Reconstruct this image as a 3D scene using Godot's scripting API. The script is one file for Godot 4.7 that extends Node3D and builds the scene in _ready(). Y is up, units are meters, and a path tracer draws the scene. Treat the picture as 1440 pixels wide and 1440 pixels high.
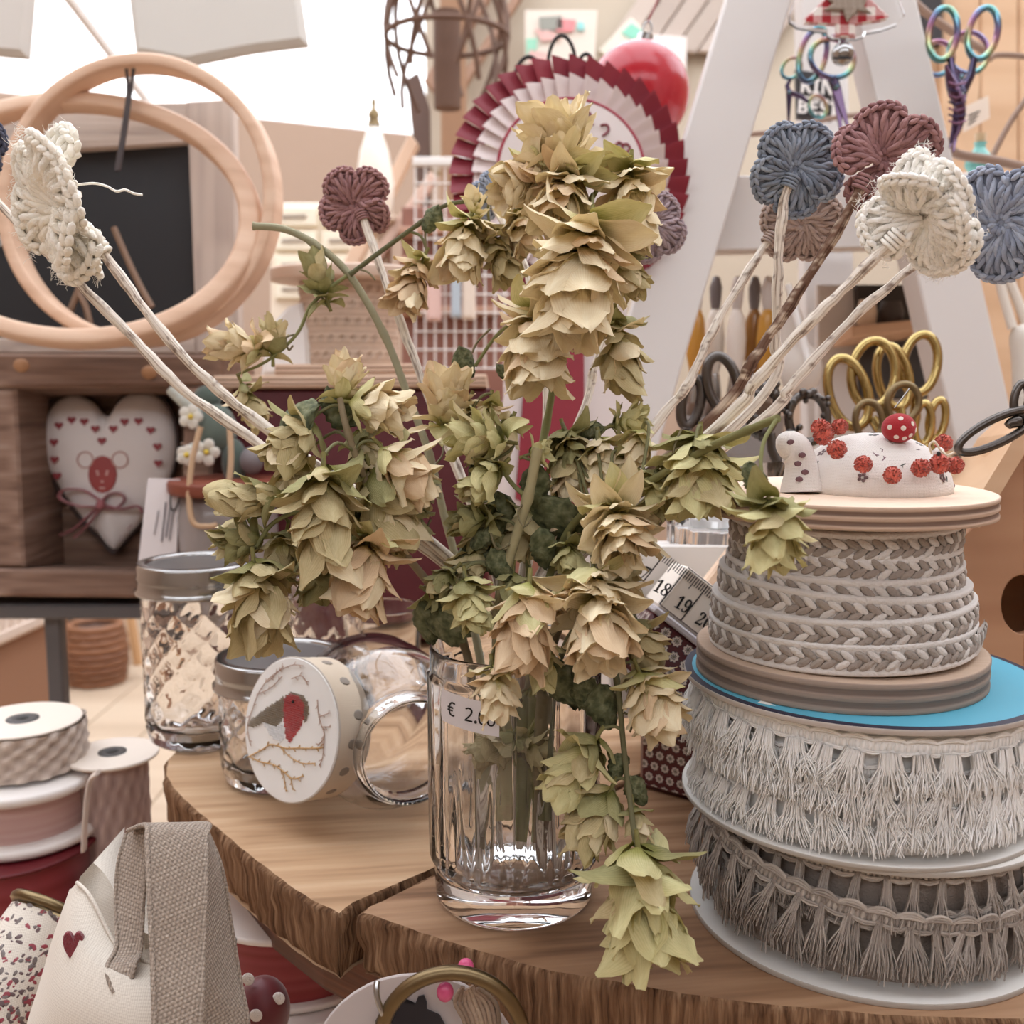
extends Node3D
# A craft shop table: dried hops and crocheted flowers in a glass, spools, jars, and the shop behind.
const FPX := 1450.0                       # focal length in pixels of the 1440 x 1440 frame
const PITCH := 7.5
const EYE := Vector3(0, 1.057, 0)
const SPOOL_RISE := 0.0
const TOP := 0.8                          # height of the table top
var look := Basis(Vector3.RIGHT, deg_to_rad(-PITCH))
var rng := RandomNumberGenerator.new()
var mats := {}
var names := {}

class MB:
	var P := PackedVector3Array()
	var U := PackedVector2Array()
	var K := PackedColorArray()
	var I := PackedInt32Array()
	var seams := PackedInt32Array()
	var xf := Transform3D()
	var col := Color(1, 1, 1)
	func paint(c: Color) -> MB:
		col = c.srgb_to_linear()
		return self
	func v(p: Vector3, uv := Vector2.ZERO) -> int:
		P.append(xf * p)
		U.append(uv)
		K.append(col)
		return P.size() - 1
	func t(a: int, b: int, c: int) -> void:
		I.append(a)
		I.append(b)
		I.append(c)
	func q(a: int, b: int, c: int, d: int) -> void:
		t(a, b, c)
		t(a, c, d)
	# rows of w points, h rows; front where (along a row) x (to the next row) points
	func grid(pts: PackedVector3Array, w: int, h: int, loop := false, su := 1.0, sv := 1.0, cols := PackedColorArray()) -> int:
		var s := P.size()
		for j in h:
			for i in w:
				if cols.size():
					col = cols[j * w + i]
				v(pts[j * w + i], Vector2(su * i / (w - 1), sv * j / (h - 1)))
		for j in h - 1:
			for i in w - 1:
				var a := s + j * w + i
				if pts[j * w + i].is_equal_approx(pts[j * w + w + i]) and pts[j * w + i + 1].is_equal_approx(pts[j * w + w + i + 1]):
					continue
				q(a, a + 1, a + w + 1, a + w)
		if loop:
			for j in h:
				seams.append(s + j * w)
				seams.append(s + j * w + w - 1)
		return s
	# prof: (radius, height) upward on the outside; a doubled point makes a hard edge
	func lathe(prof: Array, seg := 32, su := 1.0, sv := 1.0, cols := []) -> void:
		var pts := PackedVector3Array()
		var cc := PackedColorArray()
		for j in prof.size():
			var p: Vector2 = prof[j]
			for i in seg + 1:
				var a := TAU * i / seg
				pts.append(Vector3(p.x * cos(a), p.y, -p.x * sin(a)))
				if cols.size():
					cc.append((cols[j] as Color).srgb_to_linear())
		grid(pts, seg + 1, prof.size(), true, su, sv, cc)
	func tube(path: PackedVector3Array, rad: Variant, sides := 6, caps := true, su := 1.0, sv := 1.0, flat := 1.0, closed := false) -> void:
		var n := path.size()
		var pts := PackedVector3Array()
		var T := (path[1] - path[0]).normalized()
		if closed:
			T = (path[1] - path[n - 2]).normalized()
		var N := T.cross(Vector3.UP if absf(T.y) < 0.9 else Vector3.RIGHT).normalized()
		var r0 := 0.0
		for k in n:
			var nt := (path[mini(k + 1, n - 1)] - path[maxi(k - 1, 0)]).normalized()
			if closed and (k == 0 or k == n - 1):
				nt = T if k == 0 else (path[1] - path[n - 2]).normalized()
			if nt.length() < 0.5:
				nt = T
			N = (N - nt * N.dot(nt)).normalized()
			T = nt
			var B := T.cross(N)
			r0 = rad if rad is float else rad[k]
			for i in sides + 1:
				var a := TAU * i / sides
				pts.append(path[k] + (N * cos(a) + B * sin(a) * flat) * r0)
		var s := grid(pts, sides + 1, n, true, su, sv)
		if caps and not closed:
			for e in 2:
				var k: int = 0 if e == 0 else n - 1
				var c := v(path[k])
				for i in sides:
					var a := v(pts[k * (sides + 1) + i])
					var b := v(pts[k * (sides + 1) + i + 1])
					if e == 0:
						t(c, b, a)
					else:
						t(c, a, b)
	func ball(c: Vector3, r: Vector3, seg := 12, rings := 8, rot := Basis()) -> void:
		var pts := PackedVector3Array()
		for j in rings + 1:
			var b := -PI / 2 + PI * j / rings
			for i in seg + 1:
				var a := TAU * i / seg
				pts.append(c + rot * Vector3(r.x * cos(b) * cos(a), r.y * sin(b), -r.z * cos(b) * sin(a)))
		grid(pts, seg + 1, rings + 1, true)
	# box with chamfered edges, centred on c
	func box(c: Vector3, size: Vector3, b := 0.001, rot := Basis()) -> void:
		var h := size / 2
		b = minf(b, minf(h.x, minf(h.y, h.z)) * 0.9)
		var e := []
		var ax := [Vector3.RIGHT, Vector3.UP, Vector3.BACK]
		for k in 3:
			for s: float in [-1.0, 1.0]:
				var n: Vector3 = ax[k] * s
				var u: Vector3 = ax[(k + 1) % 3]
				var w: Vector3 = ax[(k + 2) % 3] * s
				var hu := absf(h.dot(u)) - b
				var hw := absf(h.dot(w)) - b
				var o := n * absf(h.dot(n))
				var ids := []
				for p in [[-1, -1], [1, -1], [1, 1], [-1, 1]]:
					var g: Vector3 = o + u * hu * p[0] + w * hw * p[1]
					ids.append(v(c + rot * g, Vector2(g.dot(u), g.dot(w)) * 10.0))
				q(ids[0], ids[1], ids[2], ids[3])
		for k in 3:                                     # the twelve edges
			var d: Vector3 = ax[k]
			var u: Vector3 = ax[(k + 1) % 3]
			var w: Vector3 = ax[(k + 2) % 3]
			var hd := absf(h.dot(d)) - b
			var hu := absf(h.dot(u))
			var hw := absf(h.dot(w))
			for su: float in [-1.0, 1.0]:
				for sw: float in [-1.0, 1.0]:
					var p1 := u * hu * su + w * (hw - b) * sw
					var p2 := u * (hu - b) * su + w * hw * sw
					var a0 := v(c + rot * (p1 - d * hd))
					var a1 := v(c + rot * (p1 + d * hd))
					var a2 := v(c + rot * (p2 + d * hd))
					var a3 := v(c + rot * (p2 - d * hd))
					if su * sw > 0:
						q(a0, a3, a2, a1)
					else:
						q(a0, a1, a2, a3)
		for sx: float in [-1.0, 1.0]:
			for sy: float in [-1.0, 1.0]:
				for sz: float in [-1.0, 1.0]:
					var a := v(c + rot * Vector3(h.x * sx, (h.y - b) * sy, (h.z - b) * sz))
					var bb := v(c + rot * Vector3((h.x - b) * sx, h.y * sy, (h.z - b) * sz))
					var cc := v(c + rot * Vector3((h.x - b) * sx, (h.y - b) * sy, h.z * sz))
					if sx * sy * sz > 0:
						t(a, bb, cc)
					else:
						t(a, cc, bb)
	# polygon in the XY plane (either winding), extruded from z = -d/2 to d/2, edges chamfered by b
	func prism(poly: PackedVector2Array, d: float, b := 0.0, uvs := 10.0) -> void:
		if Geometry2D.is_polygon_clockwise(poly):
			poly = poly.duplicate()
			poly.reverse()
		var n := poly.size()
		var ins := PackedVector2Array()
		for k in n:
			var e0 := (poly[k] - poly[(k + n - 1) % n]).normalized()
			var e1 := (poly[(k + 1) % n] - poly[k]).normalized()
			var m := (e0 + e1)
			m = m.normalized() if m.length() > 0.01 else e1
			ins.append(poly[k] + Vector2(-m.y, m.x) * b / maxf(0.4, m.dot(e1)))
		var tri := Geometry2D.triangulate_polygon(ins)
		for s: float in [-1.0, 1.0]:
			var o := P.size()
			for k in n:
				v(Vector3(ins[k].x, ins[k].y, s * d / 2), ins[k] * uvs)
			for k in range(0, tri.size(), 3):
				var p0 := ins[tri[k]]
				var ccw: bool = (ins[tri[k + 1]] - p0).cross(ins[tri[k + 2]] - p0) > 0
				if ccw == (s > 0):
					t(o + tri[k], o + tri[k + 1], o + tri[k + 2])
				else:
					t(o + tri[k], o + tri[k + 2], o + tri[k + 1])
		var levels := [[poly, -d / 2 + b], [poly, d / 2 - b]]
		if b > 0:
			levels = [[ins, -d / 2], [poly, -d / 2 + b], [poly, d / 2 - b], [ins, d / 2]]
		for l in levels.size() - 1:
			var run := 0.0
			for k in n:
				var k1 := (k + 1) % n
				var A: PackedVector2Array = levels[l][0]
				var B: PackedVector2Array = levels[l + 1][0]
				var za: float = levels[l][1]
				var zb: float = levels[l + 1][1]
				var len := poly[k].distance_to(poly[k1])
				var a := v(Vector3(A[k].x, A[k].y, za), Vector2(run, za) * uvs)
				var bb := v(Vector3(A[k1].x, A[k1].y, za), Vector2(run + len, za) * uvs)
				var c := v(Vector3(B[k1].x, B[k1].y, zb), Vector2(run + len, zb) * uvs)
				var e := v(Vector3(B[k].x, B[k].y, zb), Vector2(run, zb) * uvs)
				q(a, bb, c, e)
				run += len
	func mesh() -> ArrayMesh:
		var N := PackedVector3Array()
		N.resize(P.size())
		var flip := PackedInt32Array()
		flip.resize(I.size())
		for k in range(0, I.size(), 3):
			var a := I[k]
			var b := I[k + 1]
			var c := I[k + 2]
			var f := (P[b] - P[a]).cross(P[c] - P[a])
			N[a] += f
			N[b] += f
			N[c] += f
			flip[k] = a
			flip[k + 1] = c
			flip[k + 2] = b
		for k in range(0, seams.size(), 2):
			var s := N[seams[k]] + N[seams[k + 1]]
			N[seams[k]] = s
			N[seams[k + 1]] = s
		for k in N.size():
			N[k] = N[k].normalized() if N[k].length_squared() > 0 else Vector3.UP
		var A := []
		A.resize(Mesh.ARRAY_MAX)
		A[Mesh.ARRAY_VERTEX] = P
		A[Mesh.ARRAY_NORMAL] = N
		A[Mesh.ARRAY_TEX_UV] = U
		A[Mesh.ARRAY_COLOR] = K
		A[Mesh.ARRAY_INDEX] = flip
		var m := ArrayMesh.new()
		m.add_surface_from_arrays(Mesh.PRIMITIVE_TRIANGLES, A)
		return m

# ---- where things stand
func at(px: float, py: float, d: float) -> Vector3:      # the point at depth d along a line of sight
	return EYE + look * Vector3((px - 720) / FPX * d, (720 - py) / FPX * d, -d)
func on(px: float, py: float, y: float) -> Vector3:      # the point on the level plane y
	var r := look * Vector3((px - 720) / FPX, (720 - py) / FPX, -1)
	return EYE + r * ((y - EYE.y) / r.y)
func ats(list: Array, d := 0.0) -> PackedVector3Array:
	var out := PackedVector3Array()
	for p in list:
		out.append(at(p[0], p[1], p[2] if p.size() > 2 else d))
	return out
func curve(pts: PackedVector3Array, per := 6) -> PackedVector3Array:      # Catmull-Rom through the points
	var out := PackedVector3Array()
	var n := pts.size()
	for k in n - 1:
		for s in per:
			out.append(pts[k].cubic_interpolate(pts[k + 1], pts[maxi(k - 1, 0)], pts[mini(k + 2, n - 1)], float(s) / per))
	out.append(pts[n - 1])
	return out
func arc2(c: Vector2, r: Vector2, a0: float, a1: float, n: int) -> PackedVector2Array:
	var out := PackedVector2Array()
	for k in n + 1:
		var a := deg_to_rad(lerpf(a0, a1, float(k) / n))
		out.append(c + Vector2(cos(a) * r.x, sin(a) * r.y))
	return out
func ring(c: Vector3, r: float, rot := Basis(), n := 32, ry := -1.0) -> PackedVector3Array:   # circle in the XY plane of rot
	var out := PackedVector3Array()
	for k in n + 1:
		var a := TAU * k / n
		out.append(c + rot * Vector3(cos(a) * r, sin(a) * (r if ry < 0 else ry), 0))
	return out
func facing(n: Vector3, up := Vector3.UP) -> Basis:      # basis whose +Z looks along n
	var z := n.normalized()
	var x := up.cross(z).normalized()
	return Basis(x, z.cross(x), z)
func along(y: Vector3, hint := Vector3.BACK) -> Basis:   # basis whose +Y runs along y
	var yy := y.normalized()
	var x := yy.cross(hint).normalized()
	if x.length() < 0.5:
		x = yy.cross(Vector3.RIGHT).normalized()
	return Basis(x, yy, x.cross(yy))

# ---- naming
func numbered(called: String) -> String:
	names[called] = names.get(called, -1) + 1
	return called if names[called] == 0 else "%s_%03d" % [called, names[called]]
func tag(o: Node3D, label: String, category: String, group := "") -> Node3D:
	o.set_meta("label", label)
	o.set_meta("category", category)
	if group:
		o.set_meta("group", group)
	return o
func thing(called: String, label: String, category: String, where := Vector3.ZERO, group := "", rot := Basis()) -> Node3D:
	var o := Node3D.new()
	o.name = numbered(called)
	o.transform = Transform3D(rot, where)
	add_child(o)
	return tag(o, label, category, group)
func part(b: Variant, called: String, m: Material, parent: Node3D, label := "") -> MeshInstance3D:
	var o := MeshInstance3D.new()
	o.name = numbered(called) if parent == self else called
	o.mesh = b.mesh() if b is MB else b
	o.material_override = m
	parent.add_child(o, true)
	if label:
		o.set_meta("label", label)
	return o
func struct(b: Variant, called: String, m: Material, parent: Node3D = self) -> MeshInstance3D:
	var o := part(b, called, m, parent)
	if parent == self:
		o.set_meta("kind", "structure")
	return o
func inside(o: Node3D) -> MB:                            # a builder that takes world points and stores them in o's own axes
	var b := MB.new()
	var x := o.transform
	if o.get_parent() is Node3D and o.get_parent() != self:
		x = (o.get_parent() as Node3D).transform * x
	b.xf = x.affine_inverse()
	return b

# ---- materials
func rgb(r: int, g: int, b: int) -> Color:
	return Color8(r, g, b)
func mat(key: String, c := Color.WHITE, rough := 0.7, o := {}) -> StandardMaterial3D:
	if mats.has(key):
		return mats[key]
	var m := StandardMaterial3D.new()
	m.resource_name = key
	m.albedo_color = c
	m.roughness = rough
	m.metallic = o.get("metal", 0.0)
	m.metallic_specular = o.get("spec", 0.5)
	m.vertex_color_use_as_albedo = o.get("vc", false)
	m.cull_mode = BaseMaterial3D.CULL_DISABLED
	if o.has("tex"):
		m.albedo_texture = o.tex
	if o.has("bump"):
		m.heightmap_enabled = true
		m.heightmap_texture = o.bump
		m.heightmap_scale = o.get("depth", 0.05)
	if o.has("scale"):
		m.uv1_scale = Vector3.ONE * o.scale if o.scale is float else o.scale
	if o.get("tri", false):
		m.uv1_triplanar = true
	if o.has("back"):
		m.backlight_enabled = true
		m.backlight = o.back
	if o.has("rim"):
		m.rim_enabled = true
		m.rim = o.rim
		m.rim_tint = 0.5
	if o.has("coat"):
		m.clearcoat_enabled = true
		m.clearcoat = o.coat
		m.clearcoat_roughness = o.get("coat_rough", 0.1)
	if o.has("glass"):
		m.transparency = BaseMaterial3D.TRANSPARENCY_ALPHA
		m.albedo_color.a = o.glass
	if o.has("solid"):
		m.refraction_enabled = true
		m.refraction_scale = 0.05
		m.albedo_color.a = 0.0
	if o.has("emit"):
		m.emission_enabled = true
		m.emission = o.emit
		m.emission_energy_multiplier = o.get("power", 1.0)
	mats[key] = m
	return m
func noise_img(w: int, h: int, freq: float, oct: int, seed_: int, gain := 0.5, kind := FastNoiseLite.TYPE_SIMPLEX_SMOOTH) -> Image:
	var n := FastNoiseLite.new()
	n.seed = seed_
	n.frequency = freq
	n.noise_type = kind
	n.fractal_type = FastNoiseLite.FRACTAL_FBM if oct > 1 else FastNoiseLite.FRACTAL_NONE
	n.fractal_octaves = oct
	n.fractal_gain = gain
	return n.get_seamless_image(w, h)
func ramp(im: Image, stops: Array) -> ImageTexture:      # grey picture to colours; stops are sRGB colours at even steps
	im.convert(Image.FORMAT_L8)
	var src := im.get_data()
	var lut := PackedByteArray()
	for k in 256:
		var f := k / 255.0 * (stops.size() - 1)
		var c: Color = (stops[int(f)] as Color).lerp(stops[mini(int(f) + 1, stops.size() - 1)], f - int(f))
		lut.append(c.r8)
		lut.append(c.g8)
		lut.append(c.b8)
	var out := PackedByteArray()
	out.resize(src.size() * 3)
	for k in src.size():
		var s := src[k] * 3
		out[k * 3] = lut[s]
		out[k * 3 + 1] = lut[s + 1]
		out[k * 3 + 2] = lut[s + 2]
	return ImageTexture.create_from_image(Image.create_from_data(im.get_width(), im.get_height(), false, Image.FORMAT_RGB8, out))
func grain_img(w: int, h: int, seed_: int, stretch := 12, freq := 0.03, oct := 4) -> Image:     # streaks along u
	var im := noise_img(w / stretch, h, freq, oct, seed_, 0.6)
	im.resize(w, h, Image.INTERPOLATE_CUBIC)
	return im
func weave_img(n: int, threads: int, rough_ := 0.35, seed_ := 3) -> Image:      # plain weave, light where a thread rises
	var im := Image.create(n, n, false, Image.FORMAT_L8)
	var r := RandomNumberGenerator.new()
	r.seed = seed_
	var tu := []
	var tv := []
	for k in threads:
		tu.append(r.randf_range(1 - rough_, 1))
		tv.append(r.randf_range(1 - rough_, 1))
	for y in n:
		for x in n:
			var fu := float(x) / n * threads
			var fv := float(y) / n * threads
			var over := (int(fu) + int(fv)) % 2 == 0
			var a := sin(PI * fposmod(fu, 1.0))
			var b := sin(PI * fposmod(fv, 1.0))
			var g: float = (a * (0.55 + 0.45 * b) * tu[int(fu) % threads]) if over else (b * (0.55 + 0.45 * a) * tv[int(fv) % threads])
			im.set_pixel(x, y, Color(g, g, g))
	return im
func tex(im: Image) -> ImageTexture:
	return ImageTexture.create_from_image(im)
func _ready() -> void:
	rng.seed = 71
	# ---- camera, sky, exposure
	var cam := Camera3D.new()
	cam.name = "camera"
	cam.transform = Transform3D(look, EYE)
	var lens := CameraAttributesPhysical.new()
	lens.frustum_focal_length = 12.0 * FPX / 720.0
	lens.frustum_near = 0.02
	lens.frustum_far = 60.0
	lens.frustum_focus_distance = 0.46
	lens.exposure_aperture = 8.0
	cam.attributes = lens
	add_child(cam)
	cam.current = true
	var env := Environment.new()
	var sky := ProceduralSkyMaterial.new()
	sky.sky_top_color = rgb(234, 238, 246)
	sky.sky_horizon_color = rgb(255, 252, 247)
	sky.ground_horizon_color = rgb(190, 178, 160)
	sky.ground_bottom_color = rgb(150, 138, 122)
	sky.sky_energy_multiplier = 1.0
	env.background_mode = Environment.BG_SKY
	env.sky = Sky.new()
	env.sky.sky_material = sky
	env.background_energy_multiplier = 1.75
	env.tonemap_mode = Environment.TONE_MAPPER_LINEAR
	env.tonemap_exposure = 2.5
	env.sdfgi_enabled = true
	env.ssao_enabled = true
	env.ssil_enabled = true
	var world := WorldEnvironment.new()
	world.name = "world"
	world.environment = env
	add_child(world)
	make_materials()
	build_room()
	build_table()
	build_spools()
	build_tins()
	build_ladder()
	build_pincushion()
	build_jars()
	build_left_shop()
	build_front_left()
	build_background()
	build_glass_and_flowers()
	build_hops()

func make_materials() -> void:
	var wood_l := grain_img(512, 512, 11, 16, 0.02)
	var wood_d := grain_img(512, 512, 12, 24, 0.035)
	mat("table wood", Color.WHITE, 0.62, {"tex": ramp(wood_l.duplicate(), [rgb(150, 116, 86), rgb(182, 146, 112), rgb(196, 162, 128), rgb(208, 176, 144)]), "bump": tex(wood_d), "depth": 0.05, "spec": 0.35})
	mat("front plank wood", Color.WHITE, 0.62, {"tex": ramp(grain_img(512, 512, 15, 16, 0.02), [rgb(108, 78, 56), rgb(144, 108, 80), rgb(164, 128, 98), rgb(182, 146, 114)]), "bump": tex(wood_d), "depth": 0.05, "spec": 0.35})
	mat("table edge", Color.WHITE, 0.85, {"tex": ramp(grain_img(512, 512, 31, 10, 0.05), [rgb(74, 52, 38), rgb(112, 82, 60), rgb(140, 108, 82), rgb(172, 140, 110)]), "bump": tex(grain_img(512, 512, 33, 10, 0.06)), "depth": 0.25, "spec": 0.2})
	mat("apron wood", Color.WHITE, 0.6, {"tex": ramp(wood_d.duplicate(), [rgb(70, 40, 26), rgb(112, 66, 42), rgb(140, 88, 58)]), "bump": tex(wood_d), "depth": 0.04})
	mat("grey wood", Color.WHITE, 0.85, {"tex": ramp(grain_img(256, 256, 41, 16, 0.03), [rgb(156, 140, 130), rgb(186, 170, 158), rgb(204, 188, 176)]), "bump": tex(wood_d), "depth": 0.05, "tri": true, "scale": 5.0})
	var up := grain_img(256, 256, 41, 16, 0.02)
	up.rotate_90(CLOCKWISE)
	mat("grey upright", Color.WHITE, 0.85, {"tex": ramp(up, [rgb(172, 156, 146), rgb(194, 178, 166), rgb(208, 192, 180)]), "tri": true, "scale": 4.0})
	mat("crate wood", Color.WHITE, 0.8, {"tex": ramp(grain_img(256, 256, 43, 16, 0.03), [rgb(92, 68, 56), rgb(122, 94, 78), rgb(146, 118, 102), rgb(168, 146, 132)]), "bump": tex(wood_d), "depth": 0.06, "tri": true, "scale": 5.0})
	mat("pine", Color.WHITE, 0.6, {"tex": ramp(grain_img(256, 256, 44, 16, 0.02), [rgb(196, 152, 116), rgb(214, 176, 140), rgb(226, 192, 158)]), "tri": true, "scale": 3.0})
	mat("shaded pine", Color.WHITE, 0.6, {"tex": ramp(grain_img(256, 256, 49, 16, 0.02), [rgb(164, 116, 84), rgb(184, 138, 104), rgb(196, 152, 118)]), "tri": true, "scale": 3.0})  # darker copy of pine, the front's shade put into its colour
	mat("tan panel", Color.WHITE, 0.7, {"tex": ramp(grain_img(256, 256, 45, 16, 0.02), [rgb(200, 160, 124), rgb(216, 178, 142), rgb(224, 190, 156)]), "tri": true, "scale": 1.5})
	mat("hoop wood", Color.WHITE, 0.55, {"tex": ramp(grain_img(256, 256, 46, 16, 0.03), [rgb(206, 168, 140), rgb(220, 184, 156), rgb(228, 196, 170)]), "tri": true, "scale": 6.0})
	mat("ply face", Color.WHITE, 0.65, {"tex": ramp(grain_img(256, 256, 47, 16, 0.02), [rgb(204, 172, 146), rgb(222, 192, 166), rgb(230, 204, 180)]), "tri": true, "scale": 8.0})
	mat("ply edge", Color.WHITE, 0.8, {"vc": true, "bump": tex(grain_img(256, 256, 48, 16, 0.05)), "depth": 0.03, "tri": true, "scale": 20.0})
	mat("white paint", rgb(218, 212, 208), 0.45, {})
	mat("cream wall", rgb(228, 216, 200), 0.9)
	mat("pink wall", rgb(172, 148, 130), 0.9)
	mat("shop front", rgb(158, 142, 128), 0.9)
	mat("floor boards", Color.WHITE, 0.6, {"tex": ramp(grain_img(256, 256, 51, 16, 0.02), [rgb(178, 156, 132), rgb(190, 168, 144), rgb(198, 178, 154)]), "tri": true, "scale": 1.0})
	mat("pane", rgb(250, 252, 252), 0.02, {"glass": 0.04})
	mat("card", rgb(232, 226, 220), 0.6)
	mat("white card edge", Color.WHITE, 0.7, {"vc": true})
	mat("cotton", Color.WHITE, 0.95, {"vc": true, "rim": 0.12, "bump": tex(noise_img(256, 256, 0.08, 3, 61)), "depth": 0.04, "tri": true, "scale": 30.0})
	var linen := weave_img(256, 32, 0.5)
	mat("linen", Color.WHITE, 0.95, {"tex": ramp(linen.duplicate(), [rgb(122, 108, 96), rgb(168, 151, 135), rgb(198, 182, 166)]), "bump": tex(linen), "depth": 0.06, "tri": true, "scale": 22.0, "rim": 0.3})
	mat("linen pale", Color.WHITE, 0.95, {"vc": true, "bump": tex(linen), "depth": 0.05, "tri": true, "scale": 12.0, "back": rgb(120, 118, 112)})
	mat("white fringe", Color.WHITE, 0.95, {"vc": true})
	mat("calico", Color.WHITE, 0.95, {"tex": ramp(weave_img(256, 48, 0.2), [rgb(196, 184, 170), rgb(222, 212, 198), rgb(230, 222, 210)]), "tri": true, "scale": 22.0, "rim": 0.3})
	mat("aida", Color.WHITE, 0.95, {"vc": true, "bump": tex(weave_img(256, 32, 0.15)), "depth": 0.018, "tri": true, "scale": 50.0, "rim": 0.3})
	mat("satin", Color.WHITE, 0.5, {"vc": true, "rim": 0.6})
	mat("felt", Color.WHITE, 1.0, {"vc": true, "rim": 0.8, "bump": tex(noise_img(128, 128, 0.2, 2, 62)), "depth": 0.06, "tri": true, "scale": 40.0})
	mat("paint", Color.WHITE, 0.55, {"vc": true})
	mat("gloss", Color.WHITE, 0.2, {"vc": true})
	mat("ink", rgb(30, 27, 27), 0.7)
	mat("steel", rgb(172, 170, 168), 0.18, {"metal": 1.0})
	mat("dark steel", rgb(96, 90, 86), 0.3, {"metal": 1.0})
	mat("iron", rgb(52, 48, 46), 0.5, {"metal": 0.7})
	mat("gold", rgb(178, 154, 100), 0.24, {"metal": 1.0})
	mat("brass", rgb(124, 106, 78), 0.36, {"metal": 1.0})
	mat("rainbow", Color.WHITE, 0.2, {"metal": 1.0, "vc": true})
	mat("glass", rgb(255, 255, 255), 0.0, {"solid": true})
	mat("twig", Color.WHITE, 0.85, {"vc": true, "tex": ramp(grain_img(256, 256, 71, 16, 0.04), [rgb(148, 128, 114), rgb(222, 210, 196), rgb(246, 238, 226), rgb(250, 244, 236)]), "bump": tex(grain_img(256, 256, 72, 16, 0.06)), "depth": 0.02})
	mat("rattan", rgb(104, 76, 60), 0.7)
	mat("chalkboard", rgb(34, 33, 35), 0.75)
	mat("twine", rgb(196, 164, 132), 0.9)

func wood_box(parent: Node3D, called: String, c: Vector3, size: Vector3, m: Material, b := 0.002, rot := Basis()) -> MeshInstance3D:
	var k := MB.new()
	k.box(c, size, b, rot)
	return part(k, called, m, parent)

func roof_y(x: float, z: float) -> float:
	return 2.14 + (z + 5.0) * 0.2 - x * 0.1

func build_room() -> void:
	var b := MB.new()
	b.box(Vector3(-0.3, -0.06, -1.75), Vector3(5.6, 0.1, 6.9), 0.005)
	var floor_ := struct(b, "floor", mats["cream wall"])
	for k in 28:                                         # floor boards run away from the counter
		var f := MB.new()
		f.box(Vector3(-3.0 + 0.2 * k, -0.006, -1.75), Vector3(0.196, 0.012, 6.6), 0.002)
		struct(f, "board", mats["floor boards"], floor_)
	for side in [["wall_left", -3.08, Vector2(-5.1, 1.6)], ["wall_right", 2.48, Vector2(-5.1, 1.6)]]:
		var w := MB.new()
		w.xf = Transform3D(Basis(Vector3.UP, -PI / 2), Vector3(side[1], 0, 0))
		var x: float = side[1]
		w.prism(PackedVector2Array([Vector2(side[2].x, -0.1), Vector2(side[2].y, -0.1), Vector2(side[2].y, roof_y(x, side[2].y)), Vector2(side[2].x, roof_y(x, side[2].x))]), 0.12)
		struct(w, side[0], mats["pink wall"])
	for side in [["wall_back", -5.06]]:
		var w := MB.new()
		w.xf = Transform3D(Basis(), Vector3(0, 0, side[1]))
		var z: float = side[1]
		w.prism(PackedVector2Array([Vector2(-3.1, -0.1), Vector2(2.5, -0.1), Vector2(2.5, roof_y(2.5, z)), Vector2(-3.1, roof_y(-3.1, z))]), 0.12)
		struct(w, side[0], mats["pink wall"])
	# shop front added unseen behind the camera to shape front light: wall, posts, panes
	var w0 := MB.new()
	w0.box(Vector3(-0.3, 1.0, 1.56), Vector3(5.6, 2.2, 0.12), 0.004)
	var fw := struct(w0, "wall_front", mats["shop front"])
	var w1 := MB.new()
	w1.xf = Transform3D(Basis(), Vector3(0, 0, 1.56))
	w1.prism(PackedVector2Array([Vector2(-3.1, 2.9), Vector2(2.5, 2.9), Vector2(2.5, roof_y(2.5, 1.56)), Vector2(-3.1, roof_y(-3.1, 1.56))]), 0.12)
	struct(w1, "lintel", mats["shop front"], fw)
	for k in 5:
		var x := -3.05 + 1.375 * k
		var pz := MB.new()
		pz.box(Vector3(x, 2.5, 1.56), Vector3(0.09, 0.8, 0.11), 0.004)
		struct(pz, "post", mats["white paint"], fw)
		if k < 4:
			var g := MB.new()
			g.q(g.v(Vector3(x, 2.1, 1.56)), g.v(Vector3(x + 1.375, 2.1, 1.56)), g.v(Vector3(x + 1.375, 2.9, 1.56)), g.v(Vector3(x, 2.9, 1.56)))
			struct(g, "added_window_%d" % (k + 1), mats["pane"])  # unseen pane, added to let in daylight from the front
	# the glazed roof: bars and panes
	var roof := Node3D.new()
	roof.name = "ceiling"
	roof.set_meta("kind", "structure")
	add_child(roof)
	var xs := [-3.1, -1.7, -0.3, 1.1, 2.5]
	var zs := [-5.1, -3.8, -2.5, -1.2, 0.2, 1.6]
	for x in xs:
		var r := MB.new()
		r.tube(PackedVector3Array([Vector3(x, roof_y(x, -5.12) + 0.02, -5.12), Vector3(x, roof_y(x, 1.62) + 0.02, 1.62)]), 0.028, 4)
		part(r, "rafter", mats["white paint"], roof)
	for z in zs:
		var r := MB.new()
		r.tube(PackedVector3Array([Vector3(-3.12, roof_y(-3.12, z) + 0.02, z), Vector3(2.52, roof_y(2.52, z) + 0.02, z)]), 0.016, 4)
		part(r, "purlin", mats["white paint"], roof)
	for i in 4:
		for j in 5:
			var p := MB.new()
			var q := []
			for c in [[0, 0], [0, 1], [1, 1], [1, 0]]:
				var x: float = xs[i + c[0]]
				var z: float = zs[j + c[1]]
				q.append(p.v(Vector3(x, roof_y(x, z) + 0.045, z)))
			p.q(q[0], q[1], q[2], q[3])
			part(p, "pane", mats["pane"], roof) if j < 4 else part(p, "added_roof_sheet", mats["white paint"], roof)  # opaque sheet above the camera, added to cut front light

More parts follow.
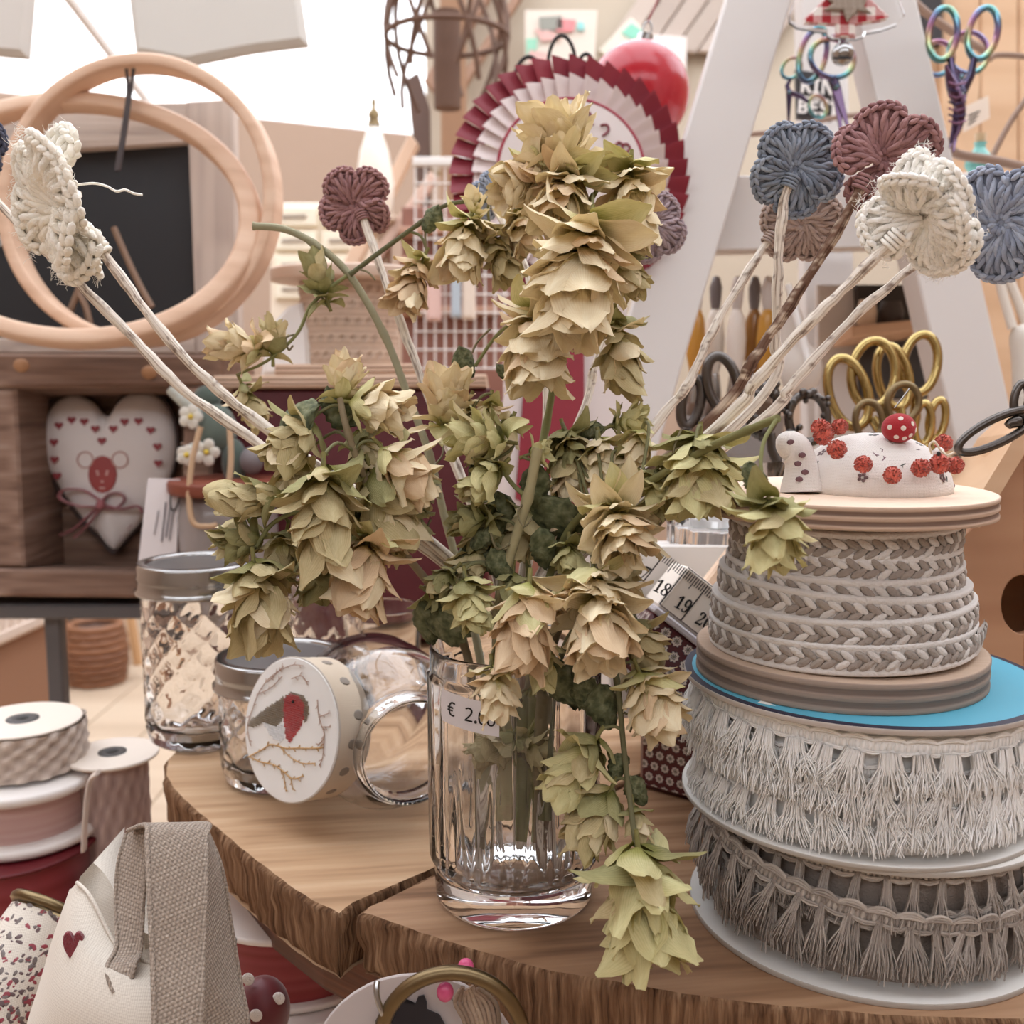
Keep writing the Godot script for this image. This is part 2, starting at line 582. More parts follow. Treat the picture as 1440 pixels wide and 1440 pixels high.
func build_table() -> void:
	# a round table of thick sawn planks; the planks end unevenly at its rough edge
	var t := thing("round_table", "rough round wooden table of thick sawn planks with a dark fibrous edge", "table")
	var rear := PackedVector2Array()
	for p in [[-0.076, -0.478], [-0.083, -0.466], [-0.1, -0.479], [-0.116, -0.4957], [-0.142, -0.526], [-0.171, -0.5623], [-0.195, -0.592], [-0.2142, -0.6188], [-0.227, -0.642], [-0.2339, -0.667], [-0.236, -0.72], [-0.226, -0.80], [-0.19, -0.90], [-0.12, -0.99], [0.0, -1.05], [0.14, -1.07], [0.3, -1.03], [0.1, -0.66], [-0.012, -0.540]]:
		rear.append(Vector2(p[0], -p[1]))
	var front := PackedVector2Array()
	for p in [[-0.010, -0.538], [-0.0443, -0.504], [-0.071, -0.4755], [-0.074, -0.468], [-0.0326, -0.4425], [0.0123, -0.419], [0.071, -0.401], [0.0989, -0.3945], [0.15, -0.386], [0.2049, -0.3835], [0.28, -0.392], [0.37, -0.43], [0.46, -0.51], [0.52, -0.62], [0.52, -0.76], [0.45, -0.90], [0.30, -1.028], [0.103, -0.66]]:
		front.append(Vector2(p[0], -p[1]))
	var low := PackedVector2Array()
	for v in rear:
		low.append(v)
	plank(t, rear, 0.034, 0.0, 5)
	plank(t, front, 0.031, 0.0, 9)
	# the darker boards under the planks, and the leg
	var lowp := PackedVector2Array()
	for k in 40:
		var a := TAU * k / 40
		lowp.append(Vector2(0.14 + cos(a) * 0.34, 0.735 + sin(a) * 0.315))
	var lo := MB.new()
	lo.xf = Transform3D(Basis(Vector3.RIGHT, -PI / 2), Vector3(0, TOP - 0.052, 0))
	lo.prism(lowp, 0.034, 0.002, 4.0)
	part(lo, "underframe", mats["apron wood"], t)
	var leg := MB.new()
	leg.xf = Transform3D(Basis(), Vector3(0.14, 0, -0.735))
	leg.lathe([Vector2(0.0, 0), Vector2(0.2, 0), Vector2(0.2, 0.03), Vector2(0.07, 0.07), Vector2(0.05, 0.2), Vector2(0.06, 0.45), Vector2(0.05, 0.62), Vector2(0.12, 0.731), Vector2(0, 0.731)], 28)
	part(leg, "pedestal", mats["apron wood"], t)

# poly in (x, -z); the top face is bevelled and the side is rough
func plank(t: Node3D, poly: PackedVector2Array, thick: float, drop: float, seed_: int) -> void:
	var n := FastNoiseLite.new()
	n.seed = seed_
	n.frequency = 60.0
	var pts := PackedVector2Array()                      # subdivide
	for k in poly.size():
		var a := poly[k]
		var b := poly[(k + 1) % poly.size()]
		var m := maxi(1, int(a.distance_to(b) / 0.006))
		for s in m:
			pts.append(a.lerp(b, float(s) / m))
	var c := Vector2.ZERO
	for p in pts:
		c += p / pts.size()
	var ring0 := PackedVector3Array()
	var rows := 7
	var hs := [0.0, -0.0012, -0.005, -0.012, -0.02, -0.028, -thick]
	var ins := [0.0022, 0.0004, 0.0, 0.0006, 0.0012, 0.002, 0.004]
	var N := pts.size()
	var side := MB.new()
	var grid := PackedVector3Array()
	var top := PackedVector2Array()
	for j in rows:
		for i in N + 1:
			var p := pts[i % N]
			var d := (pts[(i + 1) % N] - pts[(i + N - 1) % N]).normalized()
			var out := Vector2(d.y, -d.x)
			if Geometry2D.is_polygon_clockwise(pts):
				out = -out
			var w: float = n.get_noise_2d(p.x + j * 0.012, p.y) * 0.0034 + n.get_noise_2d(p.x * 3.0 + 7.0, p.y * 3.0 + j * 0.002) * 0.0020
			if j == 0:
				w = n.get_noise_2d(p.x * 2.0, p.y * 2.0) * 0.0008
			var s: Vector2 = p + out * (w - ins[j])
			if j == 0 and i < N:
				top.append(s)
			grid.append(Vector3(s.x, TOP - drop + hs[j], -s.y))
	# upward rows: last row first
	var up := PackedVector3Array()
	var cw := Geometry2D.is_polygon_clockwise(pts)
	for j in range(rows - 1, -1, -1):
		for i in N + 1:
			up.append(grid[j * (N + 1) + (N - i if cw else i)])
	side.grid(up, N + 1, rows, true, N * 0.006 * 6.0, 0.2)
	# streaks down the side: swap u and v
	for k in side.U.size():
		side.U[k] = Vector2(side.U[k].y * 1.2, side.U[k].x * 1.3)
	part(side, "sawn_edge", mats["table edge"], t, "rough fibrous sawn plank edge")
	var face := MB.new()
	var tri := Geometry2D.triangulate_polygon(top)
	for p in top:
		face.v(Vector3(p.x, TOP - drop, -p.y), Vector2(p.x * 0.9 + p.y * 0.12, p.y - p.x * 0.14) * 4.0 + Vector2(seed_ * 0.37, seed_ * 0.21))
	for k in range(0, tri.size(), 3):
		var p0 := top[tri[k]]
		if (top[tri[k + 1]] - p0).cross(top[tri[k + 2]] - p0) > 0:
			face.t(tri[k], tri[k + 1], tri[k + 2])
		else:
			face.t(tri[k], tri[k + 2], tri[k + 1])
	var base := face.P.size()
	for p in top:
		face.v(Vector3(p.x, TOP - drop - thick, -p.y))
	for k in range(0, tri.size(), 3):
		var p0 := top[tri[k]]
		if (top[tri[k + 1]] - p0).cross(top[tri[k + 2]] - p0) > 0:
			face.t(base + tri[k], base + tri[k + 2], base + tri[k + 1])
		else:
			face.t(base + tri[k], base + tri[k + 1], base + tri[k + 2])
	part(face, "plank", mats["table wood" if seed_ == 5 else "front plank wood"], t)
const SX := 0.165
const SZ := -0.475
const WIDER := 1.03

func disc_profile(r: float, hole: float, y0: float, y1: float, e := 0.0004) -> Array:
	return [Vector2(hole, y0), Vector2(r - e, y0), Vector2(r - e, y0), Vector2(r, y0 + e), Vector2(r, y1 - e), Vector2(r - e, y1), Vector2(r - e, y1), Vector2(hole, y1), Vector2(hole, y1), Vector2(hole, y0)]

func tassel_shapes(count: int, fibres: int, len: float, top: float, spread: float, out: float, rad: float, messy: float, c0: Color, c1: Color, seed_: int, knot := false) -> Array:
	var made := []
	var r := RandomNumberGenerator.new()
	r.seed = seed_
	for k in count:
		var b := MB.new()
		if knot:
			b.paint(c0)
			b.ball(Vector3(0, -0.001, 0), Vector3(top * 1.3, 0.0026, top * 0.9), 8, 5)
		for f in fibres:
			var u := (f + r.randf()) / fibres * 2.0 - 1.0
			var L := len * r.randf_range(0.82, 1.08)
			var p0 := Vector3(u * top, 0, r.randf_range(-0.3, 1.0) * top * 0.6)
			var p3 := Vector3(u * spread + r.randf_range(-messy, messy), -L, out * r.randf_range(0.2, 1.3) + r.randf_range(-messy, messy) * 0.5)
			var p1 := p0 + Vector3(u * spread * 0.12, -L * 0.35, out * 0.35)
			var p2 := p0.lerp(p3, 0.7) + Vector3(r.randf_range(-messy, messy) * 0.4, 0, out * 0.25)
			b.paint(c0.lerp(c1, r.randf()))
			b.tube(PackedVector3Array([p0, p1, p2, p3]), PackedFloat32Array([rad, rad, rad * 0.9, rad * 0.7]), 3, false)
		made.append(b.mesh())
	return made

# one turn of a tasselled trim round a spool: braid with loops of cord, a tassel under each
func fringe_turn(s: Node3D, y: float, R: float, tilt: Vector3, n: int, head: float, shapes: Array, m: Material, c0: Color, c1: Color, cords: int, cord_r: float) -> void:
	var w := Transform3D(Basis.from_euler(tilt), Vector3(0, y, 0))
	var braid := MB.new()
	braid.xf = w
	braid.paint(c0.lerp(c1, 0.4))
	braid.lathe([Vector2(R - 0.003, -head), Vector2(R - 0.0003, -head), Vector2(R, -head * 0.8), Vector2(R, -head * 0.2), Vector2(R - 0.0006, 0), Vector2(R - 0.003, 0)], 72)
	for k in n:
		var a0 := TAU * k / n
		var da := TAU / n
		for c in cords:                                  # loops of cord over the upper edge
			var path := PackedVector3Array()
			for i in 7:
				var f := float(i) / 6
				var a := a0 + da * lerpf(-0.06 - 0.02 * c, 1.06 + 0.02 * c, f)
				var hgt := sin(PI * f) * (0.0012 + cord_r * 1.7 * c) - head * 0.42
				var rr := R + cord_r * (0.8 + 0.7 * sin(PI * f))
				path.append(Vector3(rr * cos(a), hgt + head * 0.3, -rr * sin(a)))
			braid.paint(c0.lerp(c1, rng.randf_range(0.2, 1.0)))
			braid.tube(path, cord_r, 4, false)
		for c in 2:                                      # and smaller ones hanging from the lower edge
			var path := PackedVector3Array()
			for i in 5:
				var f := float(i) / 4
				var a := a0 + da * lerpf(0.45, 1.55, f)
				var rr := R + cord_r * (0.3 + 0.9 * sin(PI * f))
				path.append(Vector3(rr * cos(a), -head * 0.75 - sin(PI * f) * (0.0008 + cord_r * 1.5 * c), -rr * sin(a)))
			braid.paint(c0.lerp(c1, rng.randf_range(0.2, 1.0)))
			braid.tube(path, cord_r * 0.9, 4, false)
		for c in 5:                                      # wrapped threads of the braid
			var a := a0 + da * (c + 0.5) / 5
			braid.paint(c0.lerp(c1, rng.randf()))
			braid.ball(Vector3(R * cos(a), -head * 0.55, -R * sin(a)), Vector3(0.0009, head * 0.38, R * da / 11), 5, 4, Basis(Vector3.UP, a))
	part(braid, "gimp_braid", m, s)
	for k in n:
		var a := TAU * (k + 0.5) / n + rng.randf_range(-0.012, 0.012)
		var t := MeshInstance3D.new()
		t.name = "tassel"
		t.mesh = shapes[rng.randi() % shapes.size()]
		t.material_override = m
		var out := Vector3(cos(a), 0, -sin(a))
		t.transform = w * Transform3D(facing(out).rotated(out, rng.randf_range(-0.24, 0.24)), out * (R + 0.0004) + Vector3(0, -head * 0.8, 0))
		s.add_child(t, true)

func build_spools() -> void:
	var white := rgb(226, 222, 216)
	var kraft := rgb(176, 168, 158)
	# the lowest spool: taupe tassels
	var s := thing("ribbon_spool", "white cardboard spool of taupe tassel trim at the bottom of the stack", "spool", Vector3(SX + 0.007, TOP, SZ), "", Basis.from_scale(Vector3(WIDER, 1, WIDER)))
	for y in [[0.0, 0.0026, 0.0815, "lower_disc"], [0.0560, 0.0583, 0.0795, "upper_disc"]]:
		var b := MB.new()
		var pr := disc_profile(y[2], 0.012, y[0], y[1])
		var cs := []
		for k in pr.size():
			cs.append(kraft if k in [2, 3, 4, 5] else white)
		b.lathe(pr, 72, 1, 1, cs)
		part(b, y[3], mats["white card edge"], s)
	var core := MB.new()
	core.paint(rgb(150, 138, 128))
	core.lathe([Vector2(0.067, 0.0026), Vector2(0.067, 0.0562)], 48)
	part(core, "core", mats["cotton"], s)
	var ta := rgb(150, 140, 132)
	var tb := rgb(204, 195, 186)
	var shapes := tassel_shapes(5, 30, 0.0222, 0.0013, 0.0046, 0.0040, 0.00046, 0.0012, ta, tb, 5, true)
	fringe_turn(s, 0.0555, 0.0705, Vector3(0.0, 0, 0), 40, 0.006, shapes, mats["cotton"], ta, tb, 3, 0.00075)
	fringe_turn(s, 0.0370, 0.0725, Vector3(0.02, 0, 0.03), 40, 0.006, shapes, mats["cotton"], ta.darkened(0.1), tb.darkened(0.05), 3, 0.00075)
	fringe_turn(s, 0.0445, 0.0755, Vector3(0.12, 0, -0.10), 43, 0.006, shapes, mats["cotton"], ta, tb, 3, 0.00075)
	# the middle spool: white fringe, blue label on its upper disc
	s = thing("ribbon_spool", "white cardboard spool of fluffy white fringe with a blue label on top", "spool", Vector3(SX, TOP + 0.0584, SZ), "", Basis.from_scale(Vector3(WIDER, 1, WIDER)))
	var b := MB.new()
	var pr := disc_profile(0.0797, 0.012, 0.0, 0.0022)
	var cs := []
	for k in pr.size():
		cs.append(kraft if k in [2, 3, 4] else white)
	b.lathe(pr, 72, 1, 1, cs)
	part(b, "lower_disc", mats["white card edge"], s)
	b = MB.new()
	pr = disc_profile(0.0798, 0.012, 0.0572, 0.0597)
	cs = []
	for k in pr.size():
		cs.append(rgb(188, 176, 166) if k in [2, 3, 4] else white)
	b.lathe(pr, 72, 1, 1, cs)
	part(b, "upper_disc", mats["white card edge"], s)
	b = MB.new()
	var navy := rgb(46, 42, 58)
	var blue := rgb(88, 166, 190)
	b.lathe([Vector2(0.0796, 0.0598), Vector2(0.0792, 0.0600), Vector2(0.0762, 0.0600), Vector2(0.0762, 0.06001), Vector2(0.02, 0.06001)], 72, 1, 1, [navy, navy, navy, blue, blue])
	part(b, "printed_label", mats["paint"], s, "sky blue printed label with a navy border")
	for mk in [[-2.42, 0.0725, 0.004, rgb(238, 236, 230)], [-0.35, 0.0715, 0.005, rgb(206, 60, 52)], [-0.28, 0.0735, 0.003, rgb(238, 236, 230)]]:
		b = MB.new()
		b.paint(mk[3])
		var a: float = mk[0]
		b.xf = Transform3D(Basis(Vector3.UP, a) * Basis(Vector3.RIGHT, -PI / 2), Vector3(cos(a) * mk[1], 0.06015, -sin(a) * mk[1]))
		b.prism(PackedVector2Array([Vector2(-mk[2] * 0.5, -mk[2]), Vector2(mk[2] * 0.5, -mk[2] * 0.8), Vector2(0, mk[2])]), 0.0002)
		part(b, "printed_mark", mats["paint"], s)
	core = MB.new()
	core.paint(rgb(252, 250, 246))
	core.lathe([Vector2(0.069, 0.002), Vector2(0.0703, 0.03), Vector2(0.069, 0.0574)], 48)
	part(core, "core", mats["white fringe"], s)
	var wa := rgb(246, 243, 238)
	var wb := rgb(255, 253, 250)
	shapes = tassel_shapes(6, 60, 0.0172, 0.0036, 0.0092, 0.0042, 0.00040, 0.0028, wa, wb, 6)
	fringe_turn(s, 0.0245, 0.0715, Vector3(-0.05, 0, 0.03), 38, 0.006, shapes, mats["white fringe"], wa, wb, 2, 0.0006)
	fringe_turn(s, 0.0400, 0.0718, Vector3(0.04, 0.3, -0.08), 38, 0.006, shapes, mats["white fringe"], wa, wb, 2, 0.0006)
	fringe_turn(s, 0.0540, 0.0732, Vector3(0.02, 0, -0.03), 38, 0.006, shapes, mats["white fringe"], wa, wb, 2, 0.0006)
	# the upper spool: plywood discs, braided trim
	s = thing("ribbon_spool", "plywood spool wound with grey and white braided trim on top of the stack", "spool", Vector3(SX - 0.0108, TOP + 0.1184, SZ), "", Basis.from_scale(Vector3(0.963, 1, 0.963)))
	var dark := rgb(128, 104, 90)
	var pale := rgb(196, 168, 146)
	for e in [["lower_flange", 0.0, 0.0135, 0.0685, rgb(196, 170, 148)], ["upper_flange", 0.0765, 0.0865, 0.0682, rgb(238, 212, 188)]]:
		b = MB.new()
		var prof := [Vector2(0.008, e[1]), Vector2(e[3] - 0.001, e[1])]
		cs = [pale, pale]
		for k in 5:                                      # the plies show at the edge
			var ya := lerpf(e[1], e[2], k / 5.0)
			var yb := lerpf(e[1], e[2], (k + 1) / 5.0)
			var rr: float = e[3] - (0.0006 if k % 2 else 0.0)
			prof.append_array([Vector2(rr, ya + 0.0003), Vector2(rr, yb - 0.0003)])
			var cc: Color = dark if k % 2 else pale
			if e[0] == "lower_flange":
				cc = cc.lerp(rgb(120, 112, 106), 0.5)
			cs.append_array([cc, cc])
		prof.append_array([Vector2(e[3] - 0.001, e[2]), Vector2(e[3] - 0.001, e[2]), Vector2(0.008, e[2]), Vector2(0.008, e[2]), Vector2(0.008, e[1])])
		cs.append_array([e[4], e[4], e[4], dark, dark])
		b.lathe(prof, 72, 1, 1, cs)
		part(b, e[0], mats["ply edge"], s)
	core = MB.new()
	core.paint(rgb(168, 160, 152))
	core.lathe([Vector2(0.05, 0.0135), Vector2(0.05, 0.0765)], 40)
	part(core, "core", mats["cotton"], s)
	var turns := [[0.0680, 0.0535, 0.02, 0.4], [0.0575, 0.0535, -0.03, 1.0], [0.0500, 0.0550, 0.05, 0.2], [0.0425, 0.0585, -0.045, 2.4], [0.0330, 0.0612, 0.04, 0.9], [0.0215, 0.0622, 0.025, 1.6]]
	for k in turns.size():
		var tu: Array = turns[k]
		var ax := Vector3(cos(tu[3]), 0, sin(tu[3]))
		braid_turn(s, Transform3D(Basis(ax, tu[2]), Vector3(0, tu[0], 0)), tu[1], 0.0135)
	# its loose end, standing off the flange at the right
	var e := MB.new()
	e.paint(rgb(206, 200, 194))
	var A := PackedVector3Array()
	for k in 9:
		var f := k / 8.0
		var a := -0.6 + 0.62 * f
		var r := lerpf(0.0625, 0.0715, f * f)
		var c := Vector3(r * cos(a), lerpf(0.0225, 0.0215, f), -r * sin(a))
		var half := lerpf(0.0062, 0.0035, f * f)
		A.append(c - Vector3(0, half, 0))
	for k in 9:
		A.append(A[k] + Vector3(0, 2.0 * lerpf(0.0062, 0.0035, pow(k / 8.0, 2)), 0))
	e.grid(A, 9, 2)
	for k in 7:
		e.paint(rgb(150, 138, 128) if k % 2 else rgb(208, 202, 196))
		var c := (A[k + 1] + A[k + 10]) / 2
		e.ball(c, Vector3(0.0012, 0.0042, 0.0026), 6, 4, Basis(Vector3.UP, -0.6 + 0.078 * (k + 1)) * Basis(Vector3.RIGHT, 0.5))
	part(e, "loose_ribbon_end", mats["cotton"], s)

func braid_turn(s: Node3D, w: Transform3D, R: float, h: float) -> void:
	var edge := MB.new()
	edge.xf = w
	edge.paint(rgb(224, 219, 214))
	edge.lathe([Vector2(R - 0.004, -h / 2), Vector2(R - 0.0006, -h / 2), Vector2(R + 0.0003, -h / 2 + 0.0008), Vector2(R, -h / 2 + 0.0022), Vector2(R - 0.0008, -h / 2 + 0.003), Vector2(R - 0.0008, h / 2 - 0.003), Vector2(R, h / 2 - 0.0022), Vector2(R + 0.0003, h / 2 - 0.0008), Vector2(R - 0.0006, h / 2), Vector2(R - 0.004, h / 2)], 72)
	part(edge, "ribbon", mats["cotton"], s)
	var st := MB.new()
	st.xf = w
	var n := int(TAU * R / 0.0054)
	for k in n:
		for row: float in [-1.0, 1.0]:
			var a := TAU * (k + 0.25 * row) / n + rng.randf_range(-0.008, 0.008)
			var c := rgb(156, 145, 136) if k % 2 == 0 else rgb(224, 219, 214)
			if row < 0 and k % 4 == 1:
				c = rgb(164, 152, 142)
			st.paint(c.lerp(rgb(176, 164, 154), rng.randf() * 0.3))
			var lean: float = (1.02 + rng.randf_range(-0.12, 0.12)) * row
			st.ball(Vector3((R - 0.0002) * cos(a), row * h * 0.135, -(R - 0.0002) * sin(a)), Vector3(0.0011, h * 0.29, 0.0018), 7, 5, Basis(Vector3.UP, a) * Basis(Vector3.RIGHT, lean))
	part(st, "braid_stitches", mats["cotton"], s)
const GX := 0.001
const GZ := -0.4884
const GR := 0.0425

func build_glass_and_flowers() -> void:
	var g := thing("glass_tumbler", "clear pressed glass tumbler with long cut points holding the dried hops", "glass", Vector3(GX, TOP, GZ))
	var H := 0.1285
	var b := MB.new()
	var pts := PackedVector3Array()
	var W := 168
	var hs := [0.0008, 0.003, 0.010, 0.016, 0.020, 0.023, 0.024]
	for k in 26:
		hs.append(0.026 + 0.0875 * k / 25.0)
	hs.append_array([0.1150, 0.1165, 0.1185, 0.1265, 0.128, H])
	var flutes := 14
	for y: float in hs:
		for i in W + 1:
			var a := TAU * i / W
			var r := GR
			if y < 0.0195:
				r = GR - 0.0038 + 0.0008 * smoothstep(0.0, 0.006, y)
				if y < 0.002:
					r -= 0.0012
			elif y < 0.0255:
				r = lerpf(GR - 0.0032, GR, smoothstep(0.0195, 0.0245, y))
			if y >= 0.024 and y < 0.1155:
				var u := fposmod(a / TAU * flutes, 1.0)
				var edge := absf(u - 0.5) * 2.0               # 1 at the rib, 0 in the flute
				var f := sqrt(maxf(0.0, 1.0 - pow(1.0 - edge, 2.0)))
				r -= 0.0011 * (1.0 - f)
				var v := 1.0 - (y - 0.026) / 0.055        # pointed cuts rising from the foot
				if v > 0:
					var near := 1.0 - edge
					r -= 0.0016 * smoothstep(0.0, 0.25, v * 0.62 - near)
			elif y >= 0.1155:
				r = GR - 0.0014
				if y > 0.1275:
					r -= 0.0006 * (y - 0.1275) / 0.001
			pts.append(Vector3(r * cos(a), y, -r * sin(a)))
	# over the rim, down the inside, and the thick floor of the glass
	for q in [[GR - 0.0026, H], [GR - 0.0034, H - 0.0006], [GR - 0.0042, 0.118], [GR - 0.0062, 0.03], [GR - 0.0075, 0.021], [GR - 0.012, 0.0165], [0.012, 0.0145], [0.0, 0.0142]]:
		for i in W + 1:
			var a := TAU * i / W
			pts.append(Vector3(q[0] * cos(a), q[1], -q[0] * sin(a)))
	# the underside first
	var under := PackedVector3Array()
	for q in [[0.0, 0.0035], [0.02, 0.003], [0.031, 0.0012], [0.036, 0.0002]]:
		for i in W + 1:
			var a := TAU * i / W
			under.append(Vector3(q[0] * cos(a), q[1], -q[0] * sin(a)))
	under.append_array(pts)
	b.grid(under, W + 1, under.size() / (W + 1), true)
	part(b, "pressed_glass_body", mats["glass"], g)
	# price label
	var l := MB.new()
	var n := 14
	var lab := thing("price_label", "white price label stuck to the side of the glass tumbler", "label", Vector3(GX, TOP, GZ))
	var rows := [-1.0, -0.5, 0.0, 0.5, 1.0]
	var g0 := PackedVector3Array()
	for v in rows:
		for i in n + 1:
			var f := float(i) / n
			var notch: float = 0.0 if absf(v) > 0.9 else 0.03
			var a := deg_to_rad(lerpf(-141.0 - notch * 40.0, -99.0, f))
			var y: float = 0.1065 + v * 0.0076 - f * 0.0026
			g0.append(Vector3((GR + 0.0004) * cos(a), y, -(GR + 0.0004) * sin(a)))
	l.paint(rgb(226, 222, 226))
	l.grid(g0, n + 1, rows.size())
	part(l, "paper", mats["paint"], lab)
	var chars := ["€", "2", ".", "0", "0"]
	var angs := [-132.0, -118.5, -113.6, -109.4, -104.0]
	for k in 5:
		var a := deg_to_rad(angs[k])
		var out := Vector3(cos(a), 0, -sin(a))
		var f: float = (angs[k] + 141.0) / 41.0
		var o := lettering(chars[k], 0.0066, 0.0002, "Droid Sans Mono")
		var mi := part(o, "printed_character", mats["ink"], lab)
		mi.transform = Transform3D(facing(out) * Basis(Vector3.BACK, -0.06), out * (GR + 0.0006) + Vector3(0, 0.1065 - f * 0.0026, 0))
	# ---- crocheted flowers on whitewashed twigs
	var cream := [rgb(246, 238, 222), rgb(254, 250, 240)]
	var white := [rgb(250, 245, 234), rgb(255, 252, 246)]
	var blue := [rgb(122, 130, 144), rgb(160, 168, 180)]
	var sky := [rgb(136, 144, 162), rgb(176, 184, 200)]
	var mauve := [rgb(142, 102, 102), rgb(178, 136, 134)]
	var taupe := [rgb(164, 142, 132), rgb(196, 176, 166)]
	var lilac := [rgb(148, 128, 134), rgb(182, 164, 168)]
	var foot := Vector3(GX, TOP + 0.017, GZ)
	crochet_flower("cream crocheted flower on a whitewashed twig in front of the chalkboard", [[126, 330, .47], [185, 410, .475], [250, 492, .48], [320, 560, .49], [400, 622, .50], [560, 800, .515]], foot + Vector3(-0.014, 0, 0.006), Vector3(-0.74, -0.12, 0.68), 0.0362, cream, 3, 0.0027, 0.4, Vector2(-36, -42), 0.62)
	loose_thread(get_child(get_child_count() - 1) as Node3D, [[96, 262, .472], [130, 258, .468], [150, 262, .465], [164, 269, .465], [176, 267, .465], [188, 272, .466], [200, 274, .466]], cream[1])
	crochet_flower("dark blue crocheted flower at the left edge, its twig passing behind the cream flower", [[-42, 238, .50], [0, 288, .50], [100, 388, .50], [180, 468, .50], [262, 552, .505], [375, 632, .51], [560, 830, .52]], foot + Vector3(-0.018, 0, 0), Vector3(0.3, -0.3, 0.9), 0.019, [rgb(74, 76, 94), rgb(102, 106, 126)], 4, 0.0026, 0.3, Vector2(-6, -38), 1.0)
	crochet_flower("mauve crocheted flower on a straight pale twig beside the red rosette", [[507, 296, .56], [545, 405, .555], [600, 552, .55], [660, 740, .535]], foot + Vector3(0.0, 0, -0.012), Vector3(-0.15, -0.15, 1), 0.0215, mauve, 5, 0.0026, 0.2, Vector2(-6, -8), 1.0)
	crochet_flower("grey blue crocheted flower in front of the white ladder", [[1116, 246, .47], [1102, 285, .472], [1094, 380, .478], [1090, 470, .485], [1062, 570, .49], [960, 760, .50]], foot + Vector3(0.018, 0, 0.0), Vector3(-0.05, -0.15, 1), 0.0222, blue, 6, 0.0026, 0.25, Vector2(2, -8), 1.0)
	crochet_flower("dusky mauve crocheted flower on the dark peeling twig", [[1220, 246, .45], [1180, 320, .455], [1120, 415, .462], [1060, 505, .47], [1005, 585, .478], [900, 760, .495]], foot + Vector3(0.02, 0, 0.006), Vector3(-0.25, -0.1, 1), 0.0242, mauve, 7, 0.0028, 0.3, Vector2(24, -22), 0.95, rgb(150, 120, 106))
	crochet_flower("pale taupe crocheted flower hanging behind the grey blue one", [[1088, 328, .52], [1050, 385, .52], [1000, 470, .52], [965, 545, .52], [920, 600, .52], [850, 740, .52]], foot + Vector3(0.012, 0, -0.012), Vector3(-0.05, -0.35, 1), 0.0215, taupe, 8, 0.0025, 0.2, Vector2(38, -14), 1.0)
	crochet_flower("fluffy white crocheted flower at the right on the smooth twig", [[1268, 326, .42], [1205, 388, .43], [1130, 462, .44], [1060, 540, .452], [1020, 590, .46], [900, 770, .49]], foot + Vector3(0.024, 0, 0.01), Vector3(-0.88, -0.2, 0.5), 0.0272, white, 9, 0.0027, 0.45, Vector2(36, -26), 0.62)
	crochet_flower("light blue crocheted flower at the right edge behind the white one", [[1352, 322, .47], [1275, 382, .47], [1195, 452, .475], [1110, 545, .48], [1070, 592, .485], [940, 780, .50]], foot + Vector3(0.026, 0, 0.002), Vector3(-0.6, -0.15, 0.8), 0.0275, sky, 10, 0.0025, 0.3, Vector2(56, -8), 0.75)
	crochet_flower("lilac taupe crocheted flower half hidden behind the topmost hops", [[908, 322, .56], [872, 420, .555], [838, 510, .55], [822, 572, .545], [780, 740, .53]], foot + Vector3(0.008, 0, -0.014), Vector3(0.2, -0.1, 1), 0.0205, lilac, 11, 0.0026, 0.2, Vector2(6, -4), 1.0)
	crochet_flower("small blue crocheted flower peeping out behind the hops on the rosette", [[690, 282, .58], [738, 372, .57], [752, 450, .56], [768, 585, .55], [760, 760, .53]], foot + Vector3(0.004, 0, -0.02), Vector3(0, -0.3, 1), 0.0140, sky, 12, 0.0022, 0.2, Vector2(4, -6), 1.0)

func loose_thread(o: Node3D, pts: Array, c: Color) -> void:
	var b := inside(o)
	b.paint(c)
	b.tube(curve(ats(pts), 6), 0.0006, 5)
	part(b, "loose_thread", mats["cotton"], o)

func finer(rad: PackedFloat32Array, per: int) -> PackedFloat32Array:
	var out := PackedFloat32Array()
	for k in rad.size() - 1:
		for s in per:
			out.append(lerpf(rad[k], rad[k + 1], float(s) / per))
	out.append(rad[rad.size() - 1])
	return out

func lettering(s: String, high: float, deep := 0.0004, face := "Droid Serif", bold := false) -> TextMesh:
	var f := SystemFont.new()
	f.font_names = PackedStringArray([face])
	if bold:
		f.font_weight = 700
	var t := TextMesh.new()
	t.text = s
	t.font = f
	t.font_size = 64
	t.pixel_size = high / 46.0
	t.depth = deep
	t.curve_step = 2.0
	return t

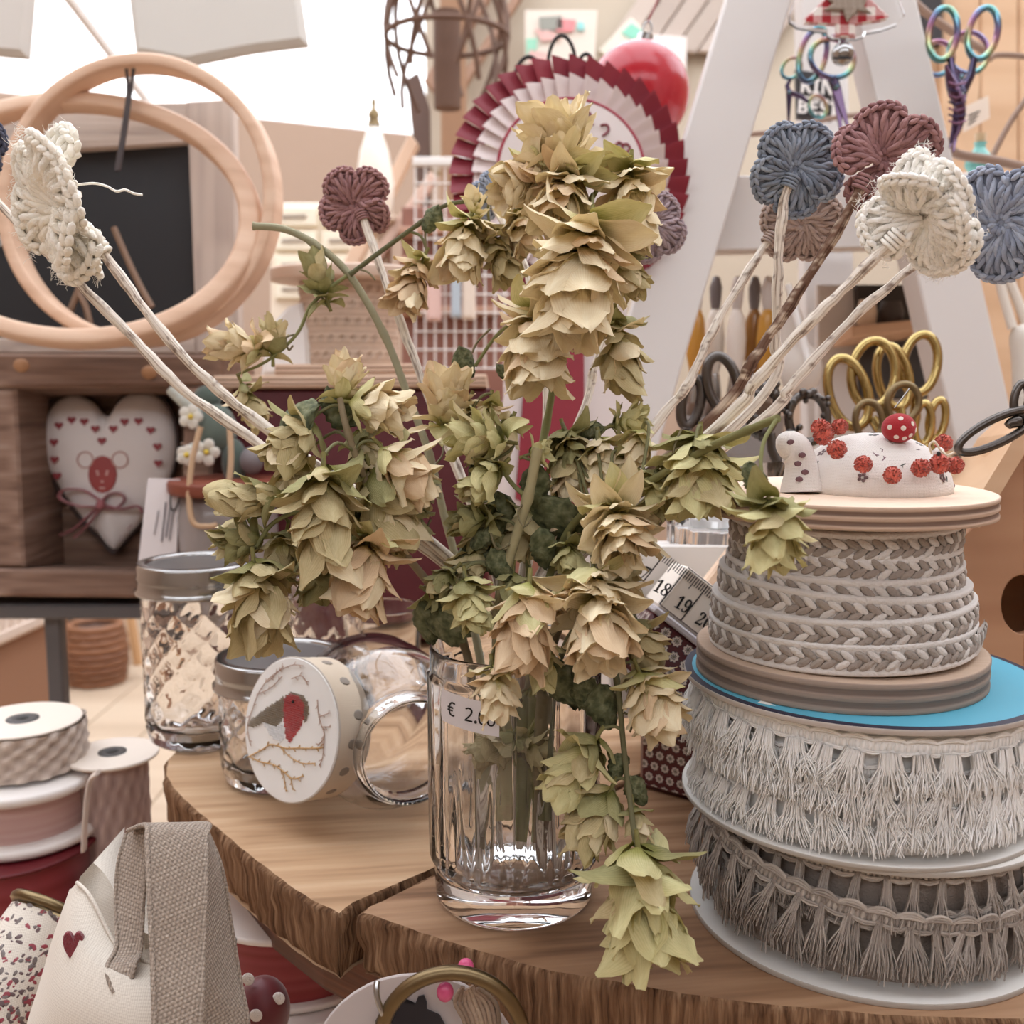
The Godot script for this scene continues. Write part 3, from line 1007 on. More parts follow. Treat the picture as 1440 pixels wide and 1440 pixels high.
# path runs from the flower to the glass; the last point is on the floor of the glass
func crochet_flower(label: String, path: Array, foot: Vector3, n: Vector3, R: float, cols: Array, seed_: int, twig: float, curl: float, shift: Vector2, squash: float, bark := Color(1, 1, 1)) -> void:
	var r := RandomNumberGenerator.new()
	r.seed = seed_
	var d: float = path[0][2]
	var o := thing("crochet_flower", label, "crochet flower", at(path[0][0], path[0][1], d))
	var stem := ats(path)
	# enter the glass under the rim, then run down inside it
	var neck := Vector3(GX + (foot.x - GX) * -0.4, TOP + 0.135, GZ + (foot.z - GZ) * -0.4)
	stem[stem.size() - 1] = stem[stem.size() - 1].lerp(neck, 0.75)
	stem.append(foot)
	var c := curve(stem, 7)
	var rad := PackedFloat32Array()
	for k in c.size():
		rad.append(twig * (0.82 + 0.12 * sin(k * 0.9 + seed_) + 0.25 * k / c.size()))
	for k in range(3, c.size() - 2):
		c[k] += Vector3(r.randf_range(-1, 1), r.randf_range(-1, 1), r.randf_range(-1, 1)) * 0.00025
	var b := inside(o)
	b.paint(bark)
	b.tube(curve(c, 3), finer(rad, 3), 10, true, 1.0, c.size() * 0.12)
	var flake := FastNoiseLite.new()                     # whitewash flaked off in patches along the bark
	flake.seed = seed_ * 7
	flake.frequency = 1.0
	var bare := rgb(122, 94, 80)
	for k in b.U.size():
		b.U[k] = Vector2(b.U[k].y, b.U[k].x)
		var fl := flake.get_noise_2d(b.U[k].x * 4.0, b.U[k].y * 2.2) + 0.5 * flake.get_noise_2d(b.U[k].x * 14.0, b.U[k].y * 6.0)
		if bark == Color(1, 1, 1):
			b.K[k] = Color(1, 1, 1).lerp(bare.srgb_to_linear(), smoothstep(0.28, 0.5, fl) * 0.8)
		else:
			b.K[k] = bare.srgb_to_linear().lerp(Color(0.75, 0.66, 0.58), smoothstep(0.0, 0.35, fl))
	part(b, "twig", mats["twig"], o, "whitewashed bare twig" if bark == Color(1, 1, 1) else "dark twig with peeling whitewash")
	# bloom: its centre is off the twig's end by shift pixels
	var fit := facing(n)
	var bloom := Node3D.new()
	bloom.name = "bloom"
	var centre := at(path[0][0] + shift.x, path[0][1] + shift.y, d + 0.003)
	bloom.transform = Transform3D(fit * Basis(Vector3.BACK, r.randf_range(0, 1.2)), centre - o.position)
	o.add_child(bloom)
	var fluffy: bool = cols[1].r > 0.9
	var shapes := [petal_shape(R, cols, r, fluffy), petal_shape(R, cols, r, fluffy)]
	var n_petal := 8 if fluffy else 5
	for k in n_petal:
		var p := MeshInstance3D.new()
		p.name = "petal"
		p.mesh = shapes[k % 2]
		p.material_override = mats["cotton"]
		p.transform = Transform3D(Basis(Vector3.BACK, TAU * k / n_petal + r.randf_range(-0.08, 0.08)) * Basis(Vector3.RIGHT, r.randf_range(-0.1, 0.45)) * Basis(Vector3.UP, r.randf_range(-0.2, 0.2) + curl * r.randf_range(-1.5 if fluffy else -0.2, 1.4 if fluffy else 1.0)), Vector3(0, 0, r.randf_range(-0.001, 0.001)))
		bloom.add_child(p, true)
	var mid := MB.new()
	mid.paint(cols[0])
	mid.ball(Vector3(0, 0, 0), Vector3(R * 0.15, R * 0.15, R * 0.06), 10, 6)
	for k in 10:
		var a := TAU * k / 10
		mid.paint((cols[0] as Color).lerp(cols[1], r.randf()))
		mid.ball(Vector3(cos(a) * R * 0.13, sin(a) * R * 0.13, R * 0.05), Vector3(R * 0.09, R * 0.055, R * 0.07), 6, 4, Basis(Vector3.BACK, a))
	var wrap := MB.new()
	part(mid, "centre_ring", mats["cotton"], bloom)
	wrap = inside(o)
	wrap.paint((cols[0] as Color).lerp(cols[1], 0.4))
	var dir := (c[3] - c[0]).normalized()
	for k in 4:
		var q := c[0] + dir * R * (0.05 + 0.07 * k)
		var pts := PackedVector3Array()
		var bs := along(dir)
		for i in 13:
			var a := TAU * i / 12
			pts.append(q + bs * Vector3(cos(a), 0.06 * a / TAU, sin(a)) * (twig + R * 0.028))
		wrap.tube(pts, R * 0.035, 5, false)
	part(wrap, "yarn_wrap", mats["cotton"], o)

# a petal in the XY plane pointing along +X: fanning double stitches and a chain-stitched border
func petal_shape(R: float, cols: Array, r: RandomNumberGenerator, fluffy: bool) -> ArrayMesh:
	var b := MB.new()
	var ns := 6
	var span := deg_to_rad(39.0)
	var wave := r.randf_range(-0.14, 0.14)
	var lift := func(f: float, u: float) -> float: return R * (0.20 * sin(PI * minf(f, 1.0) * 0.8) + wave * u * f - 0.10 * u * u * f)
	for j in ns:
		var u := j / (ns - 1.0) * 2.0 - 1.0
		var out := R * (0.97 - 0.22 * u * u * absf(u))
		for w in 2:
			var path := PackedVector3Array()
			for k in 9:
				var f := k / 8.0
				var rr := lerpf(R * 0.10, out * 0.90, f)
				var a := u * span * lerpf(0.8, 0.97, f)
				var tw := f * 7.5 + w * PI + j
				var off := R * 0.040
				path.append(Vector3(rr * cos(a) - sin(a) * off * cos(tw), rr * sin(a) + cos(a) * off * cos(tw), off * sin(tw) + lift.call(f, u)))
			b.paint((cols[0] as Color).lerp(cols[1], r.randf()))
			b.tube(path, R * 0.050, 5, false)
	# the border follows the petal's outline, side to side
	var edge := PackedVector3Array()
	for k in 25:
		var q := k / 24.0 * 2.0 - 1.0
		var u := clampf(q * 1.35, -1.0, 1.0)
		var side := maxf(0.0, absf(q) - 0.74) / 0.26
		var rr := R * (0.97 - 0.22 * u * u * absf(u)) * (1.0 - 0.42 * side)
		edge.append(Vector3(rr * cos(u * span), rr * sin(u * span), lift.call(0.95, u)))
	for row in 2:
		for k in range(1, 24, 2):
			var t := (edge[k + 1] - edge[k - 1]).normalized()
			b.paint((cols[0] as Color).lerp(cols[1], r.randf()))
			var bs := Basis(t, Vector3.BACK.cross(t).normalized(), Vector3.BACK).orthonormalized()
			b.ball(edge[k] * (Vector3(0.91, 0.91, 1) if row else Vector3(0.99, 0.99, 1)) + Vector3(0, 0, R * (0.05 if row else 0.0)), Vector3(R * 0.105, R * 0.046, R * 0.055), 7, 5, bs * Basis(Vector3.BACK, 0.35 if row else -0.35))
	# ground between the stitches
	b.paint((cols[0] as Color).darkened(0.12))
	var pts := PackedVector3Array()
	for row in 5:
		var f := [0.0, 0.3, 0.55, 0.8, 0.985][row] as float
		for j in 9:
			var u := j / 8.0 * 2.0 - 1.0
			var rr := f * R * (0.97 - 0.22 * u * u * absf(u))
			pts.append(Vector3(rr * cos(u * span), rr * sin(u * span), lift.call(f, u) - R * 0.02))
	b.grid(pts, 9, 5)
	if fluffy:                                           # loose hairs of soft yarn
		for k in 160:
			var u := r.randf_range(-1, 1)
			var f := sqrt(r.randf_range(0.1, 1.0))
			var rr := R * f
			var p := Vector3(rr * cos(u * span), rr * sin(u * span), lift.call(f, u) + R * 0.03)
			var q := p + Vector3(r.randf_range(-1, 1), r.randf_range(-1, 1), r.randf_range(0.0, 1)) * R * 0.11
			b.paint(cols[1])
			b.tube(PackedVector3Array([p, (p + q) / 2 + Vector3(0, 0, R * 0.02), q]), 0.00010, 3, false)
	return b.mesh()
var bracts := {}
var hop_leaves := []

func make_bracts() -> void:
	var r := RandomNumberGenerator.new()
	r.seed = 404
	# three families: broad flared, long narrow, curled small; unit length, base at the origin, along +Y, outer face +Z
	var fam := {"broad": [0.68, 0.40, 0.90, 0.34], "long": [0.50, 0.45, 0.70, 0.30], "curled": [0.56, 0.6, 1.4, 0.9], "flared": [0.64, 0.42, 0.10, -0.8]}
	for key in fam:
		var f: Array = fam[key]
		bracts[key] = []
		for k in 6:
			var b := MB.new()
			var rows := 9
			var cols := 9
			var wid: float = f[0] * r.randf_range(0.88, 1.12)
			var cup: float = f[1] * r.randf_range(0.5, 1.3)
			var bend: float = f[2] * r.randf_range(0.6, 1.25)
			var tip: float = f[3] * r.randf_range(0.2, 1.6)
			var twist := r.randf_range(-0.35, 0.35)
			var ruff := r.randf_range(0.02, 0.06)
			var ph := r.randf() * TAU
			var pts := PackedVector3Array()
			var cc := PackedColorArray()
			var y := 0.0
			var z := 0.0
			for j in rows:
				var t := j / (rows - 1.0)
				var ang := -bend * (t - 0.15) + (tip * 2.6 * pow(maxf(0.0, t - 0.62), 1.0)) * (1 if tip > 0 else 0) + (tip * t * -1.0 if tip < 0 else 0.0)
				if j > 0:
					y += cos(ang) / (rows - 1)
					z += sin(ang) / (rows - 1)
				var w := wid * 0.5 * (pow(sin(PI * pow(t, 0.82) * 0.985), 0.66) * (1.0 - 0.18 * t) + 0.10 * (1.0 - t) + 0.012)
				for i in cols:
					var s := i / (cols - 1.0) * 2.0 - 1.0
					var x := s * w
					var zz := z - cup * s * s * w * 1.3 + ruff * sin(ph + t * 11.0 + s * 2.5) * s * s + ruff * 0.35 * sin(ph * 2.0 + t * 7.0 - s * 5.0) * sin(PI * t) + 0.014 * cos(s * 12.0) * sin(PI * t)
					var p := Vector3(x, y, zz)
					p = p.rotated(Vector3.UP, twist * t)
					pts.append(p)
					var e := absf(s) * 0.10 + t * t * 0.10
					cc.append(Color(0.72, 0.72, 0.50).lerp(Color(1.0, 0.985, 0.95), smoothstep(0.0, 0.42, t)).lerp(Color(0.88, 0.78, 0.66), e * r.randf_range(0.4, 1.6)).srgb_to_linear())
			# rows run up while columns run right: front is +Z
			b.grid(pts, cols, rows, false, 1.0, 1.0, cc)
			bracts[key].append(b.mesh())
	# paper-thin veined skin
	var vein := Image.create(128, 128, false, Image.FORMAT_L8)
	for yy in 128:
		for xx in 128:
			var s := (xx / 127.0 - 0.5)
			var v := yy / 127.0
			var line := pow(absf(sin((s * (1.2 + 0.8 * v)) * 40.0)), 8.0)
			var cross := pow(absf(sin(v * 30.0 + absf(s) * 18.0)), 10.0) * 0.35
			var g := 0.85 - 0.42 * (1.0 - pow(1.0 - line, 2.0)) * (0.4 + 0.6 * (1.0 - v)) - cross * 0.2
			vein.set_pixel(xx, yy, Color(g, g, g))
	var mott := noise_img(128, 128, 0.03, 4, 402)
	for yy in 128:
		for xx in 128:
			var g := vein.get_pixel(xx, yy).r * (0.80 + 0.32 * mott.get_pixel(xx, yy).r)
			vein.set_pixel(xx, yy, Color(g, g, g))
	var tints := {
		"straw": [rgb(194, 176, 140), rgb(240, 227, 196), rgb(250, 243, 222)],
		"tan": [rgb(182, 152, 122), rgb(228, 204, 174), rgb(240, 222, 196)],
		"olive": [rgb(140, 130, 96), rgb(196, 185, 146), rgb(220, 210, 176)],
		"green": [rgb(150, 148, 102), rgb(206, 204, 156), rgb(228, 224, 182)],
		"moss": [rgb(104, 106, 74), rgb(152, 152, 110), rgb(182, 178, 138)],
	}
	var bump := tex(vein)
	for k in tints:
		mat("bract " + k, Color.WHITE, 0.75, {"vc": true, "tex": ramp(vein.duplicate(), [tints[k][0].lerp(tints[k][1], 0.35), tints[k][1], tints[k][2]]), "bump": bump, "depth": 0.02, "back": rgb(118, 112, 88), "spec": 0.3})
	mat("hop stem", Color.WHITE, 0.8, {"vc": true, "bump": tex(grain_img(128, 128, 403, 8, 0.06)), "depth": 0.03, "tri": true, "scale": 30.0})
	mat("hop leaf", Color.WHITE, 0.75, {"vc": true, "tex": ramp(noise_img(128, 128, 0.03, 5, 407), [rgb(58, 62, 42), rgb(86, 90, 62), rgb(110, 112, 82), rgb(136, 134, 106)]), "bump": tex(noise_img(128, 128, 0.05, 4, 408)), "depth": 0.06, "back": rgb(60, 70, 40), "spec": 0.35})
	# dried leaves: cupped and curled sheets with toothed edges
	for k in 4:
		var b := MB.new()
		var rows := 15
		var cols := 9
		var pts := PackedVector3Array()
		var roll := r.randf_range(0.9, 2.4)
		var bend := r.randf_range(0.5, 1.6)
		var y := 0.0
		var z := 0.0
		for j in rows:
			var t := j / (rows - 1.0)
			var ang := -bend * t
			if j > 0:
				y += cos(ang) / (rows - 1)
				z += sin(ang) / (rows - 1)
			var w := 0.50 * pow(sin(PI * pow(t, 0.62) * 0.99), 0.8) * (1.05 if j % 2 else 0.93) + 0.01
			for i in cols:
				var s := i / (cols - 1.0) * 2.0 - 1.0
				var a := s * roll
				pts.append(Vector3(w * sin(a) / roll * 1.3, y + 0.05 * absf(s) * sin(t * 8.0 + k), z - w * (1.0 - cos(a)) / roll * 1.2 + 0.045 * sin(t * 11.0 + s * 5.0 + k) + 0.02 * cos(s * 14.0 + t * 6.0)))
		b.grid(pts, cols, rows)
		hop_leaves.append(b.mesh())

# one cone: overlapping bracts round an axis from base to tip (world points)
func hop_cone(o: Node3D, base: Vector3, tip: Vector3, wide: float, tint: String, open: float, r: RandomNumberGenerator, count := 26) -> Node3D:
	count = int(count * 1.55)
	var cone := Node3D.new()
	cone.name = "hop_cone"
	var H := base.distance_to(tip)
	var axis := along(base - tip)
	cone.transform = Transform3D(axis * Basis(Vector3.UP, r.randf() * TAU), base - o.position)
	o.add_child(cone, true)
	var fat := wide / H
	for i in count:
		var t := i / (count - 1.0)
		var ph := i * 2.39996 + r.randf_range(-0.2, 0.2)
		var y := -H * (0.03 + 0.66 * pow(t, 0.9))
		var th := deg_to_rad(lerpf(lerpf(56.0, 90.0, open), 9.0, pow(t, lerpf(0.60, 1.25, open))) + r.randf_range(-15, 15))
		var L := H * lerpf(0.42, 0.36, t) * r.randf_range(0.86, 1.14)
		# reach sideways so that the cone is as wide as asked
		L = minf(L, H * 0.6) if sin(th) < 0.5 else lerpf(L, wide * 0.52 / maxf(sin(th), 0.6), 0.7) * r.randf_range(0.9, 1.1)
		if t > 0.7:
			L *= clampf(1.25 - 0.35 * t + 0.1 * fat, 0.8, 1.2)
		L = minf(L, maxf(H * 0.30, (H * 1.10 + y) / maxf(cos(th), 0.30)))
		var out := Vector3(cos(ph), 0, sin(ph))
		var d := out * sin(th) + Vector3.DOWN * cos(th)
		var nz := out * cos(th) + Vector3.UP * sin(th)
		var fam := "broad" if t > 0.25 else ("flared" if r.randf() < open else "broad")
		if r.randf() < 0.16:
			fam = "curled"
		elif r.randf() < 0.2:
			fam = "long"
		var p := MeshInstance3D.new()
		p.name = "bract"
		p.mesh = bracts[fam][r.randi() % 6]
		var tt := tint
		if t < 0.12 and r.randf() < 0.6:
			tt = "green" if tint in ["straw", "tan"] else "moss"
		elif r.randf() < 0.14:
			tt = {"straw": "tan", "tan": "straw", "olive": "straw", "green": "olive", "moss": "olive"}[tint]
		p.material_override = mats["bract " + tt]
		var bs := Basis(d.cross(nz), d, nz) * Basis(Vector3.UP, r.randf_range(-0.3, 0.3)) * Basis(Vector3.BACK, r.randf_range(-0.18, 0.18))
		p.transform = Transform3D(bs.scaled_local(Vector3.ONE * L), Vector3(0, y, 0) + out * H * 0.03 * (1.0 - t))
		cone.add_child(p, true)
	var core := MB.new()
	core.paint(rgb(128, 122, 72))
	core.tube(PackedVector3Array([Vector3(0, 0.004, 0), Vector3(0, -H * 0.25, 0), Vector3(0, -H * 0.65, 0)]), PackedFloat32Array([0.0010, H * 0.035, H * 0.015]), 6)
	part(core, "strig", mats["hop stem"], cone)
	return cone

func hop_leaf(o: Node3D, k: int, base: Vector3, dir: Vector3, face: Vector3, size: float, c: Color) -> void:
	var p := MeshInstance3D.new()
	p.name = "leaf"
	p.mesh = hop_leaves[k % hop_leaves.size()]
	p.material_override = mats["hop leaf"]
	var bs := along(dir, face)
	var z := (face - dir.normalized() * face.dot(dir.normalized())).normalized()
	bs = Basis(dir.normalized().cross(z), dir.normalized(), z)
	p.transform = Transform3D(bs.scaled_local(Vector3.ONE * size), base - o.position)
	p.set_meta("label", "dark green dried curled leaf")
	o.add_child(p, true)

func px(n: float, d: float) -> float:
	return n / FPX * d

# cones: [base x, base y, tip x, tip y, width, depth of base, depth of tip, tint, openness]
func hop_stem(label: String, stems: Array, cones: Array, leaves: Array, seed_: int, tendrils: Array = []) -> void:
	var r := RandomNumberGenerator.new()
	r.seed = seed_
	var first: Array = stems[0].path[0]
	var o := thing("dried_hop_stem", label, "dried hops", at(first[0], first[1], first[2]), "dried hop stems in the tumbler")
	var nodes := []
	for s in stems:
		var c := curve(ats(s.path), 6)
		var b := inside(o)
		b.paint(s.get("col", rgb(132, 128, 92)))
		var rad := PackedFloat32Array()
		for k in c.size():
			rad.append(s.r * lerpf(1.0, s.get("thin", 0.7), float(k) / c.size()) * (1.0 + (0.22 if k % 12 == 0 else 0.0)))
		b.tube(c, rad, 7)
		part(b, "stem", mats["hop stem"], o)
		nodes.append_array(Array(c))
	for q in cones:
		var base := at(q[0], q[1], q[5])
		var tip := at(q[2], q[3], q[6])
		var wide := px(q[4] * 1.28, q[5])
		hop_cone(o, base, tip, wide, q[7], q[8], r, q[9] if q.size() > 9 else 28)
		# its stalk, to the nearest point of a stem
		var best: Vector3 = nodes[0]
		for p in nodes:
			if p.distance_to(base) < best.distance_to(base):
				best = p
		if best.distance_to(base) > 0.003:
			var b := inside(o)
			b.paint(rgb(118, 116, 80))
			var up := (base - tip).normalized()
			b.tube(curve(PackedVector3Array([best, best.lerp(base, 0.55) + up * best.distance_to(base) * 0.3, base + up * 0.002, base - up * 0.003]), 4), 0.0008, 5)
			part(b, "stalk", mats["hop stem"], o)
	for l in leaves:                                     # [x, y, tip x, tip y, depth, face x, face y, face z, shape]
		var a := at(l[0], l[1], l[4])
		var t := at(l[2], l[3], l[4] - 0.004)
		hop_leaf(o, l[8], a, t - a, look * Vector3(l[5], l[6], l[7]), a.distance_to(t) * 1.12, rgb(80, 86, 62))
	for t in tendrils:
		var b := inside(o)
		b.paint(rgb(122, 112, 84))
		b.tube(curve(ats(t), 6), 0.00055, 4)
		part(b, "tendril", mats["hop stem"], o)

func build_hops() -> void:
	make_bracts()
	var green := rgb(130, 130, 84)
	var grey := rgb(150, 144, 116)
	var woody := rgb(134, 118, 92)
	# inside the glass all stems end near its floor
	hop_stem("dried hop stem arching over the spool of lace with small cones hanging far left",
		[{"path": [[690, 1180, .515], [680, 960, .52], [650, 820, .53], [626, 730, .535], [604, 640, .54], [575, 560, .545], [540, 470, .55], [490, 385, .55], [440, 342, .55], [398, 322, .55], [356, 318, .55]], "r": 0.0021, "thin": 0.95, "col": grey},
		 {"path": [[488, 388, .549], [460, 408, .549], [436, 432, .55], [420, 466, .55], [396, 492, .55], [368, 512, .55], [340, 524, .555]], "r": 0.0011, "col": green},
		 {"path": [[492, 386, .548], [540, 350, .545], [590, 314, .54], [628, 288, .535], [680, 282, .53], [735, 278, .53]], "r": 0.0014, "col": rgb(96, 94, 66)}],
		[[462, 428, 440, 362, 58, .549, .548, "moss", 0.9, 18], [374, 492, 300, 482, 70, .55, .545, "straw", 0.6, 26], [384, 505, 384, 452, 50, .55, .552, "olive", 0.6, 16],
		 [338, 535, 368, 600, 54, .56, .565, "olive", 0.7, 20], [598, 358, 566, 432, 72, .54, .535, "tan", 0.9, 26],
		 [664, 300, 642, 388, 84, .53, .525, "straw", 0.75, 30], [690, 322, 716, 398, 68, .535, .53, "olive", 0.6, 24], [728, 288, 742, 350, 64, .53, .525, "straw", 0.9, 24], [672, 312, 664, 268, 42, .53, .528, "straw", 0.6, 12]],
		[[618, 288, 594, 314, .535, 0, 0.3, 1, 1]], 1, [[[602, 306, .54], [598, 330, .54], [600, 356, .54]], [[414, 470, .55], [402, 476, .548], [406, 492, .55], [412, 486, .549]], [[498, 378, .548], [516, 382, .545], [528, 394, .545]]])
	hop_stem("dried hop stem with a heavy bunch of olive cones hanging left of the tumbler",
		[{"path": [[676, 1190, .505], [665, 980, .5], [650, 900, .495], [610, 830, .485], [560, 765, .475], [520, 690, .465], [490, 610, .46], [478, 560, .462]], "r": 0.0024, "thin": 0.6, "col": woody},
		 {"path": [[560, 765, .475], [500, 740, .468], [430, 720, .462], [385, 735, .46], [360, 770, .46]], "r": 0.0013, "col": green}],
		[[488, 565, 566, 578, 84, .462, .46, "straw", 0.35, 26], [480, 568, 490, 504, 66, .465, .47, "straw", 0.7, 22], [440, 588, 388, 646, 92, .465, .46, "olive", 0.5, 26],
		 [455, 648, 456, 806, 108, .445, .442, "olive", 0.45, 34], [534, 626, 598, 694, 92, .46, .462, "straw", 0.4, 26], [518, 650, 570, 776, 100, .465, .47, "olive", 0.5, 28],
		 [398, 692, 306, 712, 78, .46, .455, "olive", 0.35, 26], [372, 756, 302, 764, 64, .462, .46, "moss", 0.4, 20], [356, 782, 370, 904, 108, .455, .45, "olive", 0.45, 32],
		 [520, 742, 502, 852, 116, .462, .458, "tan", 0.7, 30], [404, 742, 388, 820, 70, .47, .47, "olive", 0.5, 20], [480, 690, 490, 770, 80, .48, .485, "moss", 0.5, 20], [560, 690, 590, 750, 66, .475, .478, "moss", 0.5, 18], [430, 640, 400, 700, 80, .478, .478, "olive", 0.5, 20], [505, 600, 530, 670, 84, .475, .475, "olive", 0.5, 20], [440, 760, 450, 840, 84, .475, .475, "moss", 0.5, 20], [345, 720, 325, 780, 70, .474, .474, "olive", 0.5, 18], [580, 650, 590, 720, 70, .482, .482, "olive", 0.5, 18]],
		[[452, 570, 378, 560, .465, 0.1, 0.8, 0.6, 2], [592, 842, 590, 912, .485, -0.3, 0.2, 1, 0], [500, 600, 470, 540, .47, 0.6, 0, 0.8, 3], [500, 720, 540, 760, .48, 0, 0.3, 1, 1]], 2,
		[[[585, 728, .48], [598, 742, .478], [606, 730, .478]], [[620, 610, .52], [622, 640, .515], [600, 664, .51], [590, 680, .51]]])
	hop_stem("dried hop stem standing tallest, its pale straw cones covering the red rosette",
		[{"path": [[735, 1180, .50], [745, 960, .5], [742, 820, .505], [745, 700, .51], [768, 600, .512], [790, 470, .508], [812, 380, .50], [822, 300, .492], [815, 240, .492], [800, 215, .492]], "r": 0.0021, "col": green},
		 {"path": [[812, 380, .50], [780, 410, .498], [740, 440, .5], [700, 470, .515], [668, 515, .52]], "r": 0.0012, "col": green},
		 {"path": [[822, 300, .492], [850, 250, .49], [876, 226, .488]], "r": 0.0012, "col": green}],
		[[796, 246, 778, 158, 128, .490, .485, "straw", 0.95, 34], [770, 226, 706, 270, 88, .492, .485, "straw", 0.55, 28], [806, 232, 784, 312, 108, .482, .474, "straw", 0.8, 30],
		 [888, 222, 886, 338, 100, .485, .480, "straw", 0.85, 34], [832, 300, 800, 460, 136, .462, .456, "straw", 0.95, 40], [866, 346, 896, 420, 62, .485, .485, "olive", 0.6, 22],
		 [756, 424, 752, 536, 110, .49, .482, "straw", 0.85, 34], [866, 438, 878, 548, 76, .5, .498, "olive", 0.8, 26], [790, 372, 760, 420, 56, .49, .488, "straw", 0.6, 16]],
		[[645, 486, 668, 520, .515, 0.3, 0.3, 1, 1], [698, 512, 722, 524, .50, 0, 0.5, 1, 0]], 3, [[[690, 462, .515], [672, 480, .515], [664, 496, .515]], [[850, 396, .5], [858, 416, .5], [862, 438, .5]]])
	hop_stem("dried hop stem in the middle with a pale cut end standing up among green cones",
		[{"path": [[712, 1150, .492], [700, 960, .488], [700, 860, .482], [715, 790, .476], [742, 700, .47], [756, 630, .466]], "r": 0.0023, "thin": 1.05, "col": rgb(166, 156, 120)},
		 {"path": [[742, 700, .47], [720, 680, .475], [690, 640, .48], [650, 612, .49], [622, 600, .495]], "r": 0.0012, "col": green}],
		[[620, 606, 636, 526, 92, .495, .492, "straw", 0.85, 28], [716, 622, 638, 612, 88, .476, .47, "green", 0.55, 28], [708, 652, 660, 694, 70, .472, .465, "green", 0.4, 24], [692, 728, 636, 732, 58, .476, .47, "moss", 0.4, 20],
		 [654, 808, 668, 882, 74, .466, .46, "green", 0.6, 26], [640, 800, 610, 830, 50, .475, .475, "moss", 0.5, 16], [742, 640, 770, 630, 46, .472, .47, "green", 0.5, 14], [720, 590, 700, 640, 60, .485, .485, "straw", 0.6, 18], [690, 700, 680, 770, 84, .49, .488, "moss", 0.6, 22], [742, 712, 730, 780, 70, .488, .486, "olive", 0.6, 18], [660, 560, 640, 600, 60, .5, .5, "olive", 0.6, 16], [600, 830, 650, 860, 60, .485, .48, "moss", 0.5, 16], [676, 770, 650, 830, 74, .484, .482, "olive", 0.6, 18], [722, 800, 720, 850, 60, .478, .476, "moss", 0.5, 16], [690, 560, 680, 620, 60, .498, .496, "straw", 0.7, 18]],
		[[690, 740, 660, 760, .475, 0, 0.6, 0.8, 1], [690, 800, 640, 770, .48, 0, 0.4, 1, 2], [700, 690, 690, 750, .482, -0.4, 0.1, 1, 3], [752, 650, 772, 720, .474, 0.3, 0.1, 1, 0], [690, 770, 720, 810, .472, 0, 0.5, 1, 1], [640, 850, 600, 900, .476, -0.2, 0.3, 1, 2], [676, 640, 660, 690, .478, -0.3, 0.2, 1, 3]], 4, [[[740, 705, .47], [728, 720, .468], [736, 740, .467], [748, 730, .467]], [[726, 760, .475], [700, 772, .47], [690, 750, .47]]])
	hop_stem("dried hop stem leaning right, ending in one green cone hanging before the plywood spool",
		[{"path": [[748, 1160, .50], [752, 960, .495], [765, 840, .488], [800, 745, .478], [850, 704, .466], [900, 684, .454], [950, 656, .44], [1000, 628, .425], [1050, 606, .41], [1094, 588, .396]], "r": 0.0019, "thin": 0.9, "col": rgb(120, 116, 72)},
		 {"path": [[1092, 590, .396], [1074, 622, .392], [1070, 660, .388], [1078, 694, .386]], "r": 0.0009, "col": green}],
		[[792, 600, 812, 668, 84, .49, .484, "moss", 0.7, 28], [842, 612, 856, 688, 76, .485, .48, "straw", 0.7, 26], [858, 600, 906, 588, 58, .495, .495, "green", 0.6, 20], [985, 606, 984, 712, 138, .445, .442, "green", 0.75, 36],
		 [932, 656, 916, 722, 66, .458, .455, "green", 0.6, 22], [1080, 694, 1092, 792, 108, .384, .380, "green", 0.7, 34], [782, 692, 796, 752, 74, .492, .49, "tan", 0.5, 20], [870, 640, 890, 690, 56, .478, .476, "olive", 0.6, 18], [800, 650, 800, 700, 60, .488, .486, "straw", 0.6, 16], [905, 600, 890, 650, 66, .475, .474, "straw", 0.6, 18]],
		[[798, 744, 768, 800, .484, -0.2, 0.2, 1, 0], [1078, 694, 1066, 652, .386, 0.3, 0.1, 1, 1], [850, 600, 812, 590, .49, 0, 0.6, 0.8, 3]], 5, [[[945, 660, .44], [948, 630, .44], [958, 604, .442]], [[955, 655, .44], [958, 690, .44], [952, 712, .44]]])
	hop_stem("dried hop stem with broad open cones crowding the rim of the tumbler",
		[{"path": [[752, 1180, .49], [760, 1000, .482], [772, 920, .478], [800, 850, .472], [850, 790, .468], [900, 756, .468], [940, 716, .47], [952, 696, .472]], "r": 0.0027, "thin": 0.9, "col": woody},
		 {"path": [[772, 920, .478], [760, 880, .465], [748, 840, .452], [744, 816, .448]], "r": 0.0012, "col": green}],
		[[862, 700, 878, 782, 116, .458, .44, "straw", 0.95, 36], [745, 812, 736, 944, 100, .438, .432, "tan", 0.55, 34], [834, 796, 846, 920, 130, .45, .43, "straw", 0.95, 38], [692, 932, 702, 1008, 70, .438, .434, "straw", 0.75, 26],
		 [756, 886, 766, 962, 62, .45, .448, "green", 0.6, 20], [882, 870, 918, 930, 84, .462, .458, "olive", 0.7, 24], [800, 760, 800, 800, 70, .475, .47, "green", 0.7, 18], [862, 776, 882, 836, 70, .472, .47, "olive", 0.7, 20]],
		[[788, 930, 802, 1012, .46, -0.3, 0.1, 1, 0], [760, 740, 780, 800, .47, 0.2, 0.1, 1, 0], [800, 700, 770, 760, .475, 0.1, 0.2, 1, 2], [870, 850, 900, 900, .47, 0.2, 0.2, 1, 1], [770, 930, 812, 990, .455, 0.1, 0.1, 1, 3]], 6, [[[700, 924, .44], [712, 912, .44], [724, 920, .44], [730, 906, .442]]])
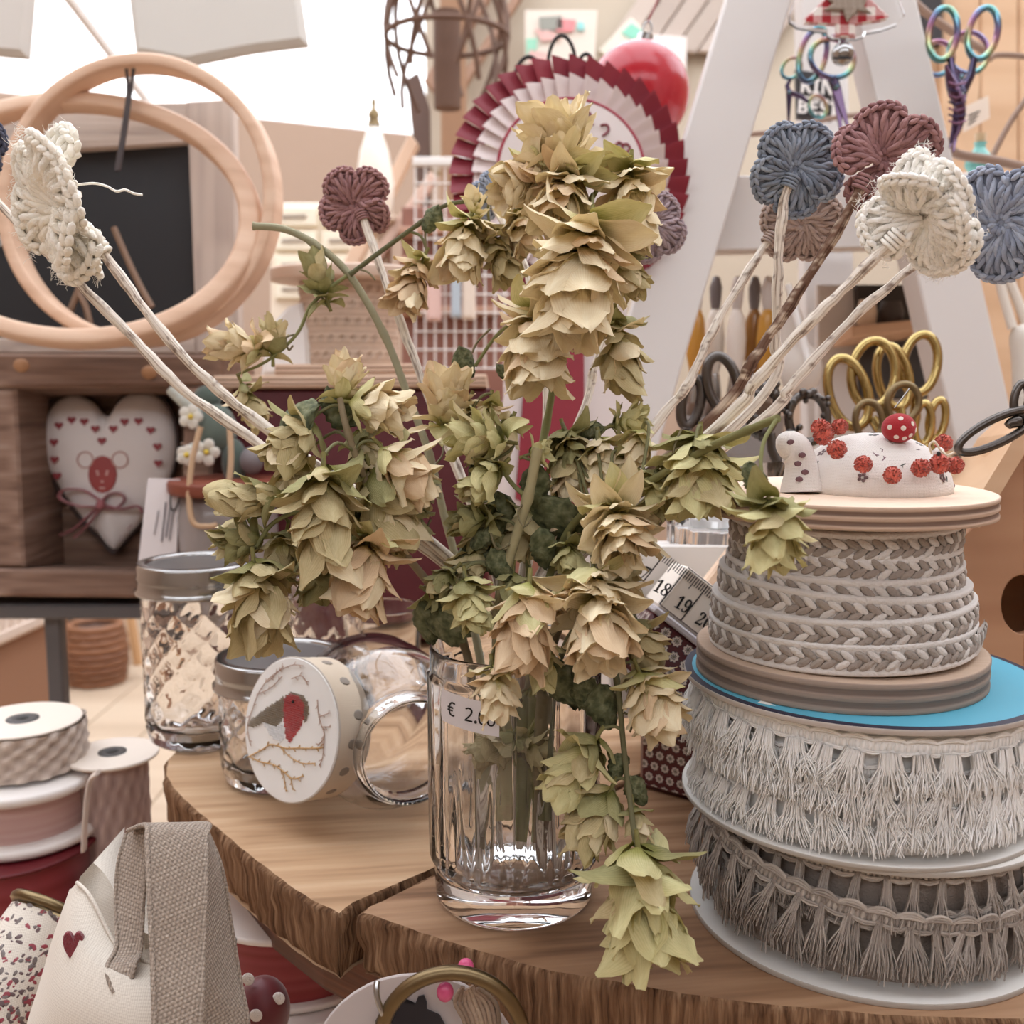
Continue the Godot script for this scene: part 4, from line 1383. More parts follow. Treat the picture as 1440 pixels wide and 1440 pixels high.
	hop_stem("dried hop stem trailing down the tumbler's right side to a big low cone",
		[{"path": [[766, 1150, .48], [780, 960, .472], [812, 880, .466], [850, 890, .458], [868, 960, .452], [876, 1040, .446], [884, 1110, .438], [894, 1190, .426]], "r": 0.0016, "col": rgb(104, 100, 70)}],
		[[896, 938, 936, 1028, 98, .45, .446, "straw", 0.7, 32], [842, 1032, 784, 1120, 92, .446, .444, "green", 0.45, 30], [862, 1104, 814, 1196, 84, .444, .443, "olive", 0.45, 28], [896, 1180, 914, 1348, 150, .422, .416, "green", 0.58, 38], [890, 1130, 902, 1180, 50, .438, .436, "olive", 0.5, 14]],
		[[842, 960, 872, 1022, .45, 0.3, 0.2, 1, 1], [838, 955, 800, 985, .452, 0, 0.3, 1, 2], [880, 1060, 866, 1100, .444, 0.2, 0.1, 1, 3], [886, 1090, 912, 1130, .44, 0.2, 0.2, 1, 1]], 7, [[[872, 1000, .45], [890, 1010, .448], [886, 1030, .446]]])
	hop_stem("dried hop stem low inside the tumbler, its two cones seen through the glass",
		[{"path": [[800, 1142, .492], [762, 1100, .492], [742, 1060, .492], [728, 1020, .492], [744, 960, .492], [756, 930, .49]], "r": 0.0018, "col": rgb(110, 98, 70)}],
		[[722, 1030, 672, 1062, 74, .49, .484, "olive", 0.8, 24], [728, 1036, 768, 1062, 68, .49, .484, "olive", 0.8, 24]], [], 8)
# a board given by its picture outline at depth d, standing d .. d + thick
func board(b: MB, outline: Array, d: float, thick: float, bevel := 0.0015) -> void:
	var keep := b.xf
	var o := at(720, 720, d + thick / 2)
	b.xf = keep * Transform3D(look, o)
	var poly := PackedVector2Array()
	for p in outline:
		poly.append(Vector2(p[0] - 720.0, 720.0 - p[1]) / FPX * d)
	b.prism(poly, thick, bevel)
	b.xf = keep

func closed_loop(c: Vector2, r: Vector2, rot: float, d: float, n := 28, wob := 0.0) -> PackedVector3Array:
	var out := PackedVector3Array()
	var a0 := deg_to_rad(rot)
	for k in n + 1:
		var a := TAU * k / n
		var p := Vector2(cos(a) * r.x, sin(a) * r.y).rotated(a0)
		out.append(at(c.x + p.x, c.y + p.y, d + wob * sin(a)))
	return out

# scissors with two finger loops; all places in picture units at depth d
func scissors(label: String, loops: Array, pivot: Vector2, tips: Array, d: float, rad: float, m: Material, group := "", ornate := false, rainbow := false) -> void:
	var o := thing("scissors", label, "scissors", at(pivot.x, pivot.y, d), group)
	var hues := [rgb(134, 108, 140), rgb(100, 124, 152), rgb(108, 166, 168), rgb(160, 170, 124), rgb(186, 158, 128), rgb(150, 104, 124)]
	for k in loops.size():
		var L: Array = loops[k]
		var b := inside(o)
		var dd: float = d + 0.003 * k
		var path := closed_loop(Vector2(L[0], L[1]), Vector2(L[2], L[3]), L[4], dd, 30)
		b.tube(path, rad, 8, false, 1, 1, 1.0, true)
		if rainbow:
			for i in b.K.size():
				var f := fposmod(b.P[i].y * 22.0 + b.P[i].x * 14.0 + k * 0.4, 1.0) * 5.99
				b.K[i] = (hues[int(f)] as Color).lerp(hues[(int(f) + 1) % 6], f - int(f)).srgb_to_linear()
		# shank from the loop to the pivot
		var low: Vector2 = Vector2(L[0], L[1]) + (pivot - Vector2(L[0], L[1])).normalized() * (L[3] * 0.97)
		var s := b.P.size()
		b.tube(PackedVector3Array([at(low.x, low.y, dd), at(lerpf(low.x, pivot.x, 0.5) + (4 if k else -4), lerpf(low.y, pivot.y, 0.5), dd), at(pivot.x, pivot.y, d + 0.001 * k)]), PackedFloat32Array([rad, rad * 1.25, rad * 1.5]), 8)
		if rainbow:
			for i in range(s, b.K.size()):
				b.K[i] = rgb(108, 84, 110).lerp(rgb(60, 66, 84), fposmod(i * 0.37, 1.0)).srgb_to_linear()
		if ornate:
			for q in 26:
				var a := TAU * q / 26.0
				var p := path[int(a / TAU * 30)]
				b.ball(p + Vector3(rng.randf_range(-1, 1), rng.randf_range(-1, 1), rng.randf_range(0, 1)) * rad * 1.3, Vector3.ONE * rad * rng.randf_range(0.5, 1.1), 6, 4)
		part(b, "handle", m, o)
	for k in tips.size():
		var t: Vector2 = tips[k]
		var b := inside(o)
		var side := (t - pivot).orthogonal().normalized() * rad / d * FPX * 1.7
		if rainbow:
			b.paint(rgb(104, 86, 108))
		board(b, [[pivot.x - side.x, pivot.y - side.y], [pivot.x + side.x, pivot.y + side.y], [t.x + side.x * 0.15, t.y + side.y * 0.15], [t.x - side.x * 0.15, t.y - side.y * 0.15]], d + 0.0015 * k, 0.0014, 0.0004)
		part(b, "blade", m, o)
	var sc := inside(o)
	if rainbow:
		sc.paint(rgb(120, 150, 160))
	sc.ball(at(pivot.x, pivot.y, d - 0.001), Vector3.ONE * rad * 1.1, 10, 6)
	part(sc, "pivot_screw", m, o)

func build_ladder() -> void:
	var D := 0.9
	var wp: Material = mats["white paint"]
	var o := thing("ladder_shelf", "white painted A-shaped ladder display with a shelf across its legs", "ladder", on(1000, 936, TOP))
	var b := inside(o)
	board(b, [[1127, -346], [1217, -346], [970, 480], [836, 936], [741, 936], [875, 480]], D, 0.036)
	part(b, "leg", wp, o)
	b = inside(o)
	board(b, [[1117, -346], [1210, -346], [1425, 590], [1504, 936], [1416, 936], [1340, 600]], D, 0.036)
	part(b, "leg", wp, o)
	b = inside(o)
	board(b, [[1085, -390], [1250, -390], [1256, -330], [1080, -330]], D - 0.004, 0.05)
	part(b, "cap", wp, o)
	b = inside(o)
	board(b, [[1000, 247], [1520, 240], [1520, 342], [1000, 353]], D + 0.038, 0.014)
	part(b, "shelf_front", wp, o)
	b = inside(o)
	var q := [at(1000, 353, D + 0.04), at(1520, 342, D + 0.04), at(1520, 345, D + 0.30), at(1000, 360, D + 0.30)]
	var n := Vector3.UP * 0.012
	b.q(b.v(q[0]), b.v(q[3]), b.v(q[2]), b.v(q[1]))
	b.q(b.v(q[0] + n), b.v(q[1] + n), b.v(q[2] + n), b.v(q[3] + n))
	part(b, "shelf_board", wp, o)
	b = inside(o)                                        # the rear frame
	board(b, [[1120, -346], [1180, -346], [1215, 880], [1140, 880]], D + 0.34, 0.03)
	part(b, "rear_leg", wp, o)
	b = inside(o)
	board(b, [[1150, 400], [1296, 400], [1310, 640], [1150, 640]], D + 0.28, 0.012)
	part(b, "rear_panel", wp, o)
	build_rosette()
	build_ornament()
	# ---- scissors
	scissors("rainbow plated scissors with a dark purple handle, at the ladder's right side", [[1326, 48, 20, 37, 8], [1382, 47, 20, 37, 14]], Vector2(1352, 132), [Vector2(1341, 214), Vector2(1336, 208)], 0.86, 0.0029, mats["rainbow"], "", false, true)
	var body := MB.new()                                 # its moulded stork-like grip
	var last := get_child(get_child_count() - 1) as Node3D
	body = inside(last)
	body.paint(rgb(98, 74, 94))
	body.tube(curve(ats([[1330, 92], [1338, 120], [1350, 150], [1350, 178], [1340, 200]], 0.857), 4), PackedFloat32Array([0.002, 0.003, 0.0045, 0.006, 0.0072, 0.0078, 0.008, 0.0078, 0.0072, 0.0066, 0.006, 0.005, 0.004, 0.0034, 0.0028, 0.002, 0.001]), 10, true, 1, 1, 0.5)
	for k in 7:
		body.paint(rgb(70, 60, 84) if k % 2 else rgb(134, 96, 116))
		body.tube(ats([[1334, 116 + k * 9, 0.853], [1344, 120 + k * 9, 0.849], [1358, 116 + k * 9, 0.852]]), 0.0009, 5)
	part(body, "moulded_grip", mats["rainbow"], last, "purple scaly grip")
	scissors("pale turquoise and gold scissors hanging behind the purple ones", [[1362, 74, 28, 29, 0], [1318, 82, 22, 24, 20]], Vector2(1352, 108), [Vector2(1346, 150)], 0.93, 0.0024, mats["rainbow"], "", false, true)
	scissors("rainbow plated scissors hanging under the glass ornament", [[1170, 82, 31, 27, 20], [1143, 78, 18, 38, 15]], Vector2(1176, 122), [Vector2(1196, 190), Vector2(1184, 196)], 0.90, 0.0026, mats["rainbow"], "", false, true)
	scissors("small green tinted scissors beside the black lettered sign", [[1113, 96, 12, 16, 40], [1150, 150, 12, 16, -20]], Vector2(1110, 130), [Vector2(1109, 184)], 0.94, 0.0017, mats["rainbow"], "", false, true)
	scissors("antique dark steel scissors with one tall oval handle, behind the whitewashed twigs", [[1016, 540, 21, 40, -14], [972, 566, 13, 34, 12]], Vector2(1000, 610), [Vector2(1003, 740), Vector2(985, 735)], 0.66, 0.0034, mats["dark steel"])
	scissors("antique dark steel scissors with ornate round handles, beside the turtle pincushion", [[1074, 577, 18, 35, 12], [1136, 588, 27, 34, 0]], Vector2(1098, 655), [Vector2(1090, 760), Vector2(1075, 756)], 0.66, 0.0030, mats["dark steel"], "", true)
	scissors("gold scissors with the widest open handle, leftmost of the gold ones", [[1193, 552, 27, 50, -16], [1228, 526, 31, 47, 6]], Vector2(1258, 622), [Vector2(1268, 740), Vector2(1258, 742)], 0.70, 0.0034, mats["gold"], "")
	scissors("gold scissors standing just left of the ladder's right leg", [[1256, 530, 22, 44, -12], [1294, 512, 24, 42, 10]], Vector2(1278, 620), [Vector2(1284, 740), Vector2(1276, 744)], 0.72, 0.0034, mats["gold"], "")
	scissors("small gold scissors low behind the red dotted ball", [[1298, 596, 12, 29, 4], [1318, 590, 11, 28, 10]], Vector2(1304, 644), [Vector2(1300, 740), Vector2(1306, 742)], 0.68, 0.0028, mats["gold"], "")
	scissors("small bronze scissors with round handles low behind the turtle pincushion", [[1222, 592, 19, 27, -6], [1270, 566, 22, 26, 14]], Vector2(1250, 640), [Vector2(1240, 740), Vector2(1250, 742)], 0.67, 0.0024, mats["brass"], "")
	scissors("dark steel scissors with long narrow handles lying at the right edge", [[1402, 606, 60, 17, -26], [1436, 563, 10, 24, 8]], Vector2(1432, 592), [Vector2(1480, 566), Vector2(1470, 560)], 0.50, 0.0021, mats["dark steel"])
	# two cut glasses hold the scissors
	for g in [[1010, 763, 0.041, 0.055, "cut crystal glass holding dark scissors behind the plywood spool"], [1262, 764, 0.036, 0.06, "cut crystal glass holding the gold scissors, behind the pincushion"]]:
		var c := at(g[0], g[1], 0.67)
		var gl := thing("crystal_glass", g[4], "glass", c)
		b = MB.new()
		var R: float = g[2]
		var H: float = g[3]
		var pts := PackedVector3Array()
		for pr in [[0.0, 0.001], [0.7, 0.0], [0.78, 0.003], [0.8, 0.4], [0.9, 0.7], [1.0, 1.0], [0.95, 1.0], [0.85, 0.7], [0.72, 0.25], [0.3, 0.18], [0.0, 0.18]]:
			for i in 65:
				var a := TAU * i / 64
				var cut: float = (0.05 * (absf(sin(a * 8.0)) - 0.5)) if pr[0] > 0.75 and pr[1] > 0.0 and pr[1] < 0.5 else 0.0
				pts.append(Vector3(cos(a) * R * (pr[0] + cut), pr[1] * H, -sin(a) * R * (pr[0] + cut)))
		b.grid(pts, 65, 11, true)
		part(b, "cut_glass_body", mats["glass"], gl)
	# ---- brushes under the shelf
	var bcol := [rgb(196, 142, 60), rgb(232, 224, 214), rgb(238, 230, 222), rgb(150, 104, 50), rgb(206, 152, 66)]
	var bname := ["mustard handled brush, leftmost under the ladder shelf", "white handled brush, second from the left under the ladder shelf", "white handled brush in the middle under the ladder shelf", "brown handled brush under the ladder shelf beside a mustard one", "mustard handled brush, rightmost under the ladder shelf"]
	var bx := [976, 1002, 1032, 1056, 1074]
	for k in 5:
		var dd: float = 1.02 + 0.02 * (k % 2)
		var base := at(bx[k], 590, dd)
		var u := thing("brush", bname[k], "brush", base, "brushes under the ladder shelf")
		var s := px(1.0, dd)
		b = MB.new()
		b.paint(bcol[k])
		b.lathe([Vector2(7 * s, 62 * s), Vector2(13 * s, 90 * s), Vector2(14 * s, 112 * s), Vector2(11 * s, 140 * s), Vector2(6 * s, 152 * s)], 18)
		part(b, "handle", mats["gloss"], u)
		b = MB.new()
		b.paint(rgb(120, 112, 112) if k % 2 else rgb(206, 196, 190))
		b.lathe([Vector2(6 * s, 152 * s), Vector2(8 * s, 165 * s), Vector2(9 * s, 182 * s), Vector2(5 * s, 196 * s), Vector2(0, 198 * s)], 18)
		part(b, "handle_end", mats["gloss"], u)
		b = MB.new()
		b.lathe([Vector2(11 * s, 22 * s), Vector2(11 * s, 40 * s), Vector2(8 * s, 62 * s), Vector2(7 * s, 64 * s)], 18)
		part(b, "ferrule", mats["steel"], u)
		b = MB.new()
		b.paint(rgb(112, 88, 70))
		b.lathe([Vector2(0, 0), Vector2(12 * s, 0), Vector2(13 * s, 14 * s), Vector2(11 * s, 24 * s)], 18)
		part(b, "bristles", mats["felt"], u)
	var jar := thing("brush_jar", "small grey stoneware pot holding the brushes under the ladder shelf", "pot", at(1026, 800, 1.04))
	b = MB.new()
	b.paint(rgb(150, 146, 144))
	var js := px(1.0, 1.04)
	b.lathe([Vector2(0, 0), Vector2(56 * js, 0), Vector2(64 * js, 20 * js), Vector2(68 * js, 215 * js), Vector2(64 * js, 215 * js), Vector2(58 * js, 190 * js), Vector2(0, 188 * js)], 32)
	part(b, "body", mats["paint"], jar)
	# ---- things hanging round the ladder
	var sign_ := thing("letter_sign", "black framed sign with white lettering seen between the ladder legs", "sign", at(1142, 166, 1.2))
	b = inside(sign_)
	b.paint(rgb(40, 38, 38))
	board(b, [[1120, 96], [1170, 104], [1172, 168], [1122, 164]], 1.2, 0.012, 0.002)
	part(b, "plaque", mats["paint"], sign_)
	for row in [["KIN", 122, 0.017], ["BEST", 152, 0.0155]]:
		var tm := part(lettering(row[0], row[2], 0.001, "Droid Sans", true), "lettering", mats["card"], sign_)
		tm.transform = Transform3D(look * Basis(Vector3.BACK, -0.08), at(1150, row[1], 1.195) - sign_.position)
	b = inside(sign_)
	board(b, [[1128, 134], [1166, 140], [1166, 143], [1128, 137]], 1.199, 0.002, 0.0)
	part(b, "printed_rule", mats["card"], sign_)
	for tw in [["bare brown twig running behind the ladder above the blue flower", [[1040, 190, 1.05], [1100, 184, 1.05], [1160, 168, 1.05], [1215, 160, 1.06]], 0.0028], ["bare brown twig curving out from behind the ladder's right leg", [[1330, 196, 0.95], [1345, 216, 0.95], [1400, 226, 0.95], [1460, 240, 0.95]], 0.0045], ["thin bare twig forking upward at the right edge above the turquoise bottle", [[1388, 236, 1.0], [1405, 200, 1.0], [1425, 165, 1.0], [1450, 130, 1.0]], 0.003], ["brown twig crossing the pine panel beside the rainbow scissors", [[1392, 84, 1.05], [1400, 78, 1.05], [1425, 78, 1.05], [1460, 82, 1.05]], 0.003], ["pale brown branch behind the top of the ladder's right leg", [[1285, 2, 1.1], [1305, 20, 1.1], [1345, 48, 1.1], [1390, 74, 1.1]], 0.0045]]:
		var u := thing("twig", tw[0], "twig", at(tw[1][0][0], tw[1][0][1], tw[1][0][2]))
		b = inside(u)
		b.paint(rgb(150, 122, 104))
		b.tube(curve(ats(tw[1]), 6), tw[2], 7)
		part(b, "bark", mats["paint"], u)
	var tag_ := thing("paper_tag", "small cream paper tag hanging on the pine panel at the right", "tag", at(1372, 190, 1.15))
	b = inside(tag_)
	b.paint(rgb(226, 208, 190))
	board(b, [[1352, 152], [1390, 134], [1392, 166], [1355, 186]], 1.15, 0.001, 0.0)
	part(b, "card", mats["paint"], tag_)
	b = inside(tag_)
	b.tube(ats([[1376, 140], [1378, 110], [1382, 84]], 1.15), 0.0006, 4)
	part(b, "thread", mats["twine"], tag_)
	for k in 3:
		b = inside(tag_)
		board(b, [[1362, 162 + 6 * k], [1378 - 3 * k, 155 + 6 * k], [1378 - 3 * k, 157 + 6 * k], [1362, 164 + 6 * k]], 1.1493, 0.0006, 0.0)
		part(b, "printed_line", mats["ink"], tag_)
	var bo := thing("mini_bottle", "tiny turquoise glass bottle with a cork on the ladder shelf", "bottle", at(1376, 242, 0.97))
	var s := px(1.0, 0.97)
	b = MB.new()
	b.paint(rgb(120, 190, 182))
	b.lathe([Vector2(0, 0), Vector2(14 * s, 0), Vector2(19 * s, 8 * s), Vector2(18 * s, 18 * s), Vector2(9 * s, 30 * s), Vector2(7 * s, 36 * s), Vector2(9 * s, 40 * s), Vector2(0, 40 * s)], 20)
	part(b, "body", mats["gloss"], bo)
	b = MB.new()
	b.paint(rgb(206, 178, 140))
	b.lathe([Vector2(7 * s, 39 * s), Vector2(8 * s, 52 * s), Vector2(0, 53 * s)], 14)
	part(b, "cork", mats["felt"], bo)
	# small shelf seen below the ladder shelf, and white cloth things
	var sh := thing("wall_shelf", "small dark shelf with a pale wooden ledge behind the gold scissors", "shelf", at(1245, 560, 1.12))
	b = inside(sh)
	b.paint(rgb(52, 44, 40))
	board(b, [[1204, 400], [1300, 400], [1306, 560], [1210, 560]], 1.17, 0.01)
	part(b, "back_panel", mats["paint"], sh)
	b = inside(sh)
	b.paint(rgb(206, 168, 136))
	board(b, [[1198, 458], [1300, 448], [1302, 464], [1200, 474]], 1.10, 0.07)
	part(b, "ledge", mats["paint"], sh)
	for it in [["small_pot", "small dark pot on the ledge behind the gold scissors", "pot", 1252, 452, 16, 30, rgb(66, 58, 54)], ["small_pot", "small cream pot at the end of the ledge behind the gold scissors", "pot", 1218, 454, 13, 34, rgb(222, 200, 176)]]:
		var u := thing(it[0], it[1], it[2], at(it[3], it[4] + 2, 1.12))
		var sc := px(1.0, 1.12)
		b = MB.new()
		b.paint(it[7])
		b.lathe([Vector2(0, 0), Vector2(it[5] * sc, 0), Vector2(it[5] * 1.1 * sc, it[6] * 0.5 * sc), Vector2(it[5] * 0.8 * sc, it[6] * sc), Vector2(it[5] * 0.6 * sc, it[6] * sc), Vector2(it[5] * 0.5 * sc, it[6] * 0.5 * sc), Vector2(0, it[6] * 0.4 * sc)], 18)
		part(b, "body", mats["paint"], u)
	var cl := thing("cloth_bundle", "soft white cloth bundle below the ladder shelf beside the brushes", "bundle", at(1126, 560, 0.98))
	b = inside(cl)
	b.paint(rgb(226, 218, 210))
	b.ball(at(1126, 520, 0.98), Vector3(0.020, 0.026, 0.018), 14, 10)
	b.ball(at(1112, 470, 0.985), Vector3(0.014, 0.03, 0.014), 12, 8)
	part(b, "cloth", mats["cotton"], cl)
	b = inside(cl)
	b.tube(ats([[1108, 400], [1124, 460], [1140, 520]], 0.96), 0.0035, 6)
	part(b, "cord", mats["cotton"], cl)
	cl = thing("cloth_bag", "white cloth bag hanging by two cords at the right edge", "bag", at(1430, 580, 0.92))
	b = inside(cl)
	b.paint(rgb(232, 224, 214))
	b.tube(curve(ats([[1432, 458, .92], [1440, 490, .92], [1442, 540, .92], [1438, 600, .92]]), 5), PackedFloat32Array([0.006, 0.010, 0.013, 0.015, 0.016, 0.016, 0.016, 0.016, 0.016, 0.016, 0.016, 0.016, 0.016, 0.015, 0.013, 0.008]), 14, true, 1, 1, 0.6)
	part(b, "cloth", mats["cotton"], cl)
	for q2 in [[[1400, 372], [1412, 420], [1424, 462]], [[1410, 372], [1430, 420], [1446, 462]]]:
		b = inside(cl)
		b.paint(rgb(232, 222, 210))
		b.tube(ats(q2, 0.92), 0.0042, 7)
		part(b, "cord", mats["cotton"], cl)

func build_rosette() -> void:
	var D := 0.886
	var o := thing("rosette", "red and white pleated ribbon rosette with tails hanging on the ladder", "rosette", at(801, 250, D), "", (look * Basis(Vector3.UP, 0.08)).scaled_local(Vector3.ONE * 1.105))
	var red := rgb(140, 24, 46)
	var dark := rgb(104, 16, 34)
	var pale := rgb(222, 206, 202)
	for rg in [["red_pleats", 0.070, 0.0915, 40, red, dark, 0.0, 0.007], ["white_pleats", 0.052, 0.0745, 40, pale, rgb(206, 188, 186), 0.0055, 0.006]]:
		var b := MB.new()
		var n: int = rg[3]
		for k in n:
			var a0 := TAU * k / n
			var w := TAU / n
			var jit := rng.randf_range(-0.02, 0.02)
			var grid := PackedVector3Array()
			# rows outward; columns: under fold, valley, ramp, crest
			for j in 5:
				var r := lerpf(rg[1], rg[2], j / 4.0)
				for c in 5:
					var f := [0.0, 0.3, 0.65, 0.96, 1.10][c] as float
					var z: float = rg[6] + rg[7] * [0.1, 0.25, 0.65, 1.0, 1.05][c] * (0.35 + 0.65 * j / 4.0)
					var rr: float = r + (0.0018 * f if j == 4 else 0.0) + jit * 0.03 * (j / 4.0)
					var a := a0 + w * f + jit * j / 8.0
					grid.append(Vector3(rr * cos(a), rr * sin(a), z))
			b.paint((rg[4] as Color).lerp(rg[5], rng.randf() * 0.35))
			# right = angle, next row = outward gives -Z; reverse the rows
			var rev := PackedVector3Array()
			for j in range(4, -1, -1):
				for c in 5:
					rev.append(grid[j * 5 + c])
			b.grid(rev, 5, 5)
			# the turned-back fold under the crest
			var fold := PackedVector3Array()
			for j in range(4, -1, -1):
				fold.append(grid[j * 5 + 4])
				var p := grid[j * 5 + 3]
				fold.append(Vector3(p.x, p.y, rg[6]).rotated(Vector3.BACK, -w * 0.35))
			b.grid(fold, 2, 5)
		part(b, rg[0], mats["satin"], o)
	var b := MB.new()
	b.paint(rgb(226, 214, 210))
	b.xf = Transform3D(Basis(Vector3.RIGHT, PI / 2), Vector3.ZERO)
	b.lathe([Vector2(0.0565, 0.001), Vector2(0.0572, 0.011), Vector2(0.0555, 0.0128), Vector2(0.03, 0.0142), Vector2(0.0, 0.0145)], 56)
	part(b, "padded_centre", mats["aida"], o)
	b = MB.new()
	b.paint(rgb(158, 44, 66))
	b.tube(ring(Vector3(0, 0, 0.0118), 0.0568, Basis(), 72), 0.0013, 6, false, 1, 1, 1.0, true)
	part(b, "piping", mats["cotton"], o)
	# stitched outlines on the centre
	var stitch := [[[0.0085, 0.040], [0.011, 0.046], [0.0145, 0.044], [0.013, 0.039], [0.0165, 0.036]], [[0.022, 0.036], [0.027, 0.0365], [0.028, 0.032], [0.0235, 0.028]], [[0.033, 0.020], [0.0355, 0.0235], [0.039, 0.0215], [0.0375, 0.0165], [0.034, 0.014]], [[0.039, 0.0215], [0.0425, 0.0225], [0.045, 0.019], [0.042, 0.016]], [[-0.0445, -0.012], [-0.047, -0.004], [-0.0465, 0.006]]]
	for s in stitch:
		b = MB.new()
		b.paint(rgb(128, 40, 58))
		var pts := PackedVector3Array()
		for p in s:
			pts.append(Vector3(p[0], p[1], 0.0146 - 0.0000 + 0.0002 - pow(Vector2(p[0], p[1]).length() / 0.057, 4) * 0.0015))
		b.tube(curve(pts, 5), 0.0009, 5)
		part(b, "stitched_outline", mats["cotton"], o)
	for tl in [["white_tail", [[-0.028, -0.03], [0.012, -0.03], [0.001, -0.27], [-0.0665, -0.262]], rgb(224, 212, 208), -0.004], ["white_tail", [[-0.002, -0.03], [0.042, -0.03], [0.0565, -0.262], [0.002, -0.27]], rgb(224, 212, 208), -0.007], ["red_tail", [[-0.026, -0.03], [0.010, -0.03], [0.0125, -0.252], [-0.015, -0.262], [-0.0425, -0.250]], rgb(140, 24, 46), 0.0]]:
		b = MB.new()
		b.paint(tl[2])
		var poly := PackedVector2Array()
		for p in tl[1]:
			poly.append(Vector2(p[0], p[1]))
		b.xf = Transform3D(Basis(), Vector3(0, 0, tl[3]))
		b.prism(poly, 0.0007, 0.0)
		part(b, tl[0], mats["satin"], o)
	# behind it: loops of black wire and a red ball
	var w := thing("wire_ornament", "black wire crown whose loops rise behind the red rosette", "decoration", at(785, 130, 0.93))
	for L in [[744, 92, 22, 36, 0], [790, 68, 20, 42, 0], [824, 88, 15, 36, 0], [760, 96, 16, 32, 0]]:
		b = inside(w)
		var p := PackedVector3Array()
		for k in 17:
			var a := PI * k / 16
			p.append(at(L[0] - cos(a) * L[2], L[1] + 30 - sin(a) * (L[3] + 6), 0.93))
		b.tube(p, 0.0018, 6)
		part(b, "wire_loop", mats["iron"], w)
	b = inside(w)
	b.tube(ats([[722, 122], [770, 124], [838, 120]], 0.93), 0.0022, 6)
	part(b, "wire_rim", mats["iron"], w)
	var ba := thing("red_bauble", "large glossy red glass bauble behind the rosette", "bauble", at(898, 195, 1.02))
	b = inside(ba)
	b.paint(rgb(176, 34, 48))
	b.ball(at(898, 132, 1.02), Vector3.ONE * px(71, 1.02), 40, 24)
	part(b, "ball", mats["gloss"], ba)
	b = inside(ba)
	b.tube(ats([[905, 64, 1.02], [908, 50, 1.02]]), 0.008, 14)
	part(b, "metal_cap", mats["steel"], ba)
	b = inside(ba)
	b.tube(closed_loop(Vector2(910, 42), Vector2(6, 12), 10, 1.02, 14), 0.0012, 6, false, 1, 1, 1, true)
	part(b, "hanging_ring", mats["steel"], ba)
	b = inside(ba)
	b.paint(rgb(150, 70, 74))
	b.tube(ats([[910, 32, 1.02], [925, 0, 1.02], [945, -60, 1.02]]), 0.0012, 5)
	part(b, "cord", mats["paint"], ba)

func build_ornament() -> void:
	var D := 0.84
	var o := thing("glass_ornament", "clear glass tree ornament with a red gingham tree and silver bell", "ornament", at(1185, 60, D))
	var b := inside(o)
	var outline := [[1150, -110], [1110, 20], [1111, 30], [1122, 38], [1150, 43], [1163, 44], [1165, 50], [1172, 54], [1206, 54], [1215, 51], [1218, 46], [1240, 42], [1262, 34], [1274, 20], [1230, -110]]
	board(b, outline, D, 0.006, 0.0015)
	part(b, "glass_tree", mats["glass"], o)
	var ck := MB.new()
	var im := Image.create(128, 128, false, Image.FORMAT_RGB8)
	for y in 128:
		for x in 128:
			var a := (x / 32) % 2
			var c := (y / 32) % 2
			var col := rgb(168, 40, 48) if a == 1 and c == 1 else (rgb(230, 220, 212) if a == 0 and c == 0 else (rgb(172, 52, 58) if (x + y) % 8 < 4 else rgb(226, 206, 200)))
			im.set_pixel(x, y, col)
	mat("gingham", Color.WHITE, 0.95, {"tex": tex(im), "rim": 0.3})
	ck = inside(o)
	board(ck, [[1172, -60], [1158, 0], [1131, 26], [1131, 33], [1176, 35], [1175, 51], [1204, 52], [1203, 35], [1246, 28], [1251, 22], [1220, -6], [1200, -60]], D - 0.009, 0.004, 0.0012)
	for k in ck.U.size():
		ck.U[k] *= 3.5
	part(ck, "gingham_tree", mats["gingham"], o)
	b = inside(o)
	b.paint(rgb(206, 188, 160))
	board(b, [[1160, -6], [1222, -8], [1216, 8], [1226, 18], [1206, 14], [1192, 30], [1186, 13], [1158, 14], [1172, 4]], D - 0.013, 0.003, 0.0008)
	part(b, "burlap_star", mats["linen"], o)
	b = inside(o)
	b.ball(at(1185, 76, D), Vector3.ONE * px(16, D), 20, 14)
	part(b, "bell", mats["steel"], o)
	b = inside(o)
	b.tube(PackedVector3Array([at(1192, -108, D + 0.003), at(1192, -340, 0.898)]), 0.0008, 5)
	part(b, "hanging_cord", mats["twine"], o)
	b = inside(o)
	b.tube(closed_loop(Vector2(1185, 60), Vector2(5, 7), 0, D - 0.004, 12), 0.001, 5, false, 1, 1, 1, true)
	part(b, "bell_ring", mats["steel"], o)
	b = inside(o)
	board(b, [[1172, 80], [1198, 80], [1198, 82], [1172, 82]], D - px(16, D), 0.002, 0.0)
	part(b, "bell_slot", mats["ink"], o)

